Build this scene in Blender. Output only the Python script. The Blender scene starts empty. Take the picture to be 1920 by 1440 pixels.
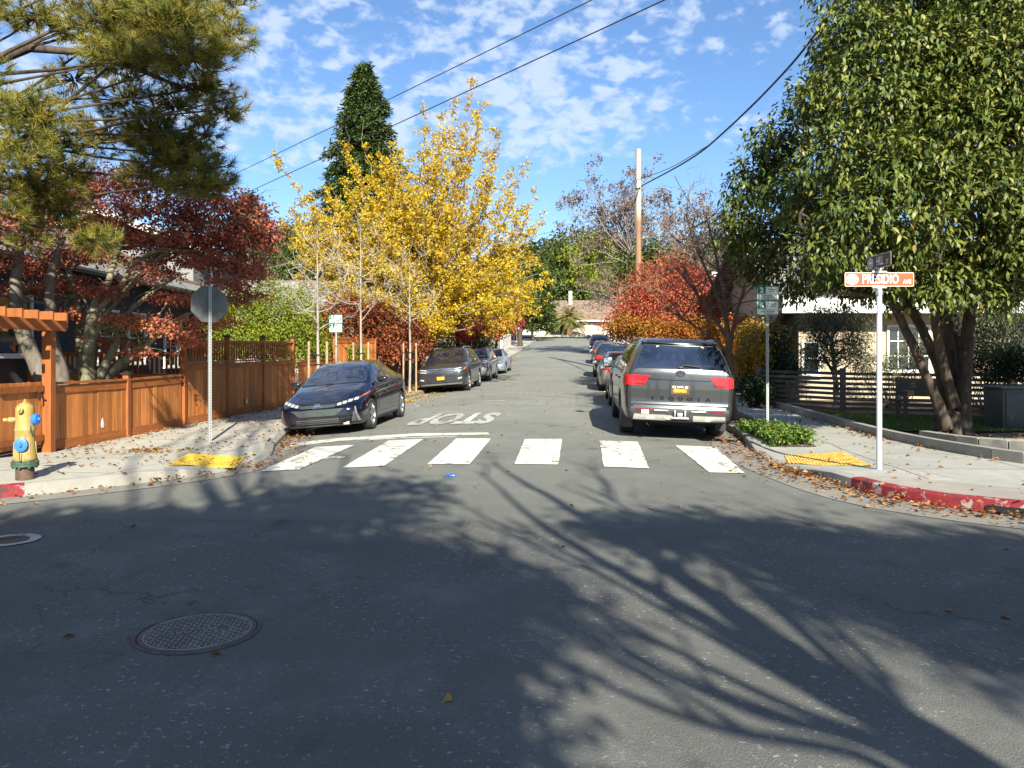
import bpy, bmesh, math, random
import numpy as np
from mathutils import Vector, Matrix, Euler
from mathutils.geometry import delaunay_2d_cdt

R = math.radians
random.seed(7)
rng = np.random.default_rng(11)
scene = bpy.context.scene
COL = scene.collection

# ------------------------------------------------------------------ camera
FPX = 1442.0            # focal length in photo pixels (1920 wide)
EYE = 1.6
HORIZON = 672.0
cam_d = bpy.data.cameras.new('camera')
cam_d.sensor_width = 36.0
cam_d.lens = 36.0 * FPX / 1920.0
cam_d.shift_y = -(720.0 - HORIZON) / 1920.0
cam_d.clip_start = 0.05
cam_d.clip_end = 6000
cam = bpy.data.objects.new('camera', cam_d)
cam.location = (0, 0, EYE)
cam.rotation_euler = (R(90), 0, 0)
COL.objects.link(cam)
scene.camera = cam

# ------------------------------------------------------------------ sun and sky
SUN_DIR = Vector((0.21, -1.0, 0.60)).normalized()      # towards the sun
sun_d = bpy.data.lights.new('sun', 'SUN')
sun_d.energy = 5.0
sun_d.angle = R(0.53)
sun_d.color = (1.0, 0.955, 0.80)
sun = bpy.data.objects.new('sun', sun_d)
sun.rotation_euler = SUN_DIR.to_track_quat('Z', 'Y').to_euler()
sun.location = (5, -30, 40)
COL.objects.link(sun)

world = bpy.data.worlds.new('World')
scene.world = world
world.use_nodes = True
nt = world.node_tree
nt.nodes.clear()
N = nt.nodes.new
Lk = nt.links.new
out = N('ShaderNodeOutputWorld')
bg = N('ShaderNodeBackground')
bg.inputs['Strength'].default_value = 0.072
sky = N('ShaderNodeTexSky')
sky.sky_type = 'NISHITA'
sky.sun_disc = False
sky.sun_elevation = math.asin(SUN_DIR.z)
sky.sun_rotation = R(168)
sky.altitude = 50
sky.air_density = 1.0
sky.dust_density = 0.35
sky.ozone_density = 2.2
hsv = N('ShaderNodeHueSaturation')
hsv.inputs['Saturation'].default_value = 1.04
hsv.inputs['Value'].default_value = 1.0
Lk(sky.outputs[0], hsv.inputs['Color'])
# altocumulus: noise on a plane overhead
tc = N('ShaderNodeTexCoord')
sep = N('ShaderNodeSeparateXYZ')
Lk(tc.outputs['Generated'], sep.inputs[0])
def wmath(op, a, b=None, clamp=False):
    n = N('ShaderNodeMath'); n.operation = op; n.use_clamp = clamp
    for i, v in enumerate((a, b)):
        if v is None: continue
        if isinstance(v, (int, float)): n.inputs[i].default_value = v
        else: Lk(v, n.inputs[i])
    return n.outputs[0]
comb = N('ShaderNodeMapping')
comb.inputs['Scale'].default_value = (1.0, 1.0, 1.75)
comb.inputs['Rotation'].default_value = (0, R(-9), 0)
Lk(tc.outputs['Generated'], comb.inputs['Vector'])
def wnoise(scale, detail, rough, off, dist=0.0):
    m = N('ShaderNodeMapping'); m.inputs['Location'].default_value = off
    Lk(comb.outputs[0], m.inputs['Vector'])
    n = N('ShaderNodeTexNoise'); n.inputs['Scale'].default_value = scale
    n.inputs['Detail'].default_value = detail; n.inputs['Roughness'].default_value = rough
    n.inputs['Distortion'].default_value = dist
    Lk(m.outputs[0], n.inputs['Vector'])
    return n.outputs[0]
n_big = wnoise(3.4, 2.0, 0.5, (3.1, 1.7, 0))
n_cell = wnoise(31.0, 3.0, 0.5, (0.4, 0.2, 0), 0.3)
n_fine = wnoise(64.0, 5.0, 0.62, (2.0, 5.0, 0))
dens = wmath('ADD', wmath('MULTIPLY', n_cell, 1.0), wmath('MULTIPLY', wmath('SUBTRACT', n_fine, 0.5), 0.34))
dens = wmath('ADD', dens, wmath('MULTIPLY', wmath('SUBTRACT', n_big, 0.5), 0.62))
# fewer clouds low down and to the upper right
low = N('ShaderNodeMapRange'); low.inputs['From Min'].default_value = 0.195; low.inputs['From Max'].default_value = 0.262
low.inputs['To Min'].default_value = -0.35; low.inputs['To Max'].default_value = 0.0
Lk(sep.outputs['Z'], low.inputs['Value'])
dens = wmath('ADD', dens, low.outputs[0])
side = N('ShaderNodeMapRange'); side.inputs['From Min'].default_value = -0.4; side.inputs['From Max'].default_value = 0.5
side.inputs['To Min'].default_value = 0.09; side.inputs['To Max'].default_value = -0.09
Lk(sep.outputs['X'], side.inputs['Value'])
dens = wmath('ADD', dens, side.outputs[0])
ramp = N('ShaderNodeMapRange'); ramp.interpolation_type = 'SMOOTHSTEP'
ramp.inputs['From Min'].default_value = 0.43; ramp.inputs['From Max'].default_value = 0.71
ramp.inputs['To Min'].default_value = 0.0; ramp.inputs['To Max'].default_value = 0.74
Lk(dens, ramp.inputs['Value'])
mix = N('ShaderNodeMix'); mix.data_type = 'RGBA'
mix.inputs['B'].default_value = (4.3, 5.0, 6.2, 1)
Lk(ramp.outputs[0], mix.inputs['Factor'])
tint = N('ShaderNodeMix'); tint.data_type = 'RGBA'; tint.blend_type = 'MULTIPLY'
tint.inputs['Factor'].default_value = 1.0
tint.inputs['B'].default_value = (0.80, 0.92, 1.06, 1)
Lk(hsv.outputs[0], tint.inputs['A'])
Lk(tint.outputs['Result'], mix.inputs['A'])
Lk(mix.outputs['Result'], bg.inputs['Color'])
Lk(bg.outputs[0], out.inputs[0])

scene.view_settings.view_transform = 'Standard'
scene.view_settings.look = 'None'
scene.view_settings.exposure = 1.35
scene.view_settings.gamma = 1.0
scene.view_settings.use_curve_mapping = False
scene.render.engine = 'CYCLES'
scene.cycles.use_denoising = True
scene.cycles.max_bounces = 6
scene.cycles.diffuse_bounces = 3
scene.cycles.glossy_bounces = 3
scene.cycles.transmission_bounces = 4
scene.cycles.transparent_max_bounces = 6
scene.cycles.caustics_reflective = False
scene.cycles.caustics_refractive = False

# ------------------------------------------------------------------ numeric helpers
def pchip(x, y, q):
    x = np.asarray(x, float); y = np.asarray(y, float); q = np.asarray(q, float)
    if len(x) == 2: return np.interp(q, x, y)
    h = np.diff(x); d = np.diff(y) / h
    m = np.zeros_like(y)
    for i in range(1, len(x) - 1):
        if d[i-1] * d[i] > 0:
            w1 = 2*h[i] + h[i-1]; w2 = h[i] + 2*h[i-1]
            m[i] = (w1 + w2) / (w1/d[i-1] + w2/d[i])
    m[0] = d[0]; m[-1] = d[-1]
    q = np.clip(q, x[0], x[-1])
    i = np.clip(np.searchsorted(x, q) - 1, 0, len(x) - 2)
    t = (q - x[i]) / h[i]
    return ((2*t**3 - 3*t**2 + 1)*y[i] + (t**3 - 2*t**2 + t)*h[i]*m[i]
            + (-2*t**3 + 3*t**2)*y[i+1] + (t**3 - t**2)*h[i]*m[i+1])

def sstep(v, a, b):
    t = np.clip((np.asarray(v, float) - a) / (b - a), 0, 1)
    return t*t*(3 - 2*t)

PROF = np.array([(-400, 0), (8, 0.0), (11, .09), (14, .17), (20, .28), (31, .45), (44, .75), (60, 1.5), (80, 2.75),
                 (105, 4.3), (130, 5.3), (200, 7.0), (420, 9.0)], float)
TAN = 0.0928
HALF = 4.6
def zc(Y): return pchip(PROF[:, 0], PROF[:, 1], Y)
def uoff(X, Y): return np.asarray(X, float) - (-1.6 + TAN*np.asarray(Y, float))
def zroad(X, Y):
    u = uoff(X, Y)
    return zc(Y) - crown_drop(u)*np.minimum(1.0, (u/HALF)**2) * sstep(Y, 9, 14)
def crown_drop(u): return 0.12 + 0.11*sstep(-np.asarray(u, float), 0.3, 3.0)
def zlot(X, Y): return zc(Y) - crown_drop(uoff(X, Y))*sstep(Y, 9, 14) + 0.14
def lotz(X, Y): return float(zlot(X, Y))
def at(px, py, Y):
    """a point at depth Y that the photo shows at pixel (px, py)"""
    return Vector(((px - 960)/FPX*Y, Y, EYE - (py - HORIZON)/FPX*Y))

# ------------------------------------------------------------------ object helpers
def tag(o, label=None, cat=None, group=None, kind=None):
    if label: o['label'] = label
    if cat: o['category'] = cat
    if group: o['group'] = group
    if kind: o['kind'] = kind
    return o

def empty(name, loc=(0, 0, 0), rz=0.0):
    o = bpy.data.objects.new(name, None)
    o.empty_display_size = 0.2
    o.location = loc; o.rotation_euler = (0, 0, rz)
    COL.objects.link(o)
    return o

def link(name, me, parent=None, mats=()):
    o = bpy.data.objects.new(name, me)
    COL.objects.link(o)
    for m in (mats if isinstance(mats, (list, tuple)) else (mats,)):
        me.materials.append(m)
    if parent is not None: o.parent = parent
    return o

def copy_tree(o, parent=None):
    c = o.copy(); COL.objects.link(c)
    if parent is not None: c.parent = parent
    for ch in list(o.children): copy_tree(ch, c)
    return c

class MB:
    """collects faces and links them as one mesh object"""
    def __init__(s): s.v = []; s.f = []; s.m = []
    def add(s, vs, fs, mi=0):
        k = len(s.v); s.v += [tuple(p) for p in vs]
        for f in fs: s.f.append(tuple(i + k for i in f)); s.m.append(mi)
    def box(s, c, size, rot=None, mi=0, bev=0.0):
        sx, sy, sz = (x/2 for x in size)
        if bev > 0:
            b = min(bev, sx*.9, sy*.9, sz*.9); vs = []
            bm = bmesh.new(); bmesh.ops.create_cube(bm, size=1.0)
            for v in bm.verts: v.co = Vector((v.co.x*2*sx, v.co.y*2*sy, v.co.z*2*sz))
            bmesh.ops.bevel(bm, geom=list(bm.edges), offset=b, segments=2, affect='EDGES', profile=0.5)
            vs = [v.co.copy() for v in bm.verts]; bm.verts.index_update()
            fs = [[v.index for v in f.verts] for f in bm.faces]; bm.free()
        else:
            vs = [Vector((x*sx, y*sy, z*sz)) for x in (-1, 1) for y in (-1, 1) for z in (-1, 1)]
            fs = [(0, 1, 3, 2), (4, 6, 7, 5), (0, 4, 5, 1), (2, 3, 7, 6), (0, 2, 6, 4), (1, 5, 7, 3)]
        M = (rot if isinstance(rot, Matrix) else Euler(rot).to_matrix()) if rot is not None else None
        c = Vector(c)
        s.add([(M @ v if M else v) + c for v in vs], fs, mi)
    def bar(s, a, b, w, h, mi=0, up=(0, 0, 1)):
        a = Vector(a); b = Vector(b); d = b - a; L = d.length
        if L < 1e-6: return
        y = d/L; x = y.cross(Vector(up))
        if x.length < 1e-4: x = y.cross(Vector((1, 0, 0)))
        x.normalize(); z = x.cross(y)
        M = Matrix((x, y, z)).transposed()
        s.box((a + b)/2, (w, L, h), M, mi)
    def tube(s, pts, rad, n=6, mi=0, cap=True):
        pts = [Vector(p) for p in pts]
        if isinstance(rad, (int, float)): rad = [rad]*len(pts)
        k = len(s.v); prev = None
        for i, p in enumerate(pts):
            d = (pts[min(i+1, len(pts)-1)] - pts[max(i-1, 0)])
            if d.length < 1e-9: d = Vector((0, 0, 1))
            d.normalize()
            if prev is None:
                a = Vector((0, 0, 1)) if abs(d.z) < .9 else Vector((1, 0, 0))
                x = d.cross(a).normalized()
            else:
                x = (prev - d*prev.dot(d))
                if x.length < 1e-6: x = d.cross(Vector((0, 1, .3)))
                x.normalize()
            prev = x; y = d.cross(x)
            for j in range(n):
                t = 2*math.pi*j/n
                s.v.append(tuple(p + (x*math.cos(t) + y*math.sin(t))*rad[i]))
        for i in range(len(pts)-1):
            for j in range(n):
                a = k + i*n + j; b = k + i*n + (j+1) % n
                s.f.append((a, b, b+n, a+n)); s.m.append(mi)
        if cap:
            s.f.append(tuple(k + j for j in reversed(range(n)))); s.m.append(mi)
            e = k + (len(pts)-1)*n
            s.f.append(tuple(e + j for j in range(n))); s.m.append(mi)
    def lathe(s, c, prof, n=24, axis='Z', mi=0, arc=None, M=None):
        """prof: list of (radius, height)"""
        k = len(s.v); c = Vector(c)
        for r, h in prof:
            for j in range(n):
                t = 2*math.pi*j/n
                p = Vector((r*math.cos(t), r*math.sin(t), h))
                if axis == 'X': p = Vector((p.z, p.x, p.y))
                elif axis == 'Y': p = Vector((p.y, p.z, p.x))
                if M is not None: p = M @ p
                s.v.append(tuple(c + p))
        for i in range(len(prof)-1):
            for j in range(n):
                a = k+i*n+j; b = k+i*n+(j+1) % n
                s.f.append((a, b, b+n, a+n)); s.m.append(mi)
    def poly(s, pts, mi=0): s.add(pts, [tuple(range(len(pts)))], mi)
    def prism(s, poly, d, mi=0):
        """polygon (3D points) extruded by vector d"""
        n = len(poly); a = [Vector(p) for p in poly]; d = Vector(d)
        fs = [tuple(range(n)), tuple(reversed(range(n, 2*n)))]
        fs += [(i, i+n, (i+1) % n + n, (i+1) % n) for i in range(n)]
        s.add(a + [p + d for p in a], [tuple(reversed(f)) for f in fs], mi)
    def mesh(s, name, smooth=0.0):
        me = bpy.data.meshes.new(name)
        me.from_pydata(s.v, [], s.f)
        if s.m: me.polygons.foreach_set('material_index', s.m)
        me.update()
        if smooth:
            me.polygons.foreach_set('use_smooth', [True]*len(me.polygons))
            try: me.set_sharp_from_angle(angle=R(smooth))
            except Exception: pass
        return me
    def build(s, name, mats, parent=None, smooth=0.0):
        return link(name, s.mesh(name, smooth), parent, mats)

def fix_normals(o):
    bm = bmesh.new(); bm.from_mesh(o.data)
    bmesh.ops.recalc_face_normals(bm, faces=bm.faces)
    bm.to_mesh(o.data); bm.free()
    return o

def np_mesh(name, V, faces_idx, loops_per, rnd=None, smooth=False):
    """fast mesh: V (n,3); faces_idx flat loop array; loops_per array of face sizes"""
    me = bpy.data.meshes.new(name)
    me.vertices.add(len(V)); me.vertices.foreach_set('co', np.asarray(V, np.float32).ravel())
    me.loops.add(len(faces_idx)); me.loops.foreach_set('vertex_index', np.asarray(faces_idx, np.int32))
    lp = np.asarray(loops_per, np.int32)
    st = np.concatenate(([0], np.cumsum(lp)[:-1])).astype(np.int32)
    me.polygons.add(len(lp)); me.polygons.foreach_set('loop_start', st)
    try: me.polygons.foreach_set('loop_total', lp)
    except Exception: pass
    if smooth: me.polygons.foreach_set('use_smooth', np.ones(len(lp), bool))
    me.update(calc_edges=True); me.validate()
    if rnd is not None and len(rnd) == len(me.polygons):
        a = me.attributes.new('rnd', 'FLOAT', 'FACE'); a.data.foreach_set('value', np.asarray(rnd, np.float32))
    return me

# ------------------------------------------------------------------ material helpers
class NT:
    def __init__(s, name):
        s.m = bpy.data.materials.new(name); s.m.use_nodes = True
        s.t = s.m.node_tree; s.t.nodes.clear()
        s.out = s.t.nodes.new('ShaderNodeOutputMaterial')
    def n(s, ty, **kw):
        x = s.t.nodes.new(ty)
        for k, v in kw.items():
            if hasattr(x, k): setattr(x, k, v)
        return x
    def l(s, a, b): s.t.links.new(a, b)
    def setin(s, node, **kw):
        for k, v in kw.items():
            i = node.inputs[k.replace('_', ' ')]
            if hasattr(v, 'is_linked') or isinstance(v, bpy.types.NodeSocket): s.l(v, i)
            else: i.default_value = v
    def coord(s, which='Object', scale=(1, 1, 1), rot=(0, 0, 0), loc=(0, 0, 0)):
        c = s.n('ShaderNodeTexCoord'); m = s.n('ShaderNodeMapping')
        m.inputs['Scale'].default_value = scale; m.inputs['Rotation'].default_value = rot; m.inputs['Location'].default_value = loc
        if which == 'World':
            g = s.n('ShaderNodeNewGeometry'); s.l(g.outputs['Position'], m.inputs['Vector'])
        else: s.l(c.outputs[which], m.inputs['Vector'])
        return m.outputs[0]
    def noise(s, vec, scale=5, detail=4, rough=.55, dist=0):
        x = s.n('ShaderNodeTexNoise')
        s.l(vec, x.inputs['Vector'])
        s.setin(x, Scale=scale, Detail=detail, Roughness=rough, Distortion=dist)
        return x.outputs[0]
    def vor(s, vec, scale=5, feature='F1', out='Distance', rand=1.0):
        x = s.n('ShaderNodeTexVoronoi'); x.feature = feature
        s.l(vec, x.inputs['Vector']); x.inputs['Scale'].default_value = scale
        x.inputs['Randomness'].default_value = rand
        return x.outputs[out]
    def ramp(s, fac, stops, interp='LINEAR'):
        x = s.n('ShaderNodeValToRGB'); e = x.color_ramp.elements; x.color_ramp.interpolation = interp
        while len(e) < len(stops): e.new(0.5)
        for el, (p, c) in zip(e, stops):
            el.position = p
            el.color = (c, c, c, 1) if isinstance(c, (int, float)) else tuple(c) + ((1,) if len(c) == 3 else ())
        s.l(fac, x.inputs[0]); return x.outputs[0]
    def mix(s, fac, a, b, blend='MIX'):
        x = s.n('ShaderNodeMix'); x.data_type = 'RGBA'; x.blend_type = blend
        for k, v in (('Factor', fac), ('A', a), ('B', b)):
            i = [q for q in x.inputs if q.name == k and (q.type == 'RGBA' if k != 'Factor' else q.type == 'VALUE')][0]
            if isinstance(v, bpy.types.NodeSocket): s.l(v, i)
            elif k == 'Factor': i.default_value = v
            else: i.default_value = tuple(v) + ((1,) if len(v) == 3 else ())
        return [q for q in x.outputs if q.type == 'RGBA'][0]
    def math(s, op, a, b=0.0, clamp=False):
        x = s.n('ShaderNodeMath'); x.operation = op; x.use_clamp = clamp
        for i, v in enumerate((a, b)):
            if isinstance(v, bpy.types.NodeSocket): s.l(v, x.inputs[i])
            else: x.inputs[i].default_value = v
        return x.outputs[0]
    def bump(s, h, strength=.3, dist=.01):
        x = s.n('ShaderNodeBump'); s.l(h, x.inputs['Height'])
        x.inputs['Strength'].default_value = strength; x.inputs['Distance'].default_value = dist
        return x.outputs[0]
    def pbr(s, color, rough=.6, metal=0.0, normal=None, spec=.5, coat=0.0, **kw):
        x = s.n('ShaderNodeBsdfPrincipled')
        for k, v in (('Base Color', color), ('Roughness', rough), ('Metallic', metal), ('Specular IOR Level', spec), ('Coat Weight', coat)):
            i = x.inputs[k]
            if isinstance(v, bpy.types.NodeSocket): s.l(v, i)
            elif k == 'Base Color': i.default_value = tuple(v) + ((1,) if len(v) == 3 else ())
            else: i.default_value = v
        if coat: x.inputs['Coat Roughness'].default_value = 0.04
        if normal is not None: s.l(normal, x.inputs['Normal'])
        for k, v in kw.items(): x.inputs[k.replace('_', ' ')].default_value = v
        s.l(x.outputs[0], s.out.inputs['Surface'])
        return x

_mc = {}
def simple(name, col, rough=.6, metal=0.0, var=.18, scale=6.0, bump=0.0, bscale=40.0, spec=.5, coat=0.0, stretch=(1, 1, 1), which='Object'):
    """plain material with a little procedural unevenness"""
    if name in _mc: return _mc[name]
    t = NT(name); v = t.coord(which, stretch)
    n = t.noise(v, scale, 5, .6)
    lo = tuple(c*(1-var) for c in col); hi = tuple(min(1, c*(1+var)) for c in col)
    c = t.ramp(n, [(.3, lo), (.7, hi)])
    nm = None
    if bump: nm = t.bump(t.noise(v, bscale, 3, .6), bump, .01)
    r = t.math('ADD', t.math('MULTIPLY', n, .16), rough - .08, True)
    t.pbr(c, r, metal, nm, spec, coat)
    _mc[name] = t.m
    return t.m

def leafmat(name, stops, trans=.3, rough=.5, spec=.3, tcol=1.3):
    """leaf colour varies from leaf to leaf by the face attribute rnd"""
    if name in _mc: return _mc[name]
    t = NT(name)
    a = t.n('ShaderNodeAttribute'); a.attribute_name = 'rnd'
    c = t.ramp(a.outputs['Fac'], stops)
    p = t.pbr(c, rough, 0, None, spec)
    tr = t.n('ShaderNodeBsdfTranslucent')
    cc = t.mix(1.0, c, (tcol, tcol, tcol*.8), 'MULTIPLY')
    t.l(cc, tr.inputs[0])
    mx = t.n('ShaderNodeMixShader'); mx.inputs[0].default_value = trans
    t.l(p.outputs[0], mx.inputs[1]); t.l(tr.outputs[0], mx.inputs[2])
    t.l(mx.outputs[0], t.out.inputs['Surface'])
    _mc[name] = t.m
    return t.m

def bark(name, col, var=.35, scale=9, stretch=(1, 1, .25), bump=.5):
    if name in _mc: return _mc[name]
    t = NT(name); v = t.coord('Object', stretch)
    n = t.noise(v, scale, 6, .65, .3); n2 = t.noise(t.coord('Object'), 3.0, 3, .5)
    lo = tuple(c*(1-var*1.4) for c in col); hi = tuple(min(1, c*(1+var)) for c in col)
    c = t.ramp(n, [(.3, lo), (.65, hi)])
    c = t.mix(t.math('MULTIPLY', n2, .35), c, tuple(x*.6 for x in col))
    t.pbr(c, .85, 0, t.bump(n, bump, .02), .2)
    _mc[name] = t.m
    return t.m

def text_mesh(txt, size=1.0, bold=0.0, width=1.0, depth=0.0, align='CENTER', spacing=1.0):
    cu = bpy.data.curves.new('lettering', 'FONT'); cu.body = txt; cu.size = size
    cu.align_x = align; cu.align_y = 'CENTER'; cu.offset = bold; cu.extrude = depth; cu.resolution_u = 3
    cu.space_character = spacing
    o = bpy.data.objects.new('lettering', cu); COL.objects.link(o)
    dg = bpy.context.evaluated_depsgraph_get(); dg.update()
    me = bpy.data.meshes.new_from_object(o.evaluated_get(dg))
    bpy.data.objects.remove(o); bpy.data.curves.remove(cu)
    if width != 1.0:
        for v in me.vertices: v.co.x *= width
    return me
# ================================================================== ground, street, pavements
def asphalt():
    t = NT('asphalt'); g = t.coord('World')
    s = t.n('ShaderNodeSeparateXYZ'); t.l(g, s.inputs[0])
    near = t.n('ShaderNodeMapRange')      # resurfaced band of the cross street, seam near Y = 7.55
    wob = t.math('MULTIPLY', t.math('SUBTRACT', t.noise(g, 1.3, 3), .5), .25)
    yy = t.math('ADD', t.math('ADD', s.outputs['Y'], t.math('MULTIPLY', s.outputs['X'], .035)), wob)
    near.inputs['From Min'].default_value = 7.5; near.inputs['From Max'].default_value = 7.62
    near.inputs['To Min'].default_value = 1; near.inputs['To Max'].default_value = 0
    t.l(yy, near.inputs['Value']); near = near.outputs[0]
    big = t.noise(g, .35, 4, .6); mid = t.noise(g, 2.2, 5, .6); fine = t.noise(g, 120, 3, .7); agg = t.vor(g, 95)
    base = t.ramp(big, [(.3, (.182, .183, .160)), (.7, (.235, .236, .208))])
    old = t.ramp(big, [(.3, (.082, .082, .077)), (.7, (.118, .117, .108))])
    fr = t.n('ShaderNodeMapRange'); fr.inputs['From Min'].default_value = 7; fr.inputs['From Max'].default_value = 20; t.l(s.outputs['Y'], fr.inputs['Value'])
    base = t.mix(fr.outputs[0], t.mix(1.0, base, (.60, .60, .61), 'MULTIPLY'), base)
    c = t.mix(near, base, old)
    # darker oil band along the wheel tracks and pale worn patches
    c = t.mix(t.ramp(mid, [(.35, .28), (.65, 0.0)]), c, (.085, .084, .076))
    gr = t.ramp(fine, [(.32, .62), (.5, 1.0), (.70, 1.28)])
    c = t.mix(1.0, c, gr, 'MULTIPLY')
    # pale exposed chips, clustered
    chipm = t.ramp(t.math('ADD', t.noise(g, 26, 2, .6), t.math('MULTIPLY', t.math('SUBTRACT', t.noise(g, 90, 2), .5), .5)), [(.635, 0.0), (.70, 1.0)])
    cl = t.ramp(t.noise(g, 1.1, 5, .7), [(.42, 0.08), (.58, 1.0)])
    fac = t.math('MULTIPLY', t.math('MULTIPLY', chipm, cl), t.math('ADD', t.math('MULTIPLY', near, .62), .06))
    c = t.mix(t.math('MULTIPLY', t.ramp(t.noise(t.coord('World', (1, 1, 1), (0, 0, 1)), .9, 6, .75), [(.50, 0), (.62, .5)]), near), c, (.15, .147, .135))
    c = t.mix(fac, c, (.40, .39, .355))
    pit = t.ramp(t.vor(t.coord('World', (1, 1.1, 1), (0, 0, .6)), 11), [(.035, 1.0), (.055, 0.0)])
    c = t.mix(t.math('MULTIPLY', t.math('MULTIPLY', pit, near), .55), c, (.33, .31, .28))
    oil = t.ramp(t.noise(t.coord('World', (1, .6, 1)), 1.9, 3, .5), [(.64, 0), (.74, .55)])
    c = t.mix(oil, c, (.045, .043, .042))
    # cracks
    cv = t.n('ShaderNodeVectorMath'); cv.operation = 'ADD'
    nz = t.n('ShaderNodeTexNoise'); t.l(g, nz.inputs['Vector']); nz.inputs['Scale'].default_value = 1.6; nz.inputs['Detail'].default_value = 5
    sc = t.n('ShaderNodeVectorMath'); sc.operation = 'SCALE'; sc.inputs['Scale'].default_value = 1.3; t.l(nz.outputs[1], sc.inputs[0])
    t.l(g, cv.inputs[0]); t.l(sc.outputs[0], cv.inputs[1])
    ck = t.vor(cv.outputs[0], .28, 'DISTANCE_TO_EDGE')
    ckm = t.ramp(ck, [(.0016, 1.0), (.0045, 0.0)])
    ckm = t.math('MULTIPLY', ckm, t.ramp(t.noise(g, .5, 3), [(.47, 0), (.62, .7)]))
    c = t.mix(ckm, c, (.02, .02, .02))
    h = t.math('ADD', t.math('MULTIPLY', agg, .6), t.math('MULTIPLY', fine, .7))
    t.pbr(c, .88, 0, t.bump(h, .55, .008), .3)
    return t.m

def concrete(name, col, stain=.5, joints=None):
    t = NT(name); g = t.coord('World')
    big = t.noise(g, .8, 5, .65); mid = t.noise(g, 5, 5, .65); fine = t.noise(g, 160, 2, .7)
    c = t.ramp(big, [(.3, tuple(x*.84 for x in col)), (.7, tuple(x*1.12 for x in col))])
    c = t.mix(t.math('MULTIPLY', t.ramp(mid, [(.45, 1.0), (.62, 0.0)]), .28*stain), c, tuple(x*.55 for x in col))
    c = t.mix(1.0, c, t.ramp(fine, [(.3, .80), (.7, 1.16)]), 'MULTIPLY')
    ck = t.vor(t.coord('World', (1, 1, 1), (0, 0, .2)), .33, 'DISTANCE_TO_EDGE')
    c = t.mix(t.math('MULTIPLY', t.ramp(ck, [(.002, 1.0), (.006, 0.0)]), t.ramp(big, [(.45, 0), (.6, .6)])), c, tuple(x*.3 for x in col))
    if joints:
        br = t.n('ShaderNodeTexBrick'); br.offset = 0.0
        t.l(t.coord('World', (1, 1, 1), (0, 0, R(joints[2])), (joints[3], joints[4], 0)), br.inputs['Vector'])
        br.inputs['Scale'].default_value = 1.0; br.inputs['Mortar Size'].default_value = .013
        br.inputs['Mortar Smooth'].default_value = 0.1
        br.inputs['Brick Width'].default_value = joints[0]; br.inputs['Row Height'].default_value = joints[1]
        c = t.mix(t.math('MULTIPLY', br.outputs['Fac'], .9), c, tuple(x*.28 for x in col))
    t.pbr(c, .85, 0, t.bump(fine, .25, .005), .3)
    return t.m

def soil(name, col, col2):
    t = NT(name); g = t.coord('World')
    a = t.noise(g, 3, 6, .7); b = t.noise(g, 45, 4, .7)
    c = t.ramp(a, [(.3, col), (.7, col2)])
    c = t.mix(1.0, c, t.ramp(b, [(.3, .5), (.7, 1.5)]), 'MULTIPLY')
    t.pbr(c, .95, 0, t.bump(b, .8, .03), .1)
    return t.m

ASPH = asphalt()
CONC = concrete('pavement_concrete', (.40, .38, .325), .9, (1.5, 1.5, 8, .3, .2))
CONC_R = concrete('pavement_concrete_right', (.345, .335, .30), .9, (1.55, 1.5, 5.3, .55, .1))
KERBM = concrete('kerb_concrete', (.30, .285, .25), 1.0)
GUTM = concrete('gutter_concrete', (.225, .205, .18), 1.0)
SOIL = soil('garden_soil', (.10, .075, .055), (.21, .16, .12))
LAWNM = soil('lawn_turf', (.045, .07, .02), (.09, .12, .035))
HILLM = soil('hill_scrub', (.06, .07, .025), (.12, .11, .05))

def red_paint():
    t = NT('red_kerb_paint'); g = t.coord('World')
    n = t.noise(g, 6, 6, .72); n2 = t.noise(g, 30, 3)
    c = t.ramp(n2, [(.3, (.145, .014, .018)), (.7, (.25, .028, .033))])
    c = t.mix(t.ramp(n, [(.56, 0.0), (.60, 1.0)]), c, (.30, .25, .22))
    c = t.mix(t.ramp(t.noise(g, 3.3, 4), [(.60, 0.0), (.66, .8)]), c, (.05, .03, .03))
    t.pbr(c, .7, 0, t.bump(n, .4, .01), .3); return t.m
REDM = red_paint()

def grid_sheet(name, xs, ys, zf, mat, kind='structure'):
    X, Y = np.meshgrid(xs, ys)
    V = np.stack([X.ravel(), Y.ravel(), zf(X.ravel(), Y.ravel())], 1)
    nx, ny = len(xs), len(ys)
    i = (np.arange(ny-1)[:, None]*nx + np.arange(nx-1)[None, :]).ravel()
    F = np.stack([i, i+1, i+1+nx, i+nx], 1)
    me = np_mesh(name, V, F.ravel(), np.full(len(F), 4), smooth=True)
    return tag(link(name, me, None, mat), kind=kind)

# the wide ground, below everything, out to the horizon
def ax(lo, hi, st): return list(np.arange(lo, hi + 1e-6, st))
gx = sorted(set([-3000, -1500, -700, -350, -200] + ax(-120, 120, 20) + [200, 350, 700, 1500, 3000]))
gy = sorted(set([-2500, -1200, -500, -200] + ax(-80, 240, 20) + [320, 420, 700, 1500, 4000]))
grid_sheet('ground', gx, gy, lambda X, Y: zc(Y) - .55, SOIL)
# asphalt of the street and of the cross street in front of the camera
ys = ax(-14, 7, 1.0) + ax(7.5, 34, .5) + ax(35, 118, 1.5)
xs = [-60, -40, -25, -18, -14, -12, -10] + ax(-9, 16, .5) + [17, 19, 22, 28, 40, 60]
road = grid_sheet('road', xs, ys, zroad, ASPH)

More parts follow.
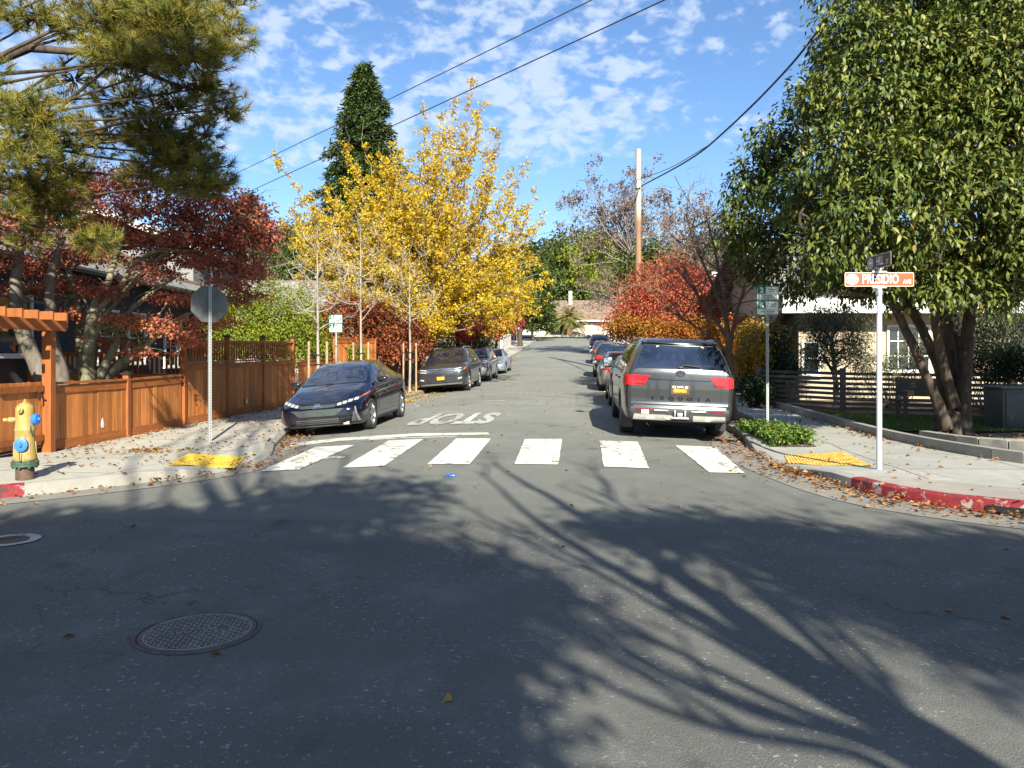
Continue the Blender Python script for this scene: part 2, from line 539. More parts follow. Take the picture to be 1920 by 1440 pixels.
# ---- kerb lines (far end first); h = height of the kerb top above the road there
def street_x(side, Y): return -1.6 + side*HALF + TAN*Y
LC = [(street_x(-1, y), y, .14) for y in (112, 100, 90, 80, 70, 60, 52, 44, 38, 34, 31, 28, 25, 22, 20, 18, 16.4)]
LC += [(-4.45, 15.0, .14), (-4.28, 14.0, .13), (-4.02, 13.0, .10), (-3.82, 12.2, .035), (-3.75, 11.4, .02), (-3.85, 10.7, .03),
       (-4.15, 10.15, .09), (-4.55, 9.7, .13), (-5.05, 9.25, .14), (-5.7, 8.75, .14), (-6.6, 8.3, .14), (-8.5, 7.8, .14), (-14, 7.2, .14), (-24, 6.4, .14), (-58, 4.2, .14)]
RC = [(street_x(1, y), y, .14) for y in (112, 100, 90, 80, 70, 60, 52, 44, 38, 34, 31, 28, 25, 22, 20, 18, 16.4, 15.0)]
RC += [(4.22, 14.0, .14), (4.08, 13.2, .12), (3.98, 12.6, .05), (3.92, 12.0, .02), (3.88, 11.3, .02), (3.90, 10.6, .04), (3.96, 10.0, .11), (4.05, 9.4, .14), (4.22, 8.8, .15),
       (4.55, 8.25, .15), (5.05, 7.75, .15), (5.8, 7.32, .15), (6.9, 6.95, .15), (9, 6.6, .15), (14, 6.1, .15), (24, 5.2, .15), (58, 2.2, .15)]

def normals2(P, side):
    P = np.array([p[:2] for p in P]); T = np.gradient(P, axis=0); T /= np.linalg.norm(T, axis=1)[:, None]
    return np.stack([T[:, 1], -T[:, 0]], 1)*side          # pointing to the land
def dens_line(P, step=.35):
    P = np.array(P, float); d = np.concatenate(([0], np.cumsum(np.linalg.norm(np.diff(P[:, :2], axis=0), axis=1))))
    q = np.arange(0, d[-1], step); q = np.append(q, d[-1])
    near = (d > 0)
    return np.stack([pchip(d, P[:, k], q) for k in range(3)], 1)
LCd = dens_line(LC, .4); RCd = dens_line(RC, .4)
LN = normals2(LCd, +1); RN = normals2(RCd, -1)
# make sure the normals point to the land
if LN[10][0] > 0: LN = -LN
if RN[10][0] < 0: RN = -RN

def kerb(name, P, Nn, red_test):
    mb = MB(); n = len(P)
    prof = [(0.0, None), (0.012, -.012), (.03, 0.0), (.155, .004)]
    for i in range(n):
        x, y, h = P[i]; zr = float(zroad(x, y)); zl = zr + h
        if h > .12: zl = lotz(x, y) if abs(uoff(x, y)) > 3.9 and y > 8 else zr + h
        mb.v.append((x, y, zr - .08))
        for d, dz in prof[1:]:
            px, py = P[i][:2] + Nn[i]*d
            mb.v.append((px, py, zl + dz + (.004 if d < .1 else .003)))
    for i in range(n-1):
        for k in range(3):
            a = i*4 + k
            mb.f.append((a, a+1, a+5, a+4)); mb.m.append(1 if red_test(P[i]) else 0)
    o = mb.build(name, [KERBM, REDM], None, 40)
    return tag(fix_up(o), kind='structure')
def fix_up(o):
    """turn the faces of an open sheet so that they look up"""
    me = o.data; bm = bmesh.new(); bm.from_mesh(me)
    bmesh.ops.recalc_face_normals(bm, faces=bm.faces)
    up = sum(f.normal.z*f.calc_area() for f in bm.faces)
    if up < 0: bmesh.ops.reverse_faces(bm, faces=bm.faces)
    bm.to_mesh(me); bm.free(); return o
kerb('kerb', LCd, LN, lambda p: p[0] < -5.55 and p[0] > -16)
kerb('kerb', RCd, RN, lambda p: p[1] < 9.55 and p[0] < 20)

_m = MB()
for i in range(len(RCd)-1):
    if 4.75 < RCd[i][0] < 6.9 and RCd[i][1] < 9:
        q = [Vector((*(RCd[j][:2] - RN[j]*.004), float(zroad(*RCd[j][:2])))) for j in (i, i+1)]
        _m.add([q[0] + Vector((0, 0, .012)), q[1] + Vector((0, 0, .012)), q[1] + Vector((0, 0, .098)), q[0] + Vector((0, 0, .098))], [(0, 1, 2, 3)])
_m.build('drain_opening', simple('drain_dark', (.008, .008, .008), .95), bpy.data.objects['kerb.001'])  # flat dark strip on the kerb face stands for the shade inside the inlet

def gutter(P, Nn, w, lo, hi):
    mb = MB(); idx = [i for i in range(len(P)) if lo <= P[i][1] <= hi and abs(P[i][0]) < 20]
    for i in idx:
        for d in (.02, -w*.5, -w):
            x, y = P[i][:2] + Nn[i]*d
            mb.v.append((x, y, float(zroad(x, y)) + .007))
    for j in range(len(idx)-1):
        for k in range(2):
            a = j*3 + k; mb.f.append((a, a+1, a+4, a+3)); mb.m.append(0)
    tag(fix_up(mb.build('gutter', GUTM)), kind='structure')
gutter(RCd, RN, .62, 2, 40)
gutter(LCd, LN, .38, 3, 40)

def region(name, poly, zf, mat, step=.8, zoff=0.0, ylim=None):
    """flat polygon laid over the land, with inner points so that it follows the slope"""
    poly = [Vector(p[:2]) for p in poly]
    pts = list(poly); n = len(poly)
    edges = [(i, (i+1) % n) for i in range(n)]
    xs_ = [p.x for p in poly]; ys_ = [p.y for p in poly]
    y = min(ys_)
    while y < max(ys_):
        st = step if y < 34 else step*3
        x = min(xs_)
        while x < max(xs_):
            pts.append(Vector((x + .013, y + .017))); x += st
        y += st
    V, E, F, *_ = delaunay_2d_cdt(pts, edges, [], 1, 1e-4)
    vs = [(v.x, v.y, float(zf(v.x, v.y)) + zoff) for v in V]
    mb = MB(); mb.add(vs, [tuple(f) for f in F])
    return tag(fix_up(mb.build(name, mat, None, 60)), kind='structure')

def zedge_factory(P, Nn):
    """land height that runs down to the dropped kerb"""
    A = P[:, :2]; H = P[:, 2]
    def f(x, y):
        base = float(zlot(x, y))
        d = np.hypot(A[:, 0]-x, A[:, 1]-y); i = int(np.argmin(d))
        if d[i] < 2.0 and H[i] < .135 and -20 < x < 20:
            hz = float(zroad(A[i, 0], A[i, 1])) + H[i]
            t = float(sstep(d[i], .1, 1.7))
            return hz*(1-t) + base*t
        return base
    return f
zL = zedge_factory(LCd, LN); zR = zedge_factory(RCd, RN)

# fence line on the left, edging line on the right
FENCE = [(-7.52, 12.6), (-7.22, 16.8), (-6.45, 22.6)]
Lin = [tuple(p[:2] + n*.15) for p, n in zip(LCd, LN) if p[0] > -26]
back = [(-26, 11.0), (-12, 11.0), (-7.62, 11.05), (-7.5, 12.6), (-7.2, 16.8), (-6.45, 22.6), (-5.9, 28), (-5.5, 32), (street_x(-1, 60)-2.4, 60), (street_x(-1, 112)-2.4, 112)]
region('pavement', Lin + back, zL, CONC, .8, 0.0)
Rin = [tuple(p[:2] + n*.15) for p, n in zip(RCd, RN) if p[0] < 26]
EDGE_R = [(26, 8.2), (14, 8.75), (9.2, 9.25), (7.4, 9.7), (6.75, 10.6), (6.62, 12.0), (6.6, 13.9), (6.75, 17.0), (6.95, 20.4), (7.5, 26), (8.0, 32)]
backR = EDGE_R + [(street_x(1, 60)+2.3, 60), (street_x(1, 112)+2.3, 112)]
region('pavement', Rin + backR, zR, CONC_R, .8, 0.0)
# gardens
region('garden_ground', list(reversed(back)) + [(-60, 11.0), (-60, 112)], zlot, SOIL, 2.0, -.004)
region('garden_ground', list(reversed(backR)) + [(60, 8.2), (60, 112)], zlot, SOIL, 2.0, -.004)
# planted verge on the right and leaf-strewn verges beside the kerbs
VERGE_R = [(street_x(1, y)+.17, y) for y in (50, 40, 34, 28, 24, 20, 17, 15.2)] + [(4.43, 14.2), (4.3, 13.4), (4.35, 12.75)]
VERGE_R += [(5.0, 12.6), (5.1, 13.4), (5.05, 14.3), (4.98, 15.2)] + [(street_x(1, y)+.85, y) for y in (17, 20, 24, 28, 34, 40, 50)]
region('verge', VERGE_R, zR, SOIL, .8, .006)
VERGE_L = [(street_x(-1, y)-.17, y) for y in (60, 50, 40, 34, 30, 27, 24, 21, 18.2)] + [(street_x(-1, y)-1.15, y) for y in (18.2, 21, 24, 27, 30, 34, 40, 50, 60)]
region('verge', VERGE_L, zL, SOIL, .8, .006)
# lawn behind the right edging, inside the slat fence
LAWN = [(7.0, 20.1), (6.85, 17.2), (6.72, 14.6), (8.6, 14.4), (12, 14.8), (12, 17.0), (8.0, 18.2)]
region('lawn', LAWN, zlot, LAWNM, .8, .03)
LAWN2 = [(8.9, 11.15), (9.6, 10.35), (13, 9.8), (13, 11.6), (9.6, 11.6)]
region('lawn', LAWN2, zlot, LAWNM, .8, .05)
# aggregate strip behind the red kerb
AGG = concrete('exposed_aggregate', (.30, .27, .235), .8)
STRIP = [tuple(p[:2] + n*.16) for p, n in zip(RCd, RN) if p[1] < 9.3 and p[0] < 12] + [(12, 7.4), (8, 7.9), (6.2, 8.25), (5.4, 8.75), (4.9, 9.2), (4.4, 9.45)]
region('aggregate_strip', STRIP, zR, AGG, .5, .005)

# ---- paint on the road
def paint_mat(name, col, wear):
    t = NT(name); g = t.coord('World')
    n = t.noise(g, 7, 6, .7); n2 = t.noise(g, 60, 3, .7); n3 = t.noise(t.coord('World', (1, .12, 1), (0, 0, -.1)), 4, 4, .6)
    c = t.ramp(n, [(.3, tuple(x*.90 for x in col)), (.7, col)])
    m = t.math('ADD', t.math('MULTIPLY', n, .6), t.math('MULTIPLY', n2, .4))
    m = t.math('ADD', m, t.math('MULTIPLY', t.math('SUBTRACT', n3, .5), .35))
    c = t.mix(t.ramp(m, [(wear, 1.0), (wear + .07, 0.0)]), c, (.16, .155, .14))
    t.pbr(c, .7, 0, t.bump(n2, .2, .005), .3); return t.m
PAINT = paint_mat('white_road_paint', (.62, .60, .53), .40)
PAINT_OLD = paint_mat('worn_road_paint', (.44, .43, .39), .43)

def road_quad(name, quad, mat, nu=3, nv=8, mid=None, zo=.010):
    """painted bar laid on the road: quad = near-left, near-right, far-right, far-left (x, y)"""
    a, b, c, d = [np.array(q, float) for q in quad]; mb = MB()
    for j in range(nv+1):
        t = j/nv
        l = a*(1-t) + d*t; r = b*(1-t) + c*t
        for i in range(nu+1):
            s = i/nu; p = l*(1-s) + r*s
            p = p + rng.normal(0, .004, 2)
            mb.v.append((p[0], p[1], float(zroad(p[0], p[1])) + zo))
    for j in range(nv):
        for i in range(nu):
            k = j*(nu+1) + i; mb.f.append((k, k+1, k+nu+2, k+nu+1)); mb.m.append(0)
    return mb.build(name, mat, road)

def ground_px(px, py, n=25):
    """where the ray through a photo pixel meets the road"""
    Y = 10.0
    for _ in range(60):
        X = (px-960)/FPX*Y; z = float(zroad(X, Y)); Yn = (EYE - z)*FPX/(py-HORIZON); Y = .6*Y + .4*Yn
    return ((px-960)/FPX*Y, Y)
bars = [((487, 885), (561, 881), (665, 835), (592, 839)), ((642, 878), (720, 875), (794, 824), (728, 827)), ((800, 872), (881, 871), (921, 823), (856, 823)),
        ((965, 871), (1047, 872), (1054, 824), (984, 824)), ((1132, 876), (1217, 879), (1196, 829), (1124, 827)), ((1330, 887), (1396, 888), (1341, 839), (1266, 836))]
for q in bars:
    g = [ground_px(*p) for p in q]
    road_quad('crosswalk_bar', g, PAINT, 4, 14)
# stop line with a ghost of an older one
sl = [ground_px(*p) for p in ((545, 838), (640, 827), (780, 818), (918, 815))]
sl2 = [ground_px(*p) for p in ((540, 833), (640, 823), (780, 814.5), (914, 813))]
mb = MB()
for a, b in zip(sl, sl2):
    mb.v.append((a[0], a[1]-.04, float(zroad(*a))+.010)); mb.v.append((b[0], b[1]+.12, float(zroad(*b))+.010))
mb.f = [(2*i, 2*i+2, 2*i+3, 2*i+1) for i in range(3)]; mb.m = [0]*3
fix_up(mb.build('stop_line', PAINT, road))
gl = [ground_px(*p) for p in ((690, 826), (855, 820.5))]
g2 = [(p[0], p[1]+.16) for p in gl]
road_quad('old_stop_line', [gl[0], gl[1], g2[1], g2[0]], PAINT_OLD, 6, 2, zo=.006)
# STOP, written for the drivers who come down the street
a = ground_px(752, 800); b = ground_px(912, 797); c = ground_px(928, 774); d = ground_px(796, 778)
me = text_mesh('STOP', 1.0, .045, 1.0)
co = np.array([v.co[:] for v in me.vertices]); mn = co.min(0); mx = co.max(0)
uu = (co[:, 0]-mn[0])/(mx[0]-mn[0]); vv = (co[:, 1]-mn[1])/(mx[1]-mn[1])
wid = b[0]-a[0]; yn = (a[1]+b[1])/2 + .1; yf = (c[1]+d[1])/2
for i, v in enumerate(me.vertices):
    # the top of the letters is nearest to the camera
    Y = yf + (yn - yf)*vv[i]; X0 = a[0] + (Y - a[1])*TAN
    X = X0 + wid*1.03*(1 - uu[i])
    v.co = (X, Y, float(zroad(X, Y)) + .011)
so = link('stop_lettering', me, road, PAINT_OLD); fix_up(so)
for (p0, p1) in (((905, 753), (950, 757)), ((600, 861), (640, 862))):
    q = ground_px(*p0); q2 = ground_px(*p1)
    road_quad('worn_paint_mark', [q, (q2[0], q[1]), (q2[0], q[1]+.22), (q[0], q[1]+.22)], PAINT_OLD, 4, 2, zo=.007)

# ---- yellow tactile pads
def tactile(name, px, zf, mat, label):
    P = []
    for (x, y) in px:
        Y = 11.0
        for _ in range(60):
            X = (x-960)/FPX*Y; Y = .6*Y + .4*(EYE - zf(X, Y))*FPX/(y-HORIZON)
        P.append(np.array([(x-960)/FPX*Y, Y]))
    mb = MB(); n = 6
    for j in range(n+1):
        for i in range(n+1):
            s, t = i/n, j/n
            p = (P[0]*(1-s)+P[1]*s)*(1-t) + (P[3]*(1-s)+P[2]*s)*t
            mb.v.append((p[0], p[1], zf(p[0], p[1]) + .012))
    for j in range(n):
        for i in range(n):
            k = j*(n+1)+i; mb.f.append((k, k+1, k+n+2, k+n+1)); mb.m.append(0)
    nd = 22
    for j in range(nd):
        for i in range(nd):
            s, t = (i+.5)/nd, (j+.5)/nd
            p = (P[0]*(1-s)+P[1]*s)*(1-t) + (P[3]*(1-s)+P[2]*s)*t
            z = zf(p[0], p[1]) + .012; r = .013
            mb.add([(p[0]-r, p[1]-r, z), (p[0]+r, p[1]-r, z), (p[0]+r, p[1]+r, z), (p[0]-r, p[1]+r, z),
                    (p[0]-r*.5, p[1]-r*.5, z+.007), (p[0]+r*.5, p[1]-r*.5, z+.007), (p[0]+r*.5, p[1]+r*.5, z+.007), (p[0]-r*.5, p[1]+r*.5, z+.007)],
                   [(4, 5, 6, 7), (0, 1, 5, 4), (1, 2, 6, 5), (2, 3, 7, 6), (3, 0, 4, 7)])
    return tag(mb.build(name, mat), label, 'tactile paving')
YEL = simple('tactile_yellow', (.55, .36, .035), .7, 0, .35, 9)
YEL2 = simple('tactile_yellow_faded', (.46, .28, .05), .75, 0, .4, 9)
tactile('tactile_pad', [(315, 873), (440, 879), (460, 857), (352, 852)], zL, YEL, 'bright yellow bumpy tactile pad in the left pavement corner, leaves on it')
tactile('tactile_pad', [(1478, 870), (1638, 874), (1580, 848), (1470, 855)], zR, YEL2, 'faded yellow tactile pad in the right pavement beside the planted verge')

# ---- manhole cover
def manhole(x, y, r):
    z = float(zroad(x, y))
    root = empty('manhole_cover', (x, y, z), R(8))
    tag(root, 'round iron manhole cover with a crosshatched top, set in shaded asphalt', 'manhole cover')
    IR = simple('manhole_iron', (.085, .072, .062), .75, .1, .4, 8, .3, 60)
    IR2 = simple('manhole_worn_iron', (.20, .18, .165), .55, .2, .25, 9)
    mb = MB(); mb.lathe((0, 0, 0), [(r+.022, .004), (r+.018, .010), (r+.008, .011), (r+.006, .007)], 64); mb.build('ring', IR, root, 40)
    mb = MB(); mb.lathe((0, 0, 0), [(r, .005), (r-.004, .010), (.001, .010)], 64); mb.build('plate', IR, root, 40)
    mb = MB(); mb.lathe((0, 0, 0), [(r-.040, .010), (r-.037, .013), (r-.030, .013), (r-.027, .010)], 64)
    ri = r - .037
    for k in range(-8, 9):
        u = k*ri/7.6
        if abs(u) >= ri: continue
        h = math.sqrt(ri*ri - u*u)
        for ang in (R(42), R(-42)):
            dx, dy = math.cos(ang), math.sin(ang)
            # leave the name field free
            segs = []; st = None
            for q in np.linspace(-h, h, 41):
                X = dx*q - dy*u; Y = dy*q + dx*u
                inside = abs(X) < ri*.56 and abs(Y) < .058
                if not inside and st is None: st = q
                if (inside or q == h) and st is not None:
                    segs.append((st, q)); st = None
            for s0, s1 in segs:
                if s1 - s0 < .03: continue
                mb.bar((dx*s0-dy*u, dy*s0+dx*u, .0125), (dx*s1-dy*u, dy*s1+dx*u, .0125), .0085, .006)
    mb.build('crosshatch', IR2, root)
    me = text_mesh('SANITARY', .062, .001, 1.15, .002); o = link('lettering', me, root, IR2); o.location = (0, -.026, .0125); o.rotation_euler = (0, 0, math.pi)
    o.location = (0, -.024, .0125)
    me = text_mesh('SEWER', .058, .001, 1.15, .002); o = link('lettering', me, root, IR2); o.location = (0, .03, .0125); o.rotation_euler = (0, 0, math.pi)
mx_, my_ = ground_px(372, 1186)
manhole(mx_, my_, .325)
vx, vy = ground_px(18, 1014)
root = empty('valve_cover', (vx, vy, float(zroad(vx, vy))))
tag(root, 'small utility lid ringed by white paint in the dark asphalt', 'valve cover')
mb = MB(); mb.lathe((0, 0, 0), [(.155, .009), (.24, .009)], 40); o = mb.build('painted_ring', PAINT_OLD, root); fix_up(o)
mb = MB(); mb.lathe((0, 0, 0), [(.15, .006), (.145, .013), (.11, .014), (.10, .008), (.001, .008)], 40); mb.build('lid', simple('valve_iron', (.06, .055, .05), .6, .3), root, 40)
# blue reflector
x, y = ground_px(845, 893)
mb = MB(); mb.box((x, y, float(zroad(x, y))+.012), (.13, .10, .022), None, 0, .008)
tag(mb.build('road_reflector', simple('reflector_blue', (.02, .12, .42), .3), None, 30), 'small blue hydrant reflector stuck on the asphalt before the crossing', 'road reflector')
# ================================================================== vegetation builders
def unit(a):
    return a / np.maximum(np.linalg.norm(a, axis=-1, keepdims=True), 1e-9)

def leaf_cards(P, A, Nn, L, W, shape='diamond', droop=.25, fold=.25):
    """P base points, A leaf axes, Nn rough normals, L lengths, W widths -> verts, loops, counts, faces per leaf"""
    n = len(P); L = np.broadcast_to(L, n)[:, None]; W = np.broadcast_to(W, n)[:, None]
    A = unit(A); S = unit(np.cross(A, Nn)); Up = np.cross(S, A)
    if shape == 'diamond':
        V = np.stack([P, P + A*L*.5 + S*W*.5 + Up*W*fold, P + A*L - Up*L*droop, P + A*L*.5 - S*W*.5 + Up*W*fold], 1)
        base = (np.arange(n)*4)[:, None]
        F = np.concatenate([base + [0, 1, 2], base + [0, 2, 3]], 1).reshape(-1)
        return V.reshape(-1, 3), F, np.full(2*n, 3), 2
    if shape == 'long':
        V = np.stack([P, P + A*L*.30 + S*W*.45, P + A*L*.30 - S*W*.45, P + A*L*.66 + S*W*.42 - Up*L*droop*.35,
                      P + A*L*.66 - S*W*.42 - Up*L*droop*.35, P + A*L*.96 - Up*L*droop], 1)
        base = (np.arange(n)*6)[:, None]
        F = np.concatenate([base + [0, 1, 2], base + [1, 3, 4, 2], base + [3, 5, 4]], 1).reshape(-1)
        return V.reshape(-1, 3), F, np.tile([3, 4, 3], n), 3
    if shape == 'fan':        # broad leaf, wide at the tip
        V = np.stack([P, P + A*L*.7 + S*W*.5 + Up*W*fold, P + A*L, P + A*L*.7 - S*W*.5 + Up*W*fold], 1)
        base = (np.arange(n)*4)[:, None]
        F = np.concatenate([base + [0, 1, 2], base + [0, 2, 3]], 1).reshape(-1)
        return V.reshape(-1, 3), F, np.full(2*n, 3), 2
    if shape == 'needle':
        V = np.stack([P + S*W*.5, P - S*W*.5, P + A*L], 1)
        base = (np.arange(n)*3)[:, None]
        return V.reshape(-1, 3), (base + [0, 1, 2]).reshape(-1), np.full(n, 3), 1

def leaf_obj(name, P, A, Nn, L, W, mat, parent=None, shape='diamond', droop=.25, fold=.25, rnd=None):
    n = len(P)
    V, F, C, k = leaf_cards(np.asarray(P), A, Nn, L, W, shape, droop, fold)
    if rnd is None: rnd = rng.random(n)
    me = np_mesh(name, V, F, C, np.repeat(rnd, k))
    return link(name, me, parent, mat)

def ellipsoid_tips(clumps, n, outer=.5):
    """n points in the clumps (centre, radii), more of them towards the outside"""
    C = np.array([c for c, r in clumps], float); Rr = np.array([r for c, r in clumps], float)
    w = (Rr[:, 0]*Rr[:, 1]*Rr[:, 2])**(.62); w /= w.sum()
    idx = rng.choice(len(clumps), n, p=w)
    d = unit(rng.normal(size=(n, 3))); rad = rng.random(n)**(outer)
    return C[idx] + d*Rr[idx]*rad[:, None], d, idx

def curve_pts(a, b, n=6, wob=.08, sag=0.0):
    a = np.array(a, float); b = np.array(b, float); L = np.linalg.norm(b-a)
    t = np.linspace(0, 1, n)[:, None]
    k1 = rng.normal(0, wob*L, 3); k2 = rng.normal(0, wob*L*.5, 3)
    p = a*(1-t) + b*t + k1*np.sin(np.pi*t) + k2*np.sin(2*np.pi*t)
    p[:, 2] += (sag*L*np.sin(np.pi*t))[:, 0]
    return p

def branch_out(mb, trunk_pts, trunk_rad, targets, r0, r1=.006, n=5, wob=.10, sag=.06, seg=6, low=.25):
    """limbs that leave the trunk below each target and reach it; returns their point lists"""
    T = np.array(trunk_pts, float); outp = []
    cum = np.concatenate(([0], np.cumsum(np.linalg.norm(np.diff(T, axis=0), axis=1)))); cum /= cum[-1]
    for tg in targets:
        tg = np.array(tg, float)
        # leave the trunk where the way up is about 40 degrees or as high as it goes
        best = None
        for t in np.linspace(low, 1.0, 16):
            p = np.array([np.interp(t, cum, T[:, k]) for k in range(3)])
            d = tg - p; hz = np.hypot(d[0], d[1])
            cost = np.linalg.norm(d) + max(0, hz*.5 - d[2])*1.4
            if best is None or cost < best[0]: best = (cost, t, p)
        _, t, p = best
        rr = min(np.interp(t, cum, trunk_rad)*.7, r0)
        pts = curve_pts(p, tg, seg, wob, sag)
        mb.tube(pts, list(np.linspace(rr, r1, seg)), n, cap=False)
        outp.append(pts)
    return outp

def twigs(mb, limbs, per, length, r0=.012, r1=.003, n=3, up=.35, lo=.35, seg=4, spread=1.0):
    """side shoots along limbs; returns their tips and points"""
    tips = []; outp = []
    for pts in limbs:
        m = len(pts)
        for _ in range(per):
            t = lo + (1-lo)*random.random()
            f = t*(m-1); i = min(int(f), m-2); q = pts[i] + (pts[i+1]-pts[i])*(f-i)
            d = unit(pts[i+1]-pts[i]); s = unit(rng.normal(size=3))
            v = unit(d*.7 + s*spread + np.array([0, 0, up]))
            L = length*(.5 + random.random())
            p2 = curve_pts(q, q + v*L, seg, .07)
            mb.tube(p2, list(np.linspace(r0, r1, seg)), n, cap=False)
            tips.append(p2[-1]); outp.append(p2)
    return tips, outp

def trunk_tube(mb, pts, rad, n=10, flare=1.5):
    pts = np.array(pts, float); rad = list(rad)
    m = len(pts); L = np.linspace(0, 1, m); q = np.linspace(0, 1, (m-1)*5+1)
    P = np.stack([pchip(L, pts[:, k], q) for k in range(3)], 1)
    rr = np.interp(q, L, rad)
    P[1:-1] += rng.normal(0, .02*np.mean(rad)/.1, (len(P)-2, 3))*[1, 1, 0]*.5
    rr = rr*(1 + (flare-1)*np.exp(-np.linspace(0, 1, len(q))*22))
    rr = rr*(1 + rng.normal(0, .03, len(rr)))
    mb.tube(P, list(rr), n)
    return P, rr

def leaf_dirs(n, out=None, down=.3, outw=.6):
    """random leaf axes, biased outward and down"""
    a = rng.normal(size=(n, 3))
    if out is not None: a = a + out*outw*1.5
    a[:, 2] -= down*1.2
    nn = rng.normal(size=(n, 3))*.6; nn[:, 2] += 1
    return unit(a), nn

def clump_tree(name, label, cat, base, height_pts, rads, clumps, nleaf, L, W, lmat, bmat, group=None, tips_n=260, sigma=.16, outer=.45,
               limb_r=.05, twig_len=.6, twig_per=5, shape='diamond', down=.3, extra_trunks=(), nlimb=None, droop=.25, bare=1.0, crown_name='crown'):
    root = empty(name, base); tag(root, label, cat, group)
    b = np.array(base, float)
    mb = MB()
    limbs = []
    TR = [(height_pts, rads)] + list(extra_trunks)
    Tall = []
    for hp, rd in TR:
        P, rr = trunk_tube(mb, np.array(hp, float) - b, rd)
        Tall.append((P, rr))
    cl = [(np.array(c, float) - b, np.array(r, float)) for c, r in clumps]
    targets = [c for c, r in cl]
    extra, _, _ = ellipsoid_tips(cl, nlimb if nlimb is not None else max(8, len(cl)*2), .5)
    for tg in list(targets) + list(extra):
        P, rr = min(Tall, key=lambda q: np.min(np.linalg.norm(q[0]-tg, axis=1)))
        limbs += branch_out(mb, P[len(P)//5:], rr[len(P)//5:], [tg], limb_r)
    twigs(mb, limbs, twig_per, twig_len, .012, .003)
    mb.build('trunk', bmat, root, 60)
    if nleaf:
        tips, d, idx = ellipsoid_tips(cl, tips_n, outer)
        k = rng.integers(0, tips_n, nleaf)
        P = tips[k] + rng.normal(0, sigma, (nleaf, 3))*[1, 1, .75]
        A, Nn = leaf_dirs(nleaf, d[k], down)
        s = .7 + .6*rng.random(nleaf)
        r = np.clip(rng.random(tips_n)[k]*.55 + rng.random(nleaf)*.45, 0, 1)
        leaf_obj(crown_name, P, A, Nn, L*s, W*s, lmat, root, shape, droop, rnd=r)
    return root

def bush(name, label, cat, clumps, nleaf, L, W, lmat, bmat, group=None, tips_n=200, sigma=.10, outer=.35, shape='diamond', base=None, down=.1):
    c0 = np.mean([c for c, r in clumps], axis=0)
    zb = min(c[2]-r[2] for c, r in clumps)
    base = base if base is not None else (c0[0], c0[1], lotz(c0[0], c0[1]))
    root = empty(name, base); tag(root, label, cat, group); b = np.array(base, float)
    cl = [(np.array(c, float)-b, np.array(r, float)) for c, r in clumps]
    tips, d, idx = ellipsoid_tips(cl, tips_n, outer)
    mb = MB()
    for k in range(min(40, tips_n)):
        tip = tips[k]; st = np.array([tip[0]*.25 + rng.normal(0, .06), tip[1]*.25 + rng.normal(0, .06), -.02])
        mb.tube(curve_pts(st, tip, 5, .08), [.018, .014, .01, .007, .004], 4, cap=False)
    mb.build('stems', bmat, root)
    k = rng.integers(0, tips_n, nleaf)
    P = tips[k] + rng.normal(0, sigma, (nleaf, 3))
    A, Nn = leaf_dirs(nleaf, d[k], down)
    s = .7 + .6*rng.random(nleaf)
    r = np.clip(rng.random(tips_n)[k]*.5 + rng.random(nleaf)*.5, 0, 1)
    leaf_obj('foliage', P, A, Nn, L*s, W*s, lmat, root, shape, rnd=r)
    return root

def px_clump(px, py, Y, rx, ry, rd=None):
    """clump from the photo's outline: centre pixel, depth, half-width and half-height in pixels, half-depth in metres"""
    c = at(px, py, Y); k = Y/FPX
    return (np.array(c), np.array([rx*k, rd if rd is not None else (rx+ry)*.5*k, ry*k]))

# leaf colours
M_MAG = leafmat('magnolia_leaf', [(0, (.022, .042, .008)), (.3, (.055, .083, .013)), (.7, (.125, .148, .024)), (.93, (.22, .20, .04)), (1, (.24, .13, .03))], .12, .5, .35)
M_GINK = leafmat('ginkgo_leaf', [(0, (.36, .21, .010)), (.35, (.52, .36, .022)), (.75, (.60, .45, .045)), (1, (.42, .40, .06))], .40, .6, .2, 1.15)
M_MAPLE = leafmat('maple_leaf_dark_red', [(0, (.17, .045, .034)), (.45, (.34, .10, .066)), (.8, (.47, .17, .09)), (1, (.52, .26, .10))], .38, .55, .25)
M_RED = leafmat('maple_leaf_scarlet', [(0, (.24, .034, .036)), (.4, (.40, .075, .056)), (.75, (.46, .15, .06)), (1, (.36, .22, .06))], .38, .55, .25)
M_ORANGE = leafmat('maple_leaf_orange', [(0, (.28, .05, .022)), (.35, (.38, .12, .025)), (.7, (.34, .20, .035)), (1, (.17, .17, .035))], .36, .55, .25)
M_GOLDGREEN = leafmat('turning_leaf', [(0, (.20, .19, .03)), (.5, (.42, .30, .035)), (.8, (.54, .22, .03)), (1, (.50, .08, .03))], .32, .55, .25)
M_LIME = leafmat('bright_green_leaf', [(0, (.10, .14, .015)), (.5, (.22, .26, .025)), (1, (.34, .33, .04))], .32, .5, .3)
M_GREEN = leafmat('green_leaf', [(0, (.030, .055, .014)), (.5, (.075, .11, .026)), (1, (.15, .17, .045))], .22, .55, .25)
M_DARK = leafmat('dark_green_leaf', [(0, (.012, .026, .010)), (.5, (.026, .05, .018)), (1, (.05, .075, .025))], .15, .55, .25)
M_CONIF = leafmat('conifer_spray', [(0, (.030, .055, .018)), (.5, (.065, .10, .030)), (1, (.11, .14, .042))], .12, .6, .2)
M_OLIVE = leafmat('olive_leaf', [(0, (.045, .058, .028)), (.5, (.095, .11, .06)), (1, (.20, .21, .14))], .12, .5, .3)
M_PINE = leafmat('pine_needle', [(0, (.032, .055, .016)), (.45, (.13, .14, .022)), (.8, (.30, .25, .034)), (.93, (.36, .23, .05)), (1, (.24, .10, .03))], .15, .5, .3)
